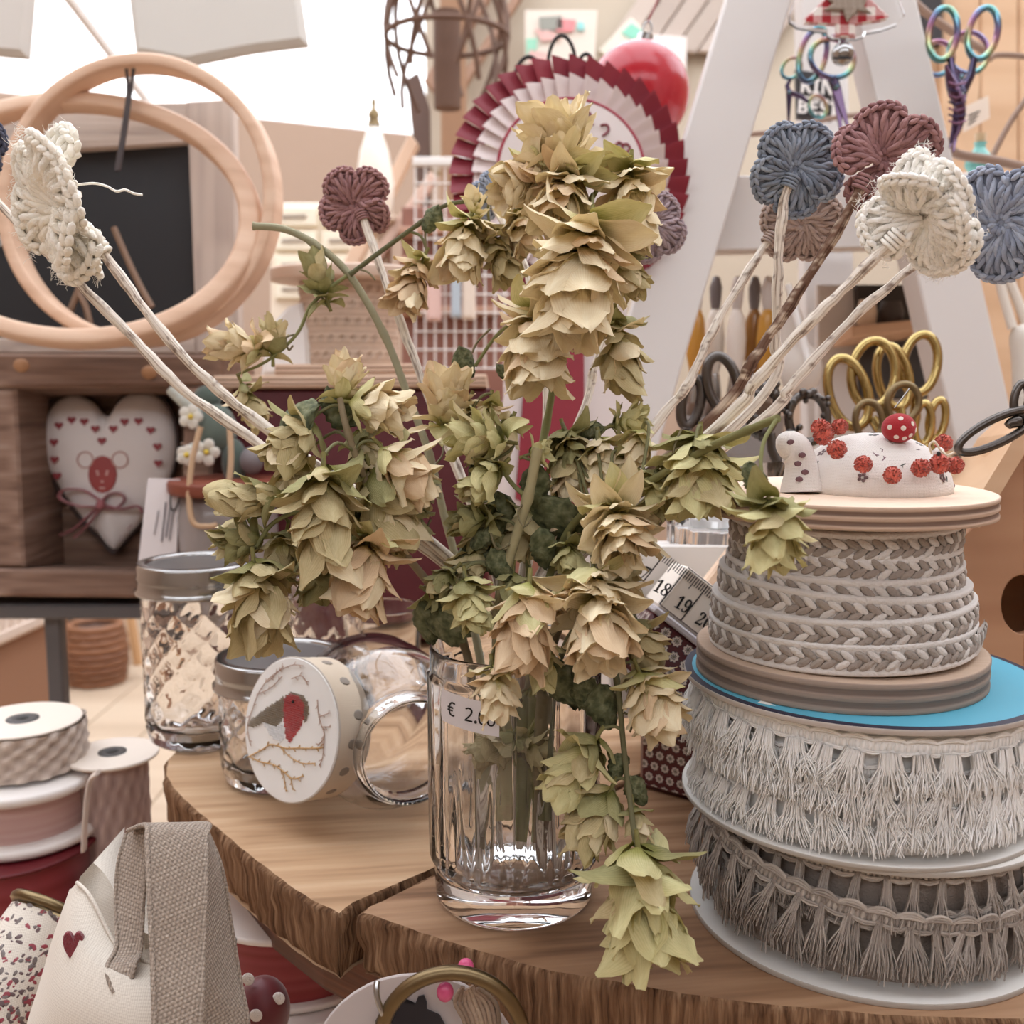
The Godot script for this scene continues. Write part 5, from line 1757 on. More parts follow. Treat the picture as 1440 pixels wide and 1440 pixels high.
func build_pincushion() -> void:
	var c := Vector3(at(1236, 640, 0.470).x, TOP + 0.2049 + SPOOL_RISE, SZ - 0.002)
	var o := thing("pincushion", "white floral turtle pincushion with coral pompoms on the plywood spool", "pincushion", c)
	var d := 0.455
	var b := MB.new()
	b.paint(rgb(232, 224, 218))
	var pts := []
	for k in 13:
		var a := k / 12.0 * PI / 2
		pts.append(Vector2(0.0350 * cos(a * 0.98) + 0.0005, 0.0262 * sin(a)))
	pts.push_front(Vector2(0.0325, 0.0))
	b.lathe(pts, 40)
	part(b, "padded_shell", mats["aida"], o)
	b = inside(o)
	b.paint(rgb(230, 222, 216))
	b.tube(curve(ats([[1128, 692, .466], [1127, 662, .466], [1123, 641, .466], [1110, 628, .466], [1093, 631, .466]]), 4), PackedFloat32Array([0.0098, 0.0095, 0.009, 0.0082, 0.0076, 0.0072, 0.0070, 0.0070, 0.0071, 0.0074, 0.0076, 0.0076, 0.0074, 0.007, 0.006, 0.0046, 0.002]), 14)
	part(b, "neck_and_head", mats["aida"], o)
	# printed sprigs: small flat marks on the cloth
	b = MB.new()
	var r := RandomNumberGenerator.new()
	r.seed = 12
	for k in 46:
		var a := r.randf() * TAU
		var e := r.randf_range(0.1, 1.35)
		var p := Vector3(0.0357 * cos(e) * cos(a), 0.0264 * sin(e), 0.0357 * cos(e) * sin(a))
		var n := Vector3(p.x / 0.00127, p.y / 0.00069, p.z / 0.00127).normalized()
		var bs := facing(n) * Basis(Vector3.BACK, r.randf() * TAU)
		var big := r.randf() < 0.3
		b.paint([rgb(128, 92, 100), rgb(96, 98, 92), rgb(110, 84, 84)][r.randi() % 3])
		if big:
			for q in 5:
				b.ball(p + bs * Vector3(cos(q * 1.26) * 0.0014, sin(q * 1.26) * 0.0014, 0), Vector3(0.0011, 0.0009, 0.0002), 5, 3, bs * Basis(Vector3.BACK, q * 1.26))
		else:
			b.ball(p, Vector3(0.0018, 0.00035, 0.0002), 5, 3, bs)
			b.ball(p + bs * Vector3(0.001, 0.0006, 0), Vector3(0.0008, 0.0003, 0.0002), 5, 3, bs * Basis(Vector3.BACK, 0.8))
	for q in [[1128, 640, .457], [1122, 652, .4555], [1132, 664, .457], [1112, 622, .459], [1124, 674, .4565], [1136, 680, .459]]:
		b.xf = o.transform.affine_inverse()
		b.paint(rgb(112, 78, 84))
		b.ball(at(q[0], q[1], q[2]), Vector3(0.0018, 0.0013, 0.0004), 6, 4)
	part(b, "printed_sprigs", mats["paint"], o)
	for p in [[1158, 612, 15], [1154, 602, 14], [1181, 600, 12], [1177, 632, 14], [1214, 653, 13], [1255, 668, 13], [1295, 658, 14], [1322, 652, 15], [1343, 654, 13], [1327, 623, 13]]:
		var dd := 0.466 if p[1] < 630 else lerpf(0.444, 0.439, (p[1] - 630) / 40.0)
		b = inside(o)
		var at0 := at(p[0], p[1], dd)
		var R := px(p[2], dd)
		var base := rgb(206, 98, 82)
		b.paint(base)
		b.ball(at0, Vector3.ONE * R * 0.88, 10, 7)
		for k in 220:
			var n := Vector3(r.randfn(), r.randfn(), r.randfn()).normalized()
			b.paint(base.lerp(rgb(226, 128, 108), r.randf()))
			b.tube(PackedVector3Array([at0 + n * R * 0.6, at0 + n * R * r.randf_range(0.94, 1.02)]), 0.00035, 3, false)
		part(b, "pompom", mats["felt"], o, "coral wool pompom")
	b = inside(o)
	b.paint(rgb(176, 44, 52))
	var rc := at(1264, 602, 0.459)
	b.ball(rc, Vector3(0.0074, 0.0066, 0.0074), 20, 14)
	part(b, "dotted_ball", mats["aida"], o, "red ball with white dots")
	b = MB.new()
	b.xf = Transform3D(Basis(), rc - o.position)
	b.paint(rgb(238, 226, 214))
	for q in [[-0.9, 0.1], [-0.25, 0.75], [-0.1, 0.05], [0.6, 0.35], [0.5, -0.464], [-0.5, -0.6], [0.95, -0.1], [0.1, -0.7]]:
		var n := Vector3(sin(q[0]) * cos(q[1]), sin(q[1]), cos(q[0]) * cos(q[1]))
		b.ball(n * Vector3(0.0074, 0.0066, 0.0074), Vector3(0.0012, 0.0012, 0.0002), 8, 4, facing(n))
	part(b, "white_dots", mats["paint"], o)
	b = inside(o)
	b.paint(rgb(238, 232, 226))
	b.ball(at(1320, 637, 0.446), Vector3.ONE * 0.0026, 12, 8)
	part(b, "bead", mats["gloss"], o)
	b = inside(o)
	b.ball(at(1320, 638, 0.4295), Vector3.ONE * 0.0010, 8, 6)
	part(b, "bead_pupil", mats["ink"], o)
	b = inside(o)
	b.tube(ats([[1258, 574, .447], [1279, 546, .447]]), 0.00035, 5)
	part(b, "pin", mats["steel"], o)
	b = inside(o)
	b.paint(rgb(232, 216, 196))
	b.tube(curve(ats([[1310, 638, .433], [1307, 626, .431], [1314, 621, .431], [1322, 632, .431], [1332, 640, .43], [1342, 636, .43]]), 5), 0.0005, 5)
	part(b, "loose_thread", mats["cotton"], o)
	# ---- the little pine house at the right
	var h := thing("pine_house", "pine nesting box with a round dark hole and sloping roof at the right edge", "nesting box", on(1450, 1010, TOP))
	for side in [-1.0, 1.0]:                             # front of two boards, each with half of the round hole
		var out := [[1440, 1120]]
		if side < 0:
			out.append_array([[1270, 1120], [1270, 830], [1372, 738], [1440, 624]])
		else:
			out.append_array([[1640, 1120], [1640, 760], [1500, 560], [1440, 624]])
		for k in 17:
			var a := -PI / 2 + PI * k / 16
			out.append([1440 + side * cos(a) * 32, 850 + sin(a) * 42])
		b = inside(h)
		board(b, out, 0.58, 0.010, 0.0005)
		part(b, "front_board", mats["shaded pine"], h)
	b = inside(h)
	board(b, [[1270, 1120], [1270, 830], [1372, 738], [1452, 604], [1500, 560], [1640, 760], [1640, 1120]], 0.66, 0.01)
	part(b, "back_board", mats["pine"], h)
	for st in [[[1270, 1120], [1270, 830], [1280, 826], [1280, 1120]], [[1630, 1120], [1630, 750], [1640, 760], [1640, 1120]], [[1280, 1120], [1630, 1120], [1630, 1110], [1280, 1110]], [[1500, 560], [1640, 760], [1625, 762], [1490, 575]], [[1270, 830], [1372, 738], [1452, 604], [1500, 560], [1500, 574], [1462, 612], [1382, 748], [1280, 840]]]:
		b = inside(h)
		board(b, st, 0.59, 0.07, 0.0005)
		part(b, "side_board", mats["pine"], h)
	b = inside(h)
	var q := [at(1366, 736, .565), at(1462, 578, .565), at(1452, 580, .66), at(1338, 662, .66)]
	var up: Vector3 = (q[1] - q[0]).cross(q[3] - q[0]).normalized()
	if up.y < 0:
		up = -up
	var id := []
	for p in q:
		id.append(b.v(p + up * 0.004, Vector2(p.x, p.z) * 10))
	for p in q:
		id.append(b.v(p - up * 0.005, Vector2(p.x, p.z) * 10))
	for f in [[0, 1, 2, 3], [7, 6, 5, 4], [0, 4, 5, 1], [1, 5, 6, 2], [2, 6, 7, 3], [3, 7, 4, 0]]:
		var v4 := []
		for i in f:
			v4.append(b.P.size())
			b.P.append(b.P[id[i]])
			b.U.append(b.U[id[i]])
			b.K.append(Color.WHITE)
		b.q(v4[0], v4[1], v4[2], v4[3])
	part(b, "roof_board", mats["pine"], h, "pale sloping roof board")
func build_tins() -> void:
	# the floral pattern: white blossoms with black hearts on dark red
	var n := 256
	var im := Image.create(n, n, false, Image.FORMAT_RGB8)
	im.fill(rgb(84, 26, 32))
	for cy in 4:
		for cx in 4:
			var ox := (cx + (0.5 if cy % 2 else 0.0)) * n / 4.0
			var oy := (cy + 0.5) * n / 4.0
			for y in range(-30, 31):
				for x in range(-30, 31):
					var r := Vector2(x, y).length()
					var a := atan2(y, x)
					var pet := 25.0 + 3.0 * cos(a * 8.0)
					var c := Color(0, 0, 0, 0)
					if r < 6:
						c = rgb(120, 112, 92)
					elif r < 14 and cos(a * 8.0) > 0.1:
						c = rgb(28, 26, 36)
					elif r < pet - 3:
						c = rgb(222, 210, 200)
					elif r < pet:
						c = rgb(34, 30, 42)
					if c.a > 0:
						im.set_pixel(posmod(int(ox) + x, n), posmod(int(oy) + y, n), c)
	for k in n:
		for q in 4:
			im.set_pixel((q * 64 + 32) % n, k, rgb(40, 30, 44))
	mat("floral tin", Color.WHITE, 0.3, {"tex": tex(im)})
	var tan := rgb(244, 234, 222)
	var d := 0.575
	# upper tin: tilted, tape measure printed along its lid
	var c := at(915, 975, d)
	var tilt := look * Basis(Vector3.BACK, deg_to_rad(-38.0))
	var o := thing("tape_measure_tin", "tilted tin with a printed tape measure on its lid, behind the hops", "tin", c, "", tilt)
	var s := px(1.0, d)
	var X := 150.0 * s
	var b := MB.new()
	b.box(Vector3(0.02, 0.020, -0.02), Vector3(X * 1.6, 0.062 * 0.55, 0.05), 0.002)
	for k in b.U.size():
		b.U[k] *= 3.2
	part(b, "tin_body", mats["floral tin"], o, "dark red floral tin side")
	b = MB.new()
	b.paint(rgb(196, 190, 196))
	b.box(Vector3(0.02, 0.0385, -0.02), Vector3(X * 1.64, 0.004, 0.054), 0.001)
	part(b, "lid_rim", mats["gloss"], o)
	b = MB.new()
	b.paint(tan)
	b.box(Vector3(0.02, 0.0545, -0.0215), Vector3(X * 1.62, 0.028, 0.052), 0.0015)
	part(b, "lid", mats["paint"], o)
	for y in [0.0422, 0.0678]:
		b = MB.new()
		b.paint(rgb(92, 78, 72))
		b.box(Vector3(0.02, y, 0.0046), Vector3(X * 1.6, 0.0006, 0.0006), 0.0001)
		part(b, "printed_line", mats["paint"], o)
	for k in range(-3, 9):                               # centimetres run left to right
		var x := -0.0275 + 0.0148 * k
		b = MB.new()
		b.box(Vector3(x, 0.0545, 0.0047), Vector3(0.0007, 0.0245, 0.0003), 0.00005)
		part(b, "centimetre_mark", mats["ink"], o)
		b = MB.new()
		for m in 9:
			var hh := 0.0078 if m == 4 else 0.0050
			b.box(Vector3(x + 0.00148 * (m + 1), 0.0666 - hh / 2, 0.0047), Vector3(0.00052, hh, 0.0003), 0.00005)
		part(b, "millimetre_marks", mats["ink"], o)
		var num := 17 + k + 1
		var tm := part(lettering(str(num), 0.0078, 0.0002, "Droid Serif", true), "printed_number", mats["ink"], o)
		tm.transform = Transform3D(Basis(Vector3.BACK, 0.12).scaled(Vector3(0.72, 1, 1)), Vector3(x + 0.0098 - 0.0148 * 0.95, 0.0502, 0.0048))
	# lower tin on the table
	o = thing("floral_tin", "dark red floral patterned tin standing on the table behind the white fringe", "tin", on(955, 1125, TOP), "", Basis(Vector3.UP, deg_to_rad(-38.0)))
	b = MB.new()
	b.box(Vector3(0.03, 0.021, -0.05), Vector3(0.12, 0.042, 0.10), 0.004)
	for k in b.U.size():
		b.U[k] *= 3.4
	part(b, "tin_body", mats["floral tin"], o)
	b = MB.new()
	b.paint(rgb(48, 40, 44))
	b.box(Vector3(0.03, 0.044, -0.05), Vector3(0.123, 0.006, 0.103), 0.0015)
	part(b, "lid_rim", mats["gloss"], o)
	b = MB.new()
	b.box(Vector3(0.03, 0.060, -0.05), Vector3(0.121, 0.026, 0.101), 0.003)
	for k in b.U.size():
		b.U[k] *= 3.4
	part(b, "lid", mats["floral tin"], o)
	# white card box under the crystal glass, and a cork strip
	o = thing("white_box", "plain white card box behind the tape measure tin", "box", on(980, 1010, TOP))
	b = inside(o)
	board(b, [[850, 767], [1110, 767], [1104, 1010], [858, 1010]], 0.63, 0.10, 0.001)
	part(b, "carton", mats["card"], o)
	o = thing("wood_strip", "short pale wooden strip leaning between the white box and plywood spool", "wood strip", at(960, 872, 0.605))
	b = inside(o)
	board(b, [[1028, 770], [1046, 782], [974, 884], [952, 868]], 0.600, 0.012)
	part(b, "strip", mats["ply face"], o)

func quilted_jar(o: Node3D, R: float, H: float, neck: float, reps: int) -> void:
	var b := MB.new()
	var pts := PackedVector3Array()
	var W := 120
	var prof := [[0.0, 0.004], [0.55, 0.003], [0.80, 0.0], [0.93, 0.004], [0.97, 0.012]]
	var rows := 34
	for k in rows:
		prof.append([0.985, 0.014 + (H * 0.80 - 0.014) * k / (rows - 1.0)])
	prof.append_array([[0.96, H * 0.84], [neck, H * 0.89], [neck, H * 0.985], [neck * 0.97, H], [neck * 0.92, H], [neck * 0.90, H * 0.9], [0.90, H * 0.80], [0.90, 0.02], [0.80, 0.009], [0.0, 0.008]])
	for p in prof:
		for i in W + 1:
			var a := TAU * i / W
			var r: float = R * p[0]
			if p[0] == 0.985:
				var u: float = a * reps / TAU
				var v: float = p[1] / (TAU * R / reps)
				var f := minf(absf(fposmod(u + v, 1.0) - 0.5), absf(fposmod(u - v, 1.0) - 0.5)) * 2.0
				r -= 0.0007 * (1.0 - smoothstep(0.0, 0.6, f))
			pts.append(Vector3(r * cos(a), p[1], -r * sin(a)))
	b.grid(pts, W + 1, prof.size(), true)
	part(b, "quilted_glass_body", mats["glass"], o)

func jar_lid(o: Node3D, R: float, y: float, h: float) -> void:
	var b := MB.new()
	b.lathe([Vector2(R * 0.99, y), Vector2(R * 1.02, y + 0.001), Vector2(R * 1.02, y + 0.0025), Vector2(R * 0.975, y + 0.004), Vector2(R * 0.97, y + h * 0.45), Vector2(R * 0.995, y + h * 0.55), Vector2(R * 0.97, y + h * 0.66), Vector2(R * 0.975, y + h - 0.002), Vector2(R * 0.955, y + h - 0.0003), Vector2(R * 0.93, y + h), Vector2(R * 0.84, y + h), Vector2(R * 0.82, y + h - 0.0012), Vector2(R * 0.81, y + h - 0.003)], 64)
	part(b, "screw_band", mats["steel"], o)
	b = MB.new()
	b.lathe([Vector2(R * 0.83, y + h - 0.0022), Vector2(R * 0.70, y + h - 0.0016), Vector2(R * 0.66, y + h - 0.0024), Vector2(0, y + h - 0.0022)], 48)
	part(b, "lid_disc", mats["lid grey"], o)

func build_jars() -> void:
	mat("lid grey", rgb(128, 124, 122), 0.35, {"metal": 0.8})
	var o := thing("preserving_jar", "tall quilted glass jar with a silver screw lid at the table's left edge", "jar", on(288, 1036, TOP))
	quilted_jar(o, 0.0405, 0.127, 0.93, 13)
	jar_lid(o, 0.0425, 0.1075, 0.0215)
	o = thing("preserving_jar", "short glass jar with a silver lid behind the embroidered robin", "jar", on(402, 1090, TOP))
	quilted_jar(o, 0.0415, 0.080, 0.95, 13)
	jar_lid(o, 0.0430, 0.0615, 0.0200)
	# empty jar lying on its side
	var ax := (look * Vector3(0.42, -0.02, 0.90))
	ax.y = 0.0
	ax = ax.normalized()
	var c := on(536, 1122, TOP) + Vector3(0, 0.0495, 0)
	o = thing("glass_jar", "empty clear glass jar lying on its side beside the robin", "jar", c, "", along(ax, Vector3.UP))
	var b := MB.new()
	b.lathe([Vector2(0.0, -0.036), Vector2(0.030, -0.038), Vector2(0.042, -0.036), Vector2(0.048, -0.028), Vector2(0.0490, -0.01), Vector2(0.0490, 0.012), Vector2(0.046, 0.026), Vector2(0.036, 0.038), Vector2(0.031, 0.043), Vector2(0.0305, 0.050), Vector2(0.0325, 0.0515), Vector2(0.0325, 0.054), Vector2(0.0305, 0.0555), Vector2(0.0305, 0.060), Vector2(0.0295, 0.061), Vector2(0.0283, 0.060), Vector2(0.0283, 0.044), Vector2(0.034, 0.036), Vector2(0.0435, 0.024), Vector2(0.0462, 0.012), Vector2(0.0462, -0.01), Vector2(0.045, -0.026), Vector2(0.040, -0.032), Vector2(0.0, -0.031)], 72)
	part(b, "clear_glass_body", mats["glass"], o)
	o = thing("cut_glass_vase", "tall cut glass vase behind the olive hops at the back of the table", "vase", on(462, 985, TOP))
	quilted_jar(o, 0.0300, 0.105, 0.98, 10)
	o = thing("glass_tumbler", "plain small glass tumbler standing behind the lying jar", "glass", on(540, 990, TOP))
	b = MB.new()
	b.lathe([Vector2(0, 0.002), Vector2(0.024, 0.0), Vector2(0.027, 0.003), Vector2(0.031, 0.078), Vector2(0.030, 0.079), Vector2(0.029, 0.078), Vector2(0.0245, 0.012), Vector2(0.0, 0.01)], 48)
	part(b, "clear_glass_body", mats["glass"], o)
	build_robin()

func build_robin() -> void:
	var R := 0.0405
	var n := look * Vector3(-0.62, 0.10, 0.78)
	var c := at(407, 1026, 0.585)
	var o := thing("embroidered_robin", "round cross-stitched robin on white cloth leaning against the short jar", "embroidery", c, "", facing(n))
	var b := MB.new()
	b.xf = Transform3D(Basis(Vector3.RIGHT, PI / 2), Vector3.ZERO)
	var w := rgb(238, 236, 232)
	var l := rgb(206, 188, 166)
	b.lathe([Vector2(0.0, -0.026), Vector2(R * 0.97, -0.026), Vector2(R, -0.024), Vector2(R, -0.006), Vector2(R * 1.002, -0.002), Vector2(R * 0.998, -0.0006), Vector2(R * 0.985, 0.0), Vector2(0, 0.0008)], 72, 1, 1, [l, l, l, l, l, w, w, w])
	part(b, "stretched_cloth", mats["aida"], o)
	b = MB.new()
	b.paint(rgb(190, 178, 166))
	b.tube(ring(Vector3(0, 0, -0.0012), R * 1.004, Basis(), 72), 0.0005, 5, false, 1, 1, 1, true)
	part(b, "edge_seam", mats["cotton"], o)
	var r := RandomNumberGenerator.new()
	r.seed = 3
	b = MB.new()                                         # grey spots printed on the side band
	b.paint(rgb(136, 124, 112))
	for k in 15:
		var a := TAU * k / 15 + r.randf_range(-0.1, 0.1)
		var out := Vector3(cos(a), sin(a), 0)
		b.ball(out * R + Vector3(0, 0, r.randf_range(-0.018, -0.009)), Vector3(0.003, 0.0036, 0.0003), 8, 4, facing(out, Vector3.BACK))
	part(b, "printed_spots", mats["paint"], o)
	# cross stitches on a 1.1 mm grid; coordinates as in the picture, 78 x 100 half-size
	var bird := {"red_breast": [rgb(160, 14, 20), rgb(196, 36, 36)], "brown_wing": [rgb(108, 92, 70), rgb(146, 128, 100)], "white_belly": [rgb(226, 226, 226), rgb(246, 246, 246)]}
	var red := PackedVector2Array([Vector2(-14, 40), Vector2(-4, 50), Vector2(10, 50), Vector2(22, 40), Vector2(24, 24), Vector2(18, 6), Vector2(6, -16), Vector2(-2, -14), Vector2(-6, 0), Vector2(-13, 20)])
	var wing := PackedVector2Array([Vector2(-14, 44), Vector2(-22, 36), Vector2(-40, 22), Vector2(-52, 10), Vector2(-66, -4), Vector2(-70, -12), Vector2(-58, -12), Vector2(-44, -2), Vector2(-20, 0), Vector2(-10, 14), Vector2(-12, 30)])
	var crown := PackedVector2Array([Vector2(-14, 42), Vector2(-4, 53), Vector2(14, 54), Vector2(26, 44), Vector2(30, 30), Vector2(26, 14), Vector2(22, 26), Vector2(21, 40), Vector2(8, 50), Vector2(-4, 49)])
	var belly := PackedVector2Array([Vector2(-44, -3), Vector2(-20, -1), Vector2(-8, 8), Vector2(-4, -14), Vector2(-10, -22), Vector2(-30, -16)])
	var sets := {"red_breast": [red], "brown_wing": [wing, crown], "white_belly": [belly]}
	for key in sets:
		b = MB.new()
		for poly in sets[key]:
			var y := -60.0
			while y < 60.0:
				var x := -76.0
				while x < 60.0:
					if Geometry2D.is_point_in_polygon(Vector2(x, y), poly):
						b.paint((bird[key][0] as Color).lerp(bird[key][1], r.randf()))
						var p := Vector3(x / 78.0 * R, y / 100.0 * R, 0.0009)
						for s in [-1.0, 1.0]:
							b.ball(p, Vector3(0.0009, 0.00026, 0.0003), 4, 3, Basis(Vector3.BACK, s * 0.78))
					x += 2.4
				y += 3.0
		part(b, key, mats["cotton"], o)
	b = MB.new()
	b.ball(Vector3(3.0 / 78 * R, 40.0 / 100 * R, 0.0015), Vector3.ONE * 0.0009, 8, 6)
	part(b, "eye", mats["ink"], o)
	var gold := rgb(196, 158, 110)
	var brown := rgb(176, 142, 122)
	for s in [[gold, 0.00055, [[-62, -57], [-40, -40], [-25, -28], [0, -26], [20, -20], [45, -13], [58, -8]]], [gold, 0.0005, [[-60, -55], [-40, -57], [-18, -54], [0, -58], [18, -63], [34, -54]]], [gold, 0.0004, [[-10, -27], [10, -36], [30, -38], [50, -32]]], [gold, 0.00035, [[0, -58], [6, -74], [10, -84]]], [gold, 0.00035, [[14, -62], [20, -78]]], [brown, 0.0003, [[-66, 8], [-58, 38], [-40, 66], [-10, 88], [10, 92]]], [brown, 0.0003, [[-58, 36], [-38, 50], [-22, 70]]], [brown, 0.0003, [[-46, 56], [-30, 74], [-22, 84]]], [brown, 0.0003, [[40, 52], [46, 30], [58, 8], [50, -8]]], [brown, 0.0003, [[46, 30], [62, 40]]], [brown, 0.0003, [[52, 18], [66, 22]]], [brown, 0.0003, [[-66, 10], [-70, -16], [-60, -40]]], [brown, 0.0003, [[-6, 70], [10, 78], [22, 68]]], [brown, 0.0003, [[58, 8], [60, -20], [56, -34]]]]:
		b = MB.new()
		b.paint(s[0])
		var pts := PackedVector3Array()
		for p in s[2]:
			pts.append(Vector3(p[0] / 78.0 * R, p[1] / 100.0 * R, 0.0008))
		var run := curve(pts, 5)
		for k in range(2, run.size() - 1, 2):            # little slanting stitches along the branch
			var dir := (run[k + 1] - run[k - 1]).normalized().rotated(Vector3.BACK, 0.8 if k % 4 == 0 else -0.8)
			b.tube(PackedVector3Array([run[k], run[k] + dir * r.randf_range(0.0012, 0.003)]), s[1] * 0.8, 4)
		b.tube(run, s[1] * 0.85, 5)
		part(b, "stitched_branch", mats["cotton"], o)

# an inflated cloth shape: outline in the XY plane, thickness h towards +Z
func pillow(b: MB, outline: PackedVector2Array, h: float) -> void:
	if Geometry2D.is_polygon_clockwise(outline):
		outline.reverse()
	var c := Vector2.ZERO
	for p in outline:
		c += p / outline.size()
	var n := outline.size()
	var pts := PackedVector3Array()
	for j in 8:
		var s: float = [1.0, 0.985, 0.94, 0.85, 0.7, 0.5, 0.25, 0.0][j]
		for i in n + 1:
			var p := c + (outline[i % n] - c) * s
			pts.append(Vector3(p.x, p.y, h * (0.0 if j == 0 else sqrt(1.0 - s * s * s))))
	b.grid(pts, n + 1, 8, true)

func heart(c: Vector2, r: float, n := 28) -> PackedVector2Array:
	var out := PackedVector2Array()
	for k in n:
		var t := TAU * k / n
		out.append(c + Vector2(16 * pow(sin(t), 3), 13 * cos(t) - 5 * cos(2 * t) - 2 * cos(3 * t) - cos(4 * t)) * r / 16.0)
	return out

func local_px(list: Array, d: float) -> PackedVector2Array:     # picture units about the middle of the frame, in metres at depth d
	var out := PackedVector2Array()
	for p in list:
		out.append(Vector2(p[0] - 720.0, 720.0 - p[1]) / FPX * d)
	return out

func hoop(label: String, c: Vector2, R: float, d: float, yaw: float, wide: float, thick: float, roll := 0.0, oval := 1.0, spin := 0.0) -> void:
	var o := thing("embroidery_hoop", label, "embroidery hoop", at(c.x, c.y, d), "", look * Basis(Vector3.UP, yaw) * Basis(Vector3.RIGHT, roll) * (Basis(Vector3.BACK, spin).scaled_local(Vector3(oval, 1, 1))))
	var b := MB.new()
	b.xf = Transform3D(Basis(Vector3.RIGHT, PI / 2), Vector3.ZERO)
	var r := px(R, d)
	var e := thick * 0.2
	b.lathe([Vector2(r - thick, -wide / 2 + e), Vector2(r - thick + e, -wide / 2), Vector2(r - e, -wide / 2), Vector2(r, -wide / 2 + e), Vector2(r, wide / 2 - e), Vector2(r - e, wide / 2), Vector2(r - thick + e, wide / 2), Vector2(r - thick, wide / 2 - e), Vector2(r - thick, -wide / 2 + e)], 96)
	part(b, "bent_wood_ring", mats["hoop wood"], o)

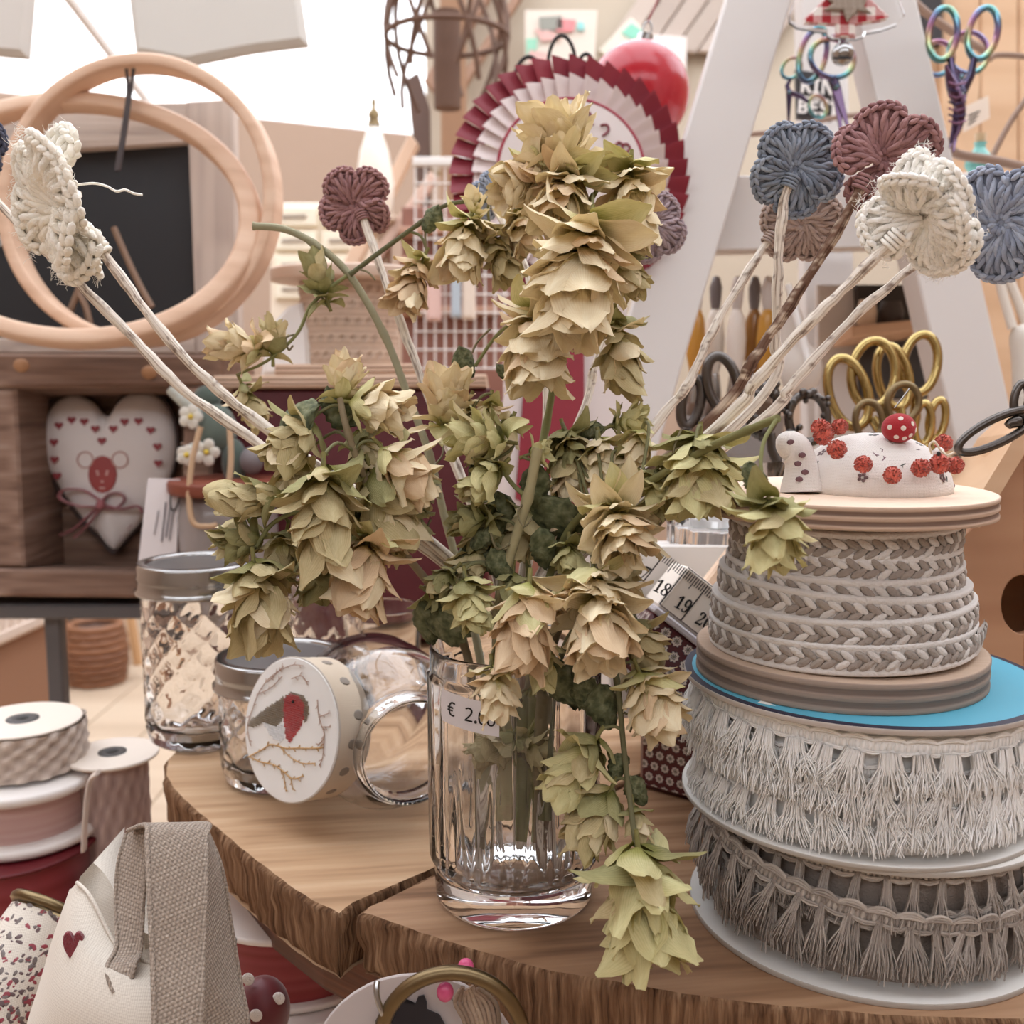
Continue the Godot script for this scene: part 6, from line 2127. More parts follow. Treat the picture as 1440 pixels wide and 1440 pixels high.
func build_left_shop() -> void:
	var cw: Material = mats["crate wood"]
	# ---- crate with the heart
	var D := 1.0
	var o := thing("wooden_crate", "weathered brown wooden crate on edge, framing a white heart cushion", "crate", at(140, 838, D))
	var b: MB
	for bd in [["top_plank", [[-60, 496], [316, 499], [312, 541], [-60, 546]], 0.0, 0.12], ["bottom_plank", [[-60, 798], [306, 806], [304, 842], [-60, 838]], 0.0, 0.12], ["side_plank", [[-60, 546], [22, 545], [34, 798], [-60, 798]], 0.004, 0.11], ["side_plank", [[258, 541], [300, 541], [296, 804], [256, 806]], 0.004, 0.11], ["back_plank", [[-60, 540], [312, 540], [310, 622], [-60, 622]], 0.095, 0.012], ["back_plank", [[-60, 624], [310, 624], [308, 712], [-60, 712]], 0.096, 0.012], ["back_plank", [[-60, 714], [308, 714], [306, 806], [-60, 806]], 0.095, 0.012]]:
		b = inside(o)
		board(b, bd[1], D + bd[2], bd[3], 0.003)
		part(b, bd[0], cw, o)
	for k in [[30, 514], [210, 524]]:
		b = inside(o)
		b.paint(rgb(176, 132, 96))
		b.ball(at(k[0], k[1], D), Vector3(0.008, 0.007, 0.003), 10, 6)
		part(b, "wood_knot", mats["paint"], o)
	var hd := D + 0.075
	var ho := thing("heart_cushion", "white padded heart with red printed hearts and a mauve bow in the crate", "cushion", at(720, 720, hd), "", look)
	var outline := PackedVector2Array()
	for p in curve_px([[153, 586], [132, 566], [104, 556], [78, 568], [63, 600], [64, 640], [82, 680], [112, 722], [140, 752], [160, 772], [176, 758], [205, 724], [234, 682], [247, 636], [243, 592], [226, 562], [202, 552], [174, 560]]):
		outline.append(Vector2(p.x - 720.0, 720.0 - p.y) / FPX * hd)
	b = MB.new()
	b.paint(rgb(230, 222, 218))
	pillow(b, outline, 0.018)
	part(b, "cushion", mats["aida"], ho)
	b = MB.new()
	b.paint(rgb(58, 42, 34))  # dark colour stands for the shade in a heart-shaped niche
	var big := PackedVector2Array()
	var cen := Vector2.ZERO
	for p in outline:
		cen += p / outline.size()
	for p in outline:
		big.append(cen + (p - cen) * 1.07 + Vector2(-0.002, 0.001))
	b.xf = Transform3D(Basis(), Vector3(0, 0, -0.004))
	b.prism(big, 0.008, 0.001)
	part(b, "niche_shade", mats["paint"], ho, "dark heart painted as the shade of a niche around the cushion")
	b = MB.new()
	b.paint(rgb(140, 52, 58))
	for q in [[275, 480], [330, 458], [385, 465], [432, 495], [460, 545], [507, 495], [552, 466], [608, 462], [657, 500], [685, 568], [688, 637], [255, 550], [258, 622], [268, 690], [505, 940], [548, 895], [440, 895]]:
		var hc := Vector2(q[0] / 3.0 - 720.0, 720.0 - (440 + q[1] / 3.0)) / FPX * hd
		var away := (hc - cen).length() / 0.075
		b.xf = Transform3D(Basis(), Vector3(0, 0, 0.0185 * sqrt(maxf(0.1, 1.0 - pow(minf(away, 0.97), 3))) + 0.0006))
		b.prism(heart(hc, px(6.2, hd), 20), 0.0006)
	part(b, "printed_hearts", mats["paint"], ho)
	b = MB.new()
	b.paint(rgb(150, 62, 60))
	b.xf = Transform3D(Basis(), Vector3((154 - 720.0) / FPX * hd, (720 - 668.0) / FPX * hd, 0.0182))
	b.ball(Vector3.ZERO, Vector3(px(20, hd), px(26, hd), 0.0012), 20, 8)
	part(b, "printed_mouse_face", mats["paint"], ho)
	b = MB.new()
	b.paint(rgb(214, 180, 172))
	for q in [[147, 664], [161, 664], [148, 668], [160, 668], [154, 678], [156, 687], [152, 687]]:
		b.ball(Vector3((q[0] - 720.0) / FPX * hd, (720.0 - q[1]) / FPX * hd, 0.0194), Vector3(0.0016, 0.0011, 0.0004), 6, 4)
	part(b, "printed_eyes_and_mouth", mats["paint"], ho)
	for q in [[130, 648], [178, 648]]:
		b = MB.new()
		b.paint(rgb(190, 140, 130))
		b.tube(ring(Vector3((q[0] - 720.0) / FPX * hd, (720.0 - q[1]) / FPX * hd, 0.0186), px(11, hd), Basis(), 24), 0.0007, 5, false, 1, 1, 1, true)
		part(b, "printed_ear", mats["paint"], ho)
	b = MB.new()
	for q in [[[[154, 706], [130, 690], [102, 690], [98, 702], [124, 712], [154, 712]], 0.0052], [[[154, 708], [164, 696], [180, 694], [186, 704], [172, 716], [154, 714]], 0.0045], [[[156, 710], [182, 716], [204, 712], [212, 722]], 0.006], [[[152, 712], [134, 728], [116, 744], [98, 752]], 0.0052], [[[154, 714], [142, 730], [128, 746], [116, 756]], 0.0045]]:
		var pts := PackedVector3Array()
		for p in q[0]:
			pts.append(Vector3((p[0] - 720.0) / FPX * hd, (720.0 - p[1]) / FPX * hd, 0.021))
		b.paint(rgb(138, 70, 78).lerp(rgb(170, 104, 108), rng.randf()))
		b.tube(curve(pts, 4), q[1], 8, true, 1, 1, 0.22)
	b.ball(Vector3((154 - 720.0) / FPX * hd, (720.0 - 710) / FPX * hd, 0.023), Vector3(0.005, 0.006, 0.004), 10, 6)
	part(b, "mauve_bow", mats["satin"], ho)
	# its stand: grey metal post with a black foot
	o = thing("metal_stand", "grey metal post with a black foot under the wooden crate", "stand", Vector3(at(84, 990, 1.05).x, 0, at(84, 990, 1.05).z))
	var pz := at(84, 838, 1.05)
	b = MB.new()
	b.paint(rgb(96, 94, 96))
	b.box(Vector3(0, (pz.y - 0.002) / 2, 0), Vector3(0.016, pz.y - 0.002, 0.016), 0.002)
	part(b, "post", mats["paint"], o)
	b = MB.new()
	b.paint(rgb(96, 94, 96))
	b.box(Vector3(0.02, pz.y - 0.008, 0), Vector3(0.24, 0.014, 0.05), 0.002)
	part(b, "bracket", mats["paint"], o)
	b = MB.new()
	b.paint(rgb(40, 38, 42))
	b.xf = Transform3D(Basis(), Vector3(0, 0.0, 0))
	b.lathe([Vector2(0.0, 0), Vector2(0.055, 0), Vector2(0.055, 0.012), Vector2(0.03, 0.03), Vector2(0.014, 0.60), Vector2(0.014, 0.72), Vector2(0, 0.72)], 28)
	part(b, "foot", mats["paint"], o)
	# ---- chalkboard standing on the crate
	var cd := 1.05
	o = thing("chalkboard", "chalkboard in a weathered grey wooden frame behind the hoops", "chalkboard", at(140, 497, cd))
	for bd in [["slate", [[-60, 190], [270, 180], [275, 480], [-60, 480]], 0.008, 0.006, mats["chalkboard"]], ["frame_top", [[-60, 148], [265, 143], [264, 201], [-60, 222]], 0.0, 0.022, mats["grey wood"]], ["frame_side", [[262, 142], [326, 138], [336, 497], [276, 497]], -0.002, 0.024, mats["grey upright"]], ["frame_bottom", [[-60, 476], [276, 470], [276, 497], [-60, 497]], 0.0, 0.022, mats["grey wood"]]]:
		b = inside(o)
		board(b, bd[1], cd + bd[2], bd[3], 0.002)
		part(b, bd[0], bd[4], o)
	for q in [[[8, 334], [14, 326], [24, 328], [22, 340], [12, 346], [20, 352], [32, 346]], [[26, 330], [34, 328], [38, 338], [30, 344]], [[-4, 330], [2, 342], [-6, 350]]]:
		b = inside(o)
		b.paint(rgb(190, 188, 186))
		b.tube(curve(ats(q, cd + 0.0075), 4), 0.0010, 5)
		part(b, "chalk_writing", mats["paint"], o)
	hoop("pale oval embroidery hoop in front, cut by the left edge of the picture", Vector2(108, 306), 192, 0.955, 0.0, 0.020, 0.0150, -0.22, 1.37, -0.14)
	hoop("larger wooden embroidery hoop standing higher behind the front one", Vector2(196, 284), 203, 0.962, -0.10, 0.026, 0.012)
	o = thing("black_cord", "doubled black cord hanging from the higher embroidery hoop", "cord", at(182, 92, 0.955))
	for q in [[[178, 96], [180, 130], [172, 190], [164, 240]], [[188, 96], [184, 130], [176, 190], [167, 240]]]:
		b = inside(o)
		b.paint(rgb(74, 66, 66))
		b.tube(curve(ats(q, 0.958), 4), 0.0018, 5)
		part(b, "strand", mats["paint"], o)
	for q in [["bare brown twig leaning before the chalkboard, left of the cream flower's twig", [[132, 350], [118, 390], [98, 440], [86, 486]]], ["bare brown twig behind the cream flower's twig, in front of the chalkboard", [[160, 320], [178, 362], [196, 400], [214, 432]]], ["thin grey twig at the bottom of the chalkboard inside the front hoop", [[108, 410], [120, 430], [128, 462]]]]:
		o = thing("twig", q[0], "twig", at(q[1][0][0], q[1][0][1], 1.0))
		b = inside(o)
		b.paint(rgb(132, 104, 84))
		b.tube(curve(ats(q[1], 1.0), 5), 0.0032, 6)
		part(b, "bark", mats["paint"], o)
	# ---- card tag, wooden-lidded jar, green ornament
	o = thing("paper_tag", "white card tag with small print hanging before the crate's right side", "tag", at(226, 676, 0.93))
	b = inside(o)
	b.paint(rgb(226, 218, 218))
	board(b, [[208, 672], [253, 674], [247, 796], [194, 794]], 0.93, 0.0015, 0.0)
	part(b, "card", mats["paint"], o)
	for q in [[228, 706, 762, 2.2], [234, 714, 756, 2.0], [239, 716, 760, 1.6], [218, 718, 752, 1.4]]:
		b = inside(o)
		b.paint(rgb(120, 112, 116))
		board(b, [[q[0] + 4, q[1]], [q[0] + 4 + q[3], q[1]], [q[0] - 2 + q[3], q[2]], [q[0] - 2, q[2]]], 0.9285, 0.0006, 0.0)
		part(b, "printed_line", mats["paint"], o)
	b = inside(o)
	b.tube(closed_loop(Vector2(246, 700), Vector2(6, 18), 8, 0.925, 16), 0.0009, 5, false, 1, 1, 1, true)
	part(b, "wire_ring", mats["iron"], o)
	var jd := 0.96
	o = thing("lidded_jar", "grey glass jar with a flat red-brown wooden lid behind the tall jar", "jar", at(325, 850, jd))
	b = inside(o)
	var jb := at(325, 850, jd)
	b.xf = Transform3D()
	var H := at(325, 690, jd).y - jb.y
	b.paint(rgb(150, 142, 140))
	b.lathe([Vector2(0, 0), Vector2(0.040, 0), Vector2(0.044, 0.01), Vector2(0.045, H * 0.8), Vector2(0.040, H), Vector2(0, H)], 32)
	part(b, "body", mats["gloss"], o)
	b = MB.new()
	b.paint(rgb(124, 62, 46))
	b.lathe([Vector2(0, H), Vector2(0.051, H), Vector2(0.0525, H + 0.003), Vector2(0.0525, H + 0.010), Vector2(0.051, H + 0.0125), Vector2(0, H + 0.0125)], 40)
	part(b, "wooden_lid", mats["paint"], o)
	b = inside(o)
	b.paint(rgb(150, 160, 172))
	b.tube(curve(ats([[268, 700, .925], [300, 705, .915], [345, 706, .915], [385, 700, .925]]), 4), 0.003, 6)
	part(b, "glass_shoulder", mats["gloss"], o)
	o = thing("twine", "loop of natural twine hanging over the red-brown wooden lid", "twine", at(280, 600, 0.90))
	for q in [[[282, 600], [270, 650], [266, 700], [272, 735], [292, 740], [305, 738]], [[322, 590], [325, 640], [322, 680]]]:
		b = inside(o)
		b.tube(curve(ats(q, 0.90), 6), 0.0026, 6)
		part(b, "strand", mats["twine"], o)
	o = thing("green_ornament", "green felt ornament with white blossoms standing on the wooden lid", "ornament", at(312, 678, 0.955))
	b = inside(o)
	b.paint(rgb(98, 110, 100))
	b.ball(at(304, 604, 0.955), Vector3(0.019, 0.024, 0.017), 20, 14)
	part(b, "body", mats["felt"], o)
	b = inside(o)
	b.paint(rgb(84, 96, 88))
	b.ball(at(292, 560, 0.955), Vector3(0.013, 0.012, 0.012), 16, 10)
	part(b, "head", mats["felt"], o)
	b = inside(o)
	b.paint(rgb(84, 96, 88))
	b.ball(at(330, 650, 0.955), Vector3(0.012, 0.022, 0.012), 14, 10)
	part(b, "foot", mats["felt"], o)
	for q in [[268, 586, 10], [290, 636, 12], [262, 640, 7]]:
		b = inside(o)
		for k in 5:
			var a := TAU * k / 5
			b.paint(rgb(220, 214, 202))
			b.ball(at(q[0] + cos(a) * q[2], q[1] + sin(a) * q[2], 0.935), Vector3(0.0052, 0.0052, 0.002), 8, 5)
		part(b, "blossom", mats["felt"], o)
		b = inside(o)
		b.paint(rgb(220, 190, 70))
		b.ball(at(q[0], q[1], 0.932), Vector3.ONE * 0.0026, 8, 6)
		part(b, "blossom_centre", mats["felt"], o)
	b = inside(o)
	b.paint(rgb(190, 192, 182))
	b.tube(ats([[238, 548, .95], [262, 566, .95], [284, 580, .95]]), PackedFloat32Array([0.004, 0.007, 0.004]), 8)
	b.tube(ats([[250, 648, .94], [264, 636, .94], [282, 622, .94]]), PackedFloat32Array([0.002, 0.006, 0.003]), 8)
	part(b, "pale_leaf", mats["felt"], o)
	o = thing("grey_pebble", "smooth grey pebble on the wooden lid beside the green ornament", "pebble", at(354, 664, 0.95))
	b = inside(o)
	b.paint(rgb(126, 118, 120))
	b.ball(at(354, 648, 0.95), Vector3(0.011, 0.013, 0.011), 16, 10)
	part(b, "stone", mats["paint"], o)
	# ---- lace spool on plywood boards on a dark red box
	var ld := 0.98
	o = thing("red_box", "dark red box under the plywood boards, behind the left hops", "box", at(500, 900, ld))
	b = inside(o)
	b.paint(rgb(84, 20, 26))
	board(b, [[325, 545], [690, 545], [686, 900], [332, 900]], ld, 0.14, 0.004)
	part(b, "body", mats["paint"], o)
	for bd in [["plywood_board", "wide plywood board lying on the dark red box", [[300, 528], [684, 526], [684, 543], [300, 545]], -0.01, 0.16], ["plywood_board", "shorter plywood board directly under the spool of beige lace", [[386, 512], [588, 511], [588, 525], [386, 527]], 0.0, 0.12]]:
		o = thing(bd[0], bd[1], "board", at(486, 530, ld))
		b = inside(o)
		board(b, bd[2], ld + bd[3], bd[4], 0.001)
		part(b, "panel", mats["ply face"], o)
		for k in 2:
			b = inside(o)
			b.paint(rgb(150, 118, 98))
			var y0: float = bd[2][0][1] + 5.0 + 6.0 * k
			board(b, [[bd[2][0][0] + 1, y0], [bd[2][1][0] - 1, y0 - 2], [bd[2][1][0] - 1, y0 + 0.5], [bd[2][0][0] + 1, y0 + 2.5]], ld + bd[3] - 0.0004, 0.001, 0.0)
			part(b, "ply_layer", mats["paint"], o)
	var lb := at(492, 512, ld + 0.06)
	o = thing("lace_spool", "spool of beige lace with a pale wooden flange on the plywood boards", "spool", lb)
	var s := px(1.0, ld + 0.06)
	var hh := 112.0 * s
	b = MB.new()
	b.paint(rgb(214, 188, 168))
	b.lathe([Vector2(0, hh), Vector2(104 * s, hh), Vector2(106 * s, hh + 2 * s), Vector2(106 * s, hh + 14 * s), Vector2(104 * s, hh + 17 * s), Vector2(0, hh + 17 * s)], 48)
	part(b, "flange", mats["paint"], o)
	b = MB.new()
	var gp := PackedVector3Array()
	var cc := PackedColorArray()
	var W := 112
	for j in 41:
		var y := hh * j / 40.0
		for i in W + 1:
			var a := TAU * i / W
			var row := j / 40.0 * 5.0
			var sc := absf(sin(a * 14.0 + (PI / 2 if int(row) % 2 else 0.0)))
			var f := fposmod(row, 1.0)
			var hole := smoothstep(0.75, 1.0, sc) * smoothstep(0.25, 0.45, f) * (1.0 - smoothstep(0.55, 0.75, f))
			var r := (66.0 + 3.0 * sin(f * PI) * (0.5 + 0.5 * sc) - 7.0 * hole) * s
			gp.append(Vector3(r * cos(a), y, -r * sin(a)))
			cc.append(rgb(190, 164, 144).lerp(rgb(216, 194, 174), 0.5 + 0.5 * sin(f * 19.0)).srgb_to_linear())
	b.grid(gp, W + 1, 41, true, 1, 1, cc)
	part(b, "wound_lace", mats["cotton"], o)
	o = thing("white_glow_shape", "white shape standing in for a pale glow beside the lace spool", "bag", at(405, 528, 1.02))
	b = inside(o)
	b.paint(rgb(244, 242, 240))  # bright white paint stands in for a glow beside the spool
	board(b, [[366, 528], [372, 486], [384, 452], [404, 430], [424, 424], [434, 470], [436, 528]], 1.0, 0.05, 0.004)
	part(b, "paper", mats["paint"], o)

func curve_px(list: Array) -> PackedVector2Array:        # smooth closed outline through picture points
	var out := PackedVector2Array()
	var n := list.size()
	for k in n:
		for q in 4:
			var p := []
			for j in range(-1, 3):
				p.append(Vector2(list[(k + j + n) % n][0], list[(k + j + n) % n][1]))
			out.append((p[1] as Vector2).cubic_interpolate(p[2], p[0], p[3], q / 4.0))
	return out
# a reel standing on end: its flanges and what is wound on it, in picture units at depth d
func reel(label: String, cx: float, top: float, bot: float, rf: float, rb: float, d: float, flange: Color, wound: Color, opts := {}) -> Node3D:
	var base := at(cx, bot, d)
	var H := (at(cx, top, d).y - base.y)
	var s := px(1.0, d)
	var o := thing(opts.get("name", "ribbon_reel"), label, opts.get("cat", "reel"), base, opts.get("group", ""))
	var ft: float = opts.get("ft", 6.0) * s
	var R := rf * s
	for y in [0.0, H - ft]:
		var b := MB.new()
		b.paint(flange)
		b.lathe([Vector2(10 * s, y), Vector2(R - ft * 0.3, y), Vector2(R, y + ft * 0.3), Vector2(R, y + ft * 0.7), Vector2(R - ft * 0.3, y + ft), Vector2(10 * s, y + ft), Vector2(10 * s, y)], 48)
		if not (y == 0.0 and opts.get("one", false)):
			part(b, "flange", mats["paint"], o)
	var b := MB.new()
	var rows := 13
	var g := PackedVector3Array()
	var cols := PackedColorArray()
	var lace: float = opts.get("lace", 0.0)
	for j in rows:
		var y := lerpf(ft * 0.8, H - ft * 0.8, j / (rows - 1.0))
		for i in 73:
			var a := TAU * i / 72
			var w := sin(a * 17.0 + (PI if j % 4 < 2 else 0.0)) * (0.6 + 0.4 * sin(a * 5.0 + j * 2.0))
			var r := rb * s * (1.0 + lace * 0.05 * w + 0.008 * sin(j * 2.6))
			g.append(Vector3(r * cos(a), y, -r * sin(a)))
			cols.append(wound.lerp(opts.get("second", wound.lightened(0.12)), 0.5 + 0.5 * w if lace > 0 else 0.5 + 0.5 * sin(j * 2.6)).srgb_to_linear())
	b.grid(g, 73, rows, true, 1, 1, cols)
	part(b, "wound_ribbon" if lace == 0 else "wound_lace", mats[opts.get("mat", "satin")], o)
	if opts.has("hole"):
		b = MB.new()
		b.paint(rgb(84, 80, 78))  # ring painted dark to carry the shade of the hole
		b.lathe([Vector2(9 * s, H - ft), Vector2(9 * s, H + 0.0008), Vector2(opts.hole * 1.35 * s, H + 0.0008), Vector2(opts.hole * 1.35 * s, H - ft)], 24)
		part(b, "core_ring", mats["paint"], o)
		b = MB.new()
		b.paint(rgb(36, 34, 34))  # nearly black paint stands for the shade down the hole
		b.lathe([Vector2(opts.hole * s, H - ft * 2.5), Vector2(0, H - ft * 2.5)], 24)
		part(b, "core", mats["paint"], o)
	return o

func build_front_left() -> void:
	var cream := rgb(232, 218, 204)
	var white := rgb(230, 222, 216)
	var red := rgb(120, 16, 26)
	var d := 0.78
	reel("wide red ribbon reel at the bottom of the left stack", 26, 1170, 1330, 116, 104, d, rgb(96, 14, 22), red)
	reel("white flanged reel of pink ribbon between the lace roll and red reel", 36, 1078, 1168, 104, 82, d, white, rgb(188, 150, 142), {"ft": 16.0})
	reel("roll of cream lace on top of the left stack", 36, 1008, 1076, 78, 82, d, cream, rgb(176, 158, 146), {"ft": 5.0, "lace": 1.0, "second": rgb(226, 210, 196), "mat": "cotton", "one": true, "hole": 16.0, "name": "lace_roll", "cat": "lace roll"})
	reel("red ribbon reel under the narrow spool", 164, 1216, 1330, 84, 78, 0.80, rgb(86, 14, 20), red)
	reel("narrow white spool of grey pink lace with a dark core hole", 166, 1050, 1212, 62, 46, 0.80, cream, rgb(150, 124, 118), {"ft": 6.0, "lace": 1.0, "second": rgb(196, 172, 162), "mat": "cotton", "hole": 14.0, "name": "lace_spool", "cat": "spool"})
	var tape := thing("lace_end", "loose end of pale lace hanging beside the narrow spool", "lace", at(124, 1200, 0.74))
	var b := inside(tape)
	b.paint(rgb(214, 196, 182))
	b.tube(curve(ats([[138, 1086, .735], [126, 1100, .735], [120, 1150, .735], [118, 1196, .735]]), 5), 0.006, 8, true, 1, 1, 0.25)
	part(b, "lace", mats["cotton"], tape)
	var bench := thing("low_bench", "low pale bench under the stacked reels at the left", "bench", Vector3(at(100, 1330, 0.82).x, 0, at(100, 1330, 0.82).z))
	var by := at(26, 1330, d).y - 0.0005
	b = MB.new()
	b.box(Vector3(-0.05, by - 0.012, 0.0), Vector3(0.34, 0.024, 0.28), 0.003)
	part(b, "seat", mats["pine"], bench)
	for x in [-0.19, 0.09]:
		for z in [-0.16, 0.12]:
			b = MB.new()
			b.box(Vector3(x, (by - 0.024) / 2, z), Vector3(0.035, by - 0.024, 0.035), 0.002)
			part(b, "leg", mats["pine"], bench)
	# ---- reels under the table
	reel("white flanged reel of cream ribbon under the table edge, lower of two", 420, 1345, 1440, 150, 132, 0.66, rgb(222, 212, 206), rgb(196, 182, 174), {"ft": 12.0})
	reel("reel of bright red ribbon under the table edge, upper of two", 420, 1240, 1344, 140, 128, 0.66, white, rgb(124, 14, 20), {"ft": 10.0})
	var post := thing("low_stool", "small low stool under the reels below the table", "stool", Vector3(at(420, 1440, 0.66).x, 0, at(420, 1440, 0.66).z))
	b = MB.new()
	var sy := at(420, 1440, 0.66).y - 0.0005
	b.lathe([Vector2(0, 0), Vector2(0.07, 0), Vector2(0.06, 0.02), Vector2(0.03, 0.06), Vector2(0.03, sy - 0.05), Vector2(0.085, sy - 0.02), Vector2(0.085, sy), Vector2(0, sy)], 28)
	part(b, "body", mats["pine"], post)
	var mush := thing("felt_toadstool", "dark red felt toadstool with white spots beside the linen strap", "toadstool", at(372, 1470, 0.52))
	b = inside(mush)
	b.paint(rgb(92, 16, 24))
	b.ball(at(370, 1420, 0.52), Vector3(0.0135, 0.017, 0.0135), 22, 14)
	part(b, "cap", mats["satin"], mush)
	b = inside(mush)
	b.paint(rgb(214, 206, 200))
	for p in [[349, 1377, 0.5125], [360, 1428, 0.506], [392, 1404, 0.512]]:
		b.ball(at(p[0], p[1], p[2]), Vector3(0.0032, 0.0034, 0.0012), 10, 6)
	part(b, "white_spots", mats["felt"], mush)
	b = inside(mush)
	b.paint(rgb(206, 196, 186))
	b.tube(ats([[370, 1430, .52], [371, 1500, .52]]), 0.007, 12)
	part(b, "stem", mats["felt"], mush)
	# ---- brass ring with card, pins, jute
	var rd := 0.41
	var card := thing("round_card", "white round card with a black cat shape behind the brass ring", "card", at(560, 1500, rd + 0.02))
	b = inside(card)
	b.paint(rgb(190, 178, 174))
	var disc := []
	for k in 40:
		var a := TAU * k / 40
		disc.append([585 + cos(a) * 150, 1510 + sin(a) * 140])
	board(b, disc, rd + 0.02, 0.002, 0.0005)
	part(b, "paper", mats["paint"], card)
	b = inside(card)
	b.paint(rgb(34, 30, 34))
	board(b, [[524, 1480], [528, 1436], [536, 1420], [548, 1424], [562, 1412], [566, 1404], [572, 1412], [584, 1412], [588, 1402], [596, 1400], [600, 1410], [600, 1420], [618, 1428], [628, 1446], [628, 1480]], rd + 0.0175, 0.001, 0.0)
	part(b, "black_cat_shape", mats["paint"], card)
	var rg := thing("brass_ring", "large brass ring hanging at the table's front edge", "ring", at(640, 1367, rd))
	b = inside(rg)
	b.tube(closed_loop(Vector2(636, 1466), Vector2(101, 98), 0, rd, 56, 0.006), 0.0030, 12, false, 1, 1, 1, true)
	part(b, "ring", mats["brass"], rg)
	b = inside(rg)
	b.tube(curve(ats([[530, 1380, rd - .002], [530, 1400, rd - .004], [538, 1425, rd - .004], [548, 1440, rd]]), 5), 0.0012, 8)
	part(b, "steel_loop", mats["steel"], rg)
	for p in [[626, 1395, 12, "pink headed pin inside the brass ring"], [655, 1361, 12, "pink headed pin above the brass ring"]]:
		var pin := thing("pin", p[3], "pin", at(p[0], p[1], rd - 0.004), "pink headed pins at the brass ring")
		b = inside(pin)
		b.paint(rgb(206, 84, 126))
		b.ball(at(p[0], p[1], rd - 0.004 if p[1] > 1380 else rd + 0.006), Vector3(px(12, rd), px(14, rd), 0.003), 18, 12)
		part(b, "head", mats["gloss"], pin)
		b = inside(pin)
		b.tube(ats([[p[0], p[1], rd + 0.006], [p[0] + 24, p[1] + 26, rd + 0.022]]), 0.0004, 5)
		part(b, "needle", mats["steel"], pin)
	var jute := thing("jute_tassel", "bunch of brown jute strands hanging inside the brass ring", "jute", at(655, 1385, rd + 0.01))
	var r := RandomNumberGenerator.new()
	r.seed = 8
	for k in 9:
		b = inside(jute)
		b.paint(rgb(128, 106, 88).lerp(rgb(176, 152, 130), r.randf()))
		var x := 640.0 + k * 7.0
		b.tube(curve(ats([[648 + k * 3, 1386 + r.randf() * 8, rd + .008], [x, 1410, rd + .008], [x + 14 - k, 1440, rd + .008], [x + 24 - k * 2, 1500, rd + .01]]), 5), 0.0010, 6)
		part(b, "strand", mats["cotton"], jute)
	# ---- doorstop with linen strap
	var fd := 0.46
	var bag := thing("fabric_doorstop", "cream fabric doorstop with a red heart on its pointed corner and a linen strap", "doorstop", at(180, 1500, fd))
	b = inside(bag)
	var body := [[[108, 1240, .47], [128, 1262, .462], [165, 1330, .452], [205, 1352, .446], [250, 1362, .446], [270, 1400, .456]], [[104, 1246, .472], [100, 1290, .455], [130, 1350, .436], [190, 1380, .428], [250, 1400, .43], [280, 1430, .45]], [[100, 1250, .48], [80, 1320, .462], [80, 1420, .438], [180, 1450, .418], [250, 1460, .42], [285, 1470, .45]], [[98, 1250, .49], [62, 1360, .476], [30, 1520, .452], [170, 1540, .42], [260, 1540, .42], [290, 1540, .45]]]
	var gp := PackedVector3Array()
	for j in range(3, -1, -1):
		var row := curve(ats(body[j]), 5)
		gp.append_array(row)
	b.grid(gp, 26, 4)
	var back := PackedVector3Array()                     # and the far side, so that it is a closed cushion
	for j in 4:
		var row := curve(ats(body[j]), 5)
		for i in row.size():
			back.append(row[i] + Vector3(0, 0, -0.06 * sin(PI * minf(1.0, 0.1 + j / 3.0)) - 0.004 * j))
	b.grid(back, 26, 4)
	part(b, "cushion", mats["calico"], bag)
	b = inside(bag)
	b.tube(curve(ats([[108, 1241, .469], [128, 1262, .461], [165, 1330, .451], [205, 1352, .445], [262, 1362, .445]]), 5), 0.0009, 6)
	part(b, "seam", mats["calico"], bag)
	b = inside(bag)
	b.tube(curve(ats([[250, 1290, .485], [215, 1300, .482], [186, 1330, .475]]), 5), 0.001, 5)
	board(b, [[188, 1312], [206, 1268], [236, 1280], [262, 1320], [262, 1400], [200, 1380]], 0.475, 0.012, 0.004)
	part(b, "rear_corner", mats["calico"], bag)
	b = inside(bag)
	b.paint(rgb(126, 44, 50))
	var hp := []
	for p in heart(Vector2.ZERO, 30.0, 24):
		hp.append([103.0 + p.x * 0.50 - p.y * 0.10, 1334.0 - p.y])
	board(b, hp, 0.4445, 0.003, 0.0005)
	part(b, "appliqued_heart", mats["felt"], bag)
	# the strap: broad linen webbing, looped
	strap(bag, [[[178, 1172, .475], [216, 1160, .466]], [[166, 1215, .468], [208, 1198, .462]], [[163, 1270, .460], [202, 1258, .454]], [[164, 1330, .446], [198, 1334, .444]], [[150, 1362, .434], [190, 1356, .433]], [[160, 1396, .428], [182, 1390, .428]]])
	strap(bag, [[[180, 1168, .468], [206, 1168, .490]], [[205, 1160, .448], [288, 1158, .470]], [[207, 1185, .437], [290, 1180, .456]], [[210, 1260, .424], [289, 1255, .440]], [[214, 1340, .414], [286, 1335, .428]], [[216, 1400, .406], [284, 1395, .418]], [[218, 1480, .398], [280, 1480, .408]]])
	strap(bag, [[[288, 1172, .472], [292, 1170, .49]], [[288, 1220, .465], [312, 1222, .482]], [[286, 1290, .455], [325, 1300, .474]], [[284, 1350, .446], [338, 1380, .464]], [[284, 1400, .44], [348, 1430, .456]], [[290, 1480, .436], [352, 1490, .45]]])
	# the printed cloth roll lower left
	var roll := thing("fabric_roll", "rolled cloth printed with dark and red specks at the lower left corner", "fabric roll", at(40, 1400, 0.52))
	var a0 := at(66, 1290, 0.56)
	var a1 := at(-40, 1480, 0.52)
	b = inside(roll)
	b.paint(rgb(214, 198, 190))
	var path := PackedVector3Array()
	for k in 10:
		path.append(a0.lerp(a1, k / 9.0))
	var rr := PackedFloat32Array()
	for k in 10:
		rr.append(px(62, 0.54) * (1.0 - 0.12 * pow(1.0 - k / 9.0, 3.0)))
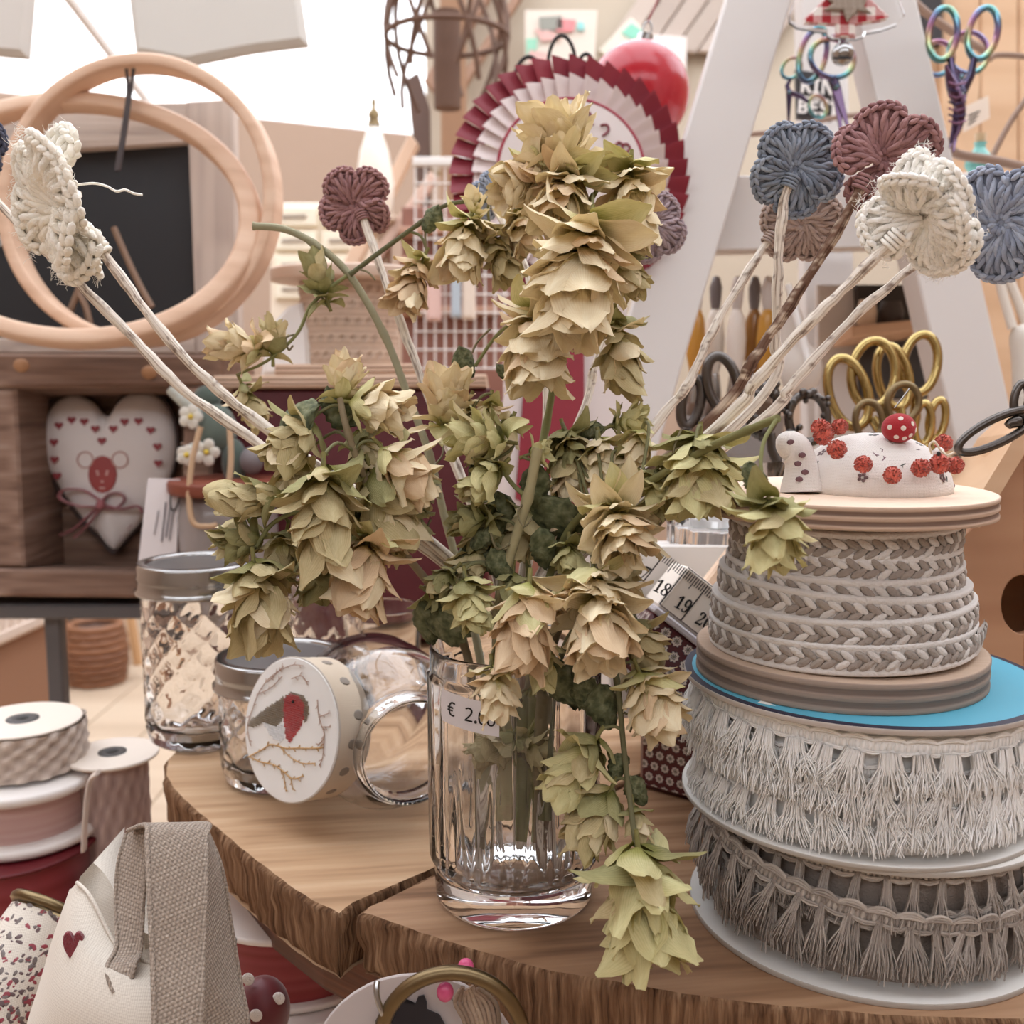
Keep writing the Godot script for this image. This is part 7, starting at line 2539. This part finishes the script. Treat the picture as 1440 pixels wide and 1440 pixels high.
	b.tube(path, rr, 28)
	part(b, "rolled_cloth", mats["calico"], roll)
	b = MB.new()
	var kind := roll.transform.affine_inverse()
	b.xf = kind
	var axis := (a1 - a0).normalized()
	var bs := along(axis)
	for k in 1500:
		var a := r.randf() * TAU
		var t := r.randf()
		var out := bs * Vector3(cos(a), 0, sin(a))
		var p := a0.lerp(a1, t) + out * rr[int(t * 8.99)]
		b.paint([rgb(104, 84, 84), rgb(150, 66, 74), rgb(120, 108, 104)][r.randi() % 3])
		b.ball(p, Vector3(0.0016, 0.0008, 0.0002) * r.randf_range(0.7, 1.6), 5, 3, facing(out) * Basis(Vector3.BACK, r.randf() * TAU))
	part(b, "printed_specks", mats["paint"], roll)
	b = inside(roll)
	b.tube(ring(a0 - axis * 0.004, px(52, 0.56), bs * Basis(Vector3.RIGHT, PI / 2), 36), 0.0030, 8, false, 1, 1, 1, true)
	part(b, "wooden_end_ring", mats["brass"], roll)

# rows of [left edge, right edge]
func strap(o: Node3D, rows: Array) -> void:
	var L := []
	var Rr := []
	for q in rows:
		L.append(q[0])
		Rr.append(q[1])
	var cl := curve(ats(L), 5)
	var cr := curve(ats(Rr), 5)
	var b := inside(o)
	var n := cl.size()
	var face := PackedVector3Array()
	for k in range(n - 1, -1, -1):
		for i in 9:
			face.append(cl[k].lerp(cr[k], i / 8.0))
	b.grid(face, 9, n)
	var off := Vector3(0, 0, -0.0022)
	var rear := PackedVector3Array()
	for k in n:
		for i in 9:
			rear.append(cl[k].lerp(cr[k], i / 8.0) + off)
	b.grid(rear, 9, n)
	for e in [cl, cr]:
		var g := PackedVector3Array()
		for k in n:
			g.append(e[k])
			g.append(e[k] + off)
		b.grid(g, 2, n)
	part(b, "linen_strap", mats["linen"], o)
	for e in [cl, cr]:
		b = inside(o)
		b.tube(e, 0.0011, 6)
		part(b, "selvedge", mats["linen"], o)
func build_background() -> void:
	var o: Node3D
	var b: MB
	# timber post and rafters of the stall, and its cream and grey boarding
	o = thing("timber_post", "brown timber post standing behind the rosette's left side", "post", Vector3(at(640, 400, 2.6).x, 0, at(640, 400, 2.6).z))
	b = MB.new()
	b.paint(rgb(160, 122, 92))
	b.box(Vector3(0, 1.15, 0), Vector3(0.062, 2.3, 0.062), 0.006)
	part(b, "shaft", mats["paint"], o)
	b = inside(o)
	b.paint(rgb(96, 70, 58))
	board(b, [[600, 400], [572, 110], [588, 100], [604, 150], [606, 400]], 2.62, 0.04, 0.003)
	part(b, "dark_edge_board", mats["paint"], o)
	var wall := MB.new()
	wall.paint(rgb(190, 176, 156))
	board(wall, [[596, -160], [1310, -160], [1310, 560], [700, 560], [690, 240], [600, 240]], 2.8, 0.05)
	var pw := struct(wall, "wall_partition", mats["paint"])
	for k in 7:                                          # grey diagonal boarding at the top right of it
		b = MB.new()
		b.paint(rgb(176, 160, 148).lerp(rgb(194, 178, 166), rng.randf()))
		var x := 846.0 + k * 34
		board(b, [[x, 72], [x + 112, -90], [x + 142, -90], [x + 31, 74]], 2.76, 0.02, 0.003)
		struct(b, "board", mats["paint"], pw)
	for q in [[[596, 112], [700, -60], [722, -60], [610, 128]], [[640, 120], [756, -60], [768, -60], [650, 128]]]:
		b = MB.new()
		b.paint(rgb(164, 128, 106))
		board(b, q, 2.74, 0.03, 0.003)
		struct(b, "slat", mats["paint"], pw)
	# pictures and cards on it
	o = thing("poster", "pastel picture with pink, grey and mint patches behind the wire crown", "picture", at(790, 100, 2.7))
	b = inside(o)
	b.paint(rgb(226, 214, 200))
	board(b, [[738, 14], [840, 14], [836, 96], [738, 96]], 2.7, 0.012, 0.002)
	part(b, "sheet", mats["paint"], o)
	for q in [[[758, 24], [790, 22], [792, 40], [760, 44], rgb(150, 150, 140)], [[784, 26], [810, 28], [806, 44], [782, 44], rgb(222, 138, 140)], [[740, 54], [756, 54], [754, 74], [740, 76], rgb(150, 208, 180)], [[752, 40], [776, 44], [790, 54], [762, 58], rgb(222, 178, 170)], [[744, 70], [770, 74], [768, 88], [744, 88], rgb(226, 180, 172)], [[812, 30], [822, 32], [822, 42], [812, 42], rgb(150, 212, 208)]]:
		b = inside(o)
		b.paint(q[4])
		board(b, q.slice(0, 4), 2.692, 0.004, 0.0)
		part(b, "printed_patch", mats["paint"], o)
	o = thing("card", "white card with a mint square tilted above the red bauble", "card", at(886, 60, 2.73))
	b = inside(o)
	b.paint(rgb(228, 222, 206))
	board(b, [[842, 70], [888, 24], [916, 52], [872, 98]], 2.73, 0.03, 0.001)
	part(b, "sheet", mats["paint"], o)
	b = inside(o)
	b.paint(rgb(142, 212, 186))
	board(b, [[874, 46], [888, 32], [904, 44], [890, 56]], 2.727, 0.003, 0.0)
	part(b, "printed_square", mats["paint"], o)
	o = thing("card", "white card behind the red bauble's right side", "card", at(940, 70, 2.73))
	b = inside(o)
	b.paint(rgb(232, 222, 216))
	board(b, [[918, 48], [966, 52], [964, 120], [918, 110]], 2.73, 0.03, 0.001)
	part(b, "sheet", mats["paint"], o)
	# hanging rattan lamp
	o = thing("rattan_lampshade", "dark open rattan lampshade hanging before the timber post", "lampshade", at(628, 130, 2.1))
	var c := at(628, -20, 2.1)
	for k in 14:
		var a := TAU * k / 14
		b = inside(o)
		var pts := PackedVector3Array()
		for j in 9:
			var f := j / 8.0
			var rad := 0.105 * (0.45 + 0.75 * sin(PI * (0.1 + 0.62 * f)))
			var aa := a + (0.9 if k % 2 else -0.9) * f
			pts.append(c + Vector3(cos(aa) * rad, 0.10 - 0.30 * f + 0.03 * sin(k * 2.4), sin(aa) * rad))
		b.tube(pts, 0.0055, 5)
		part(b, "cane", mats["rattan"], o)
	b = inside(o)
	b.tube(ring(c + Vector3(0, -0.10, 0), 0.125, Basis(Vector3.RIGHT, PI / 2), 32), 0.006, 6, false, 1, 1, 1, true)
	part(b, "hoop", mats["rattan"], o)
	b = inside(o)
	b.tube(PackedVector3Array([c + Vector3(0, 0.05, 0), Vector3(c.x, roof_y(c.x, c.z) - 0.01, c.z)]), 0.004, 6)
	part(b, "cord", mats["iron"], o)
	b = inside(o)
	b.tube(PackedVector3Array([c + Vector3(0, -0.05, 0), c + Vector3(0, -0.24, 0)]), 0.028, 14)
	part(b, "lamp_holder", mats["rattan"], o)
	# brick red shelf unit behind a white wire grid
	o = thing("brick_red_cupboard", "brick red cupboard behind the white wire grid", "cupboard", Vector3(at(640, 540, 1.9).x, 0, at(640, 540, 1.9).z))
	b = inside(o)
	b.paint(rgb(140, 92, 76))
	board(b, [[565, 290], [760, 290], [760, 1340], [565, 1340]], 1.9, 0.25, 0.004)
	part(b, "body", mats["paint"], o)
	for q in [[[560, 318], [700, 318], [700, 328], [560, 328]], [[560, 430], [700, 430], [700, 440], [560, 440]], [[560, 360], [700, 358], [700, 366], [560, 368]]]:
		b = inside(o)
		b.paint(rgb(182, 140, 116))
		board(b, q, 1.86, 0.05, 0.002)
		part(b, "ledge", mats["paint"], o)
	o = thing("wire_grid", "white wire grid display rack left of the rosette", "wire rack", at(640, 515, 1.75))
	for k in 10:
		b = inside(o)
		b.tube(ats([[584 + k * 14, 228, 1.75], [584 + k * 14, 1408 if k in [0, 9] else 520, 1.75]]), 0.0016, 5)
		part(b, "upright_wire", mats["card"], o)
	for k in 12:
		b = inside(o)
		b.tube(ats([[582, 232 + k * 26, 1.748], [716, 232 + k * 26, 1.748]]), 0.0016, 5)
		part(b, "cross_wire", mats["card"], o)
	b = inside(o)
	board(b, [[580, 220], [716, 220], [716, 232], [580, 232]], 1.745, 0.012, 0.002)
	part(b, "top_rail", mats["card"], o)
	for q in [["pack of pale pink thread hanging on the wire grid", rgb(216, 178, 166), 600, 620, 384, 450], ["pack of pale blue thread hanging on the wire grid", rgb(176, 186, 194), 634, 648, 372, 446], ["pack of cream thread hanging on the wire grid", rgb(222, 204, 186), 650, 668, 370, 448]]:
		o = thing("thread_pack", q[0], "thread", at((q[2] + q[3]) / 2, q[5], 1.73), "thread packs on the wire grid")
		b = inside(o)
		b.paint(q[1])
		board(b, [[q[2], q[4]], [q[3], q[4]], [q[3], q[5]], [q[2], q[5]]], 1.725, 0.016, 0.004)
		part(b, "skein", mats["satin"], o)
		b = inside(o)
		board(b, [[q[2] + 4, q[4] - 12], [q[3] - 4, q[4] - 12], [q[3] - 4, q[4] + 6], [q[2] + 4, q[4] + 6]], 1.722, 0.002, 0.0)
		part(b, "header_card", mats["card"], o)
	# slanted light board and bright goods left of the post
	o = thing("leaning_board", "pale wooden board leaning diagonally behind the mauve crocheted flower", "board", at(470, 420, 2.2))
	b = inside(o)
	b.paint(rgb(226, 192, 164))
	board(b, [[576, 186], [588, 202], [470, 440], [446, 440]], 2.2, 0.03, 0.003)
	part(b, "plank", mats["paint"], o)
	o = thing("leaning_board", "second pale board crossing behind the straight twig of the mauve flower", "board", at(560, 420, 1.95))
	b = inside(o)
	b.paint(rgb(214, 182, 164))
	board(b, [[604, 240], [616, 250], [530, 372], [512, 372]], 1.95, 0.02, 0.003)
	part(b, "plank", mats["paint"], o)
	o = thing("label_rack", "cream rack of small labelled drawers behind the larger hoop", "drawer rack", Vector3(at(430, 430, 2.3).x, 0, at(430, 430, 2.3).z))
	b = inside(o)
	b.paint(rgb(236, 222, 202))
	board(b, [[380, 284], [520, 284], [520, 1184], [380, 1184]], 2.35, 0.3, 0.005)
	part(b, "carcass", mats["paint"], o)
	for j in 4:
		for k in 2:
			b = inside(o)
			b.paint(rgb(244, 234, 212))
			var x := 386.0 + k * 66
			var y := 290.0 + j * 34
			board(b, [[x, y], [x + 60, y], [x + 60, y + 28], [x, y + 28]], 2.335, 0.02, 0.004)
			var f := part(b, "drawer", mats["paint"], o)
			b = inside(o)
			b.paint(rgb(170, 156, 140))
			board(b, [[x + 10, y + 12], [x + 44, y + 11], [x + 44, y + 16], [x + 10, y + 17]], 2.331, 0.003, 0.0)
			var t := part(b, "printed_label", mats["paint"], o)
			o.remove_child(t)
			f.add_child(t, true)
	o = thing("glass_lantern", "bright white lantern with a brass finial beyond the mauve flower", "lantern", at(528, 300, 2.0))
	b = inside(o)
	b.paint(rgb(246, 240, 226))
	b.xf = Transform3D()
	var s := px(1.0, 2.0)
	b.lathe([Vector2(0, 0), Vector2(24 * s, 0), Vector2(27 * s, 40 * s), Vector2(20 * s, 84 * s), Vector2(8 * s, 118 * s), Vector2(0, 120 * s)], 28)
	part(b, "shade", mats["paint"], o)
	b = MB.new()
	b.lathe([Vector2(10 * s, 118 * s), Vector2(7 * s, 128 * s), Vector2(9 * s, 134 * s), Vector2(3 * s, 142 * s), Vector2(4 * s, 150 * s), Vector2(0, 160 * s)], 16)
	part(b, "finial", mats["brass"], o)
	var ls := thing("lantern_shelf", "shelf carrying the white lantern beyond the mauve flower", "shelf", at(538, 304, 2.0))
	b = inside(ls)
	b.paint(rgb(214, 190, 168))
	board(b, [[496, 301], [556, 301], [556, 310], [496, 310]], 1.94, 0.13, 0.002)
	part(b, "ledge", mats["paint"], ls)
	b = inside(ls)
	b.paint(rgb(204, 180, 158))
	board(b, [[530, 310], [548, 310], [548, 1306], [530, 1306]], 1.98, 0.03, 0.002)
	part(b, "upright", mats["paint"], ls)
	# bags hanging from the roof
	for q in [["large pale cloth bag hanging at the top left", [[172, -60], [414, -60], [432, 60], [352, 70], [262, 88], [188, 74]], 1.7, rgb(206, 200, 192)], ["pale cloth bag hanging in the top left corner", [[-80, -60], [48, -60], [36, 78], [-80, 68]], 1.75, rgb(206, 198, 190)]]:
		o = thing("cloth_bag", q[0], "bag", at(q[1][2][0], q[1][2][1], q[2]))
		b = inside(o)
		b.paint(q[3])
		board(b, q[1], q[2], 0.03, 0.010)
		part(b, "cloth", mats["linen pale"], o)
		for k in 2:
			b = inside(o)
			var p0 := at(lerpf(q[1][0][0], q[1][1][0], 0.3 + 0.4 * k), -50, q[2] + 0.015)
			b.tube(PackedVector3Array([p0, Vector3(p0.x, roof_y(p0.x, p0.z) - 0.005, p0.z)]), 0.004, 6)
			part(b, "strap", mats["twine"], o)
	# pine panelling at the right
	var D := 1.55
	var pan := MB.new()
	board(pan, [[1290, -120], [1700, -120], [1700, 1060], [1290, 1060]], D + 0.02, 0.03)
	var pwall := struct(pan, "wall_panelled", mats["tan panel"])
	for k in 7:
		b = MB.new()
		var x := 1326.0 + k * 54
		board(b, [[x, -118], [x + 52.5, -118], [x + 52.5, 1058], [x, 1058]], D, 0.018, 0.003)
		struct(b, "board", mats["tan panel"], pwall)
	b = MB.new()
	b.paint(rgb(44, 36, 36))
	board(b, [[1278, -120], [1326, -120], [1326, 60], [1300, 60]], D - 0.02, 0.02)
	part(b, "dark_corner", mats["paint"], pwall)
	# ---- lower left, on and near the floor
	o = thing("label_crate", "low wooden crate with a white rim holding cream fabric rolls, at the left edge", "crate", Vector3(at(30, 1010, 1.6).x, 0, at(30, 1010, 1.6).z))
	b = inside(o)
	b.paint(rgb(160, 118, 92))
	board(b, [[-60, 925], [72, 868], [72, 1440], [-60, 1440]], 1.6, 0.06, 0.003)
	part(b, "body", mats["paint"], o)
	b = inside(o)
	b.paint(rgb(226, 206, 190))
	board(b, [[-60, 915], [77, 856], [77, 872], [-60, 934]], 1.585, 0.09, 0.003)
	part(b, "rim", mats["paint"], o)
	for k in 6:
		var u := thing("fabric_roll", ["cream fabric roll in the crate at the left edge, nearest the picture's edge", "second cream fabric roll from the left in the low crate", "third cream fabric roll from the left in the low crate", "fourth cream fabric roll from the left in the low crate", "fifth cream fabric roll from the left in the low crate", "rightmost cream fabric roll in the low crate"][k], "fabric roll", at(-2 + k * 12, 900, 1.64), "fabric rolls in the low crate")
		b = inside(u)
		b.paint(rgb(232, 216, 202).lerp(rgb(206, 188, 174), rng.randf()))
		b.tube(ats([[-2 + k * 12, 925 - k * 3, 1.625], [0 + k * 12, 826 + (k % 3) * 3, 1.625]]), px(6.2, 1.63), 12)
		part(b, "rolled_cloth", mats["cotton"], u)
	o = thing("basket", "brown woven basket standing on the floor behind the narrow spool", "basket", Vector3(at(138, 965, 3.6).x, 0, at(138, 965, 3.6).z))
	s = px(1.0, 3.6)
	for j in 9:
		b = MB.new()
		b.paint(rgb(106, 68, 46).lerp(rgb(136, 92, 64), rng.randf()))
		var r0 := (34.0 + 5.0 * sin(PI * j / 8.0)) * s
		var pts := PackedVector3Array()
		for i in 37:
			var a := TAU * i / 36
			pts.append(Vector3(cos(a) * r0 * (1.0 + 0.02 * sin(a * 9.0 + j * PI)), (5 + j * 9.5) * s, sin(a) * r0 * (1.0 + 0.02 * sin(a * 9.0 + j * PI))))
		b.tube(pts, 5.6 * s, 7, false, 1, 1, 1, true)
		part(b, "woven_course", mats["paint"], o)
	b = MB.new()
	b.paint(rgb(88, 58, 40))
	b.lathe([Vector2(0, 1 * s), Vector2(34 * s, 1 * s), Vector2(38 * s, 44 * s), Vector2(35 * s, 80 * s), Vector2(31 * s, 80 * s), Vector2(0, 20 * s)], 24)
	part(b, "lining", mats["paint"], o)
	o = thing("dark_bin", "black bin standing behind the brown basket", "bin", Vector3(at(124, 930, 4.1).x, 0, at(124, 930, 4.1).z))
	b = MB.new()
	b.paint(rgb(48, 44, 46))
	b.box(Vector3(0, 0.20, 0), Vector3(0.18, 0.40, 0.2), 0.02)
	part(b, "body", mats["paint"], o)
	b = MB.new()
	b.paint(rgb(60, 56, 58))
	b.box(Vector3(0, 0.41, 0), Vector3(0.2, 0.03, 0.22), 0.01)
	part(b, "lid", mats["paint"], o)
	for q in [["tan wooden easel with slanting legs beyond the tall jar", [[[148, 834], [160, 834], [180, 945], [170, 945]], [[168, 834], [178, 834], [198, 940], [188, 940]]], 3.8, rgb(198, 156, 112)], ["white wooden leg beside the tan easel", [[[190, 834], [206, 834], [208, 930], [196, 930]]], 3.9, rgb(228, 216, 198)]]:
		o = thing("easel", q[0], "easel", at(q[1][0][2][0], q[1][0][2][1], q[2]))
		for l in q[1]:
			b = inside(o)
			b.paint(q[3])
			var up: Array = l.duplicate(true)
			up[0][0] -= 40
			up[1][0] -= 40
			up[0][1] -= 260
			up[1][1] -= 260
			board(b, up, q[2], 0.03, 0.003)
			part(b, "leg", mats["paint"], o)
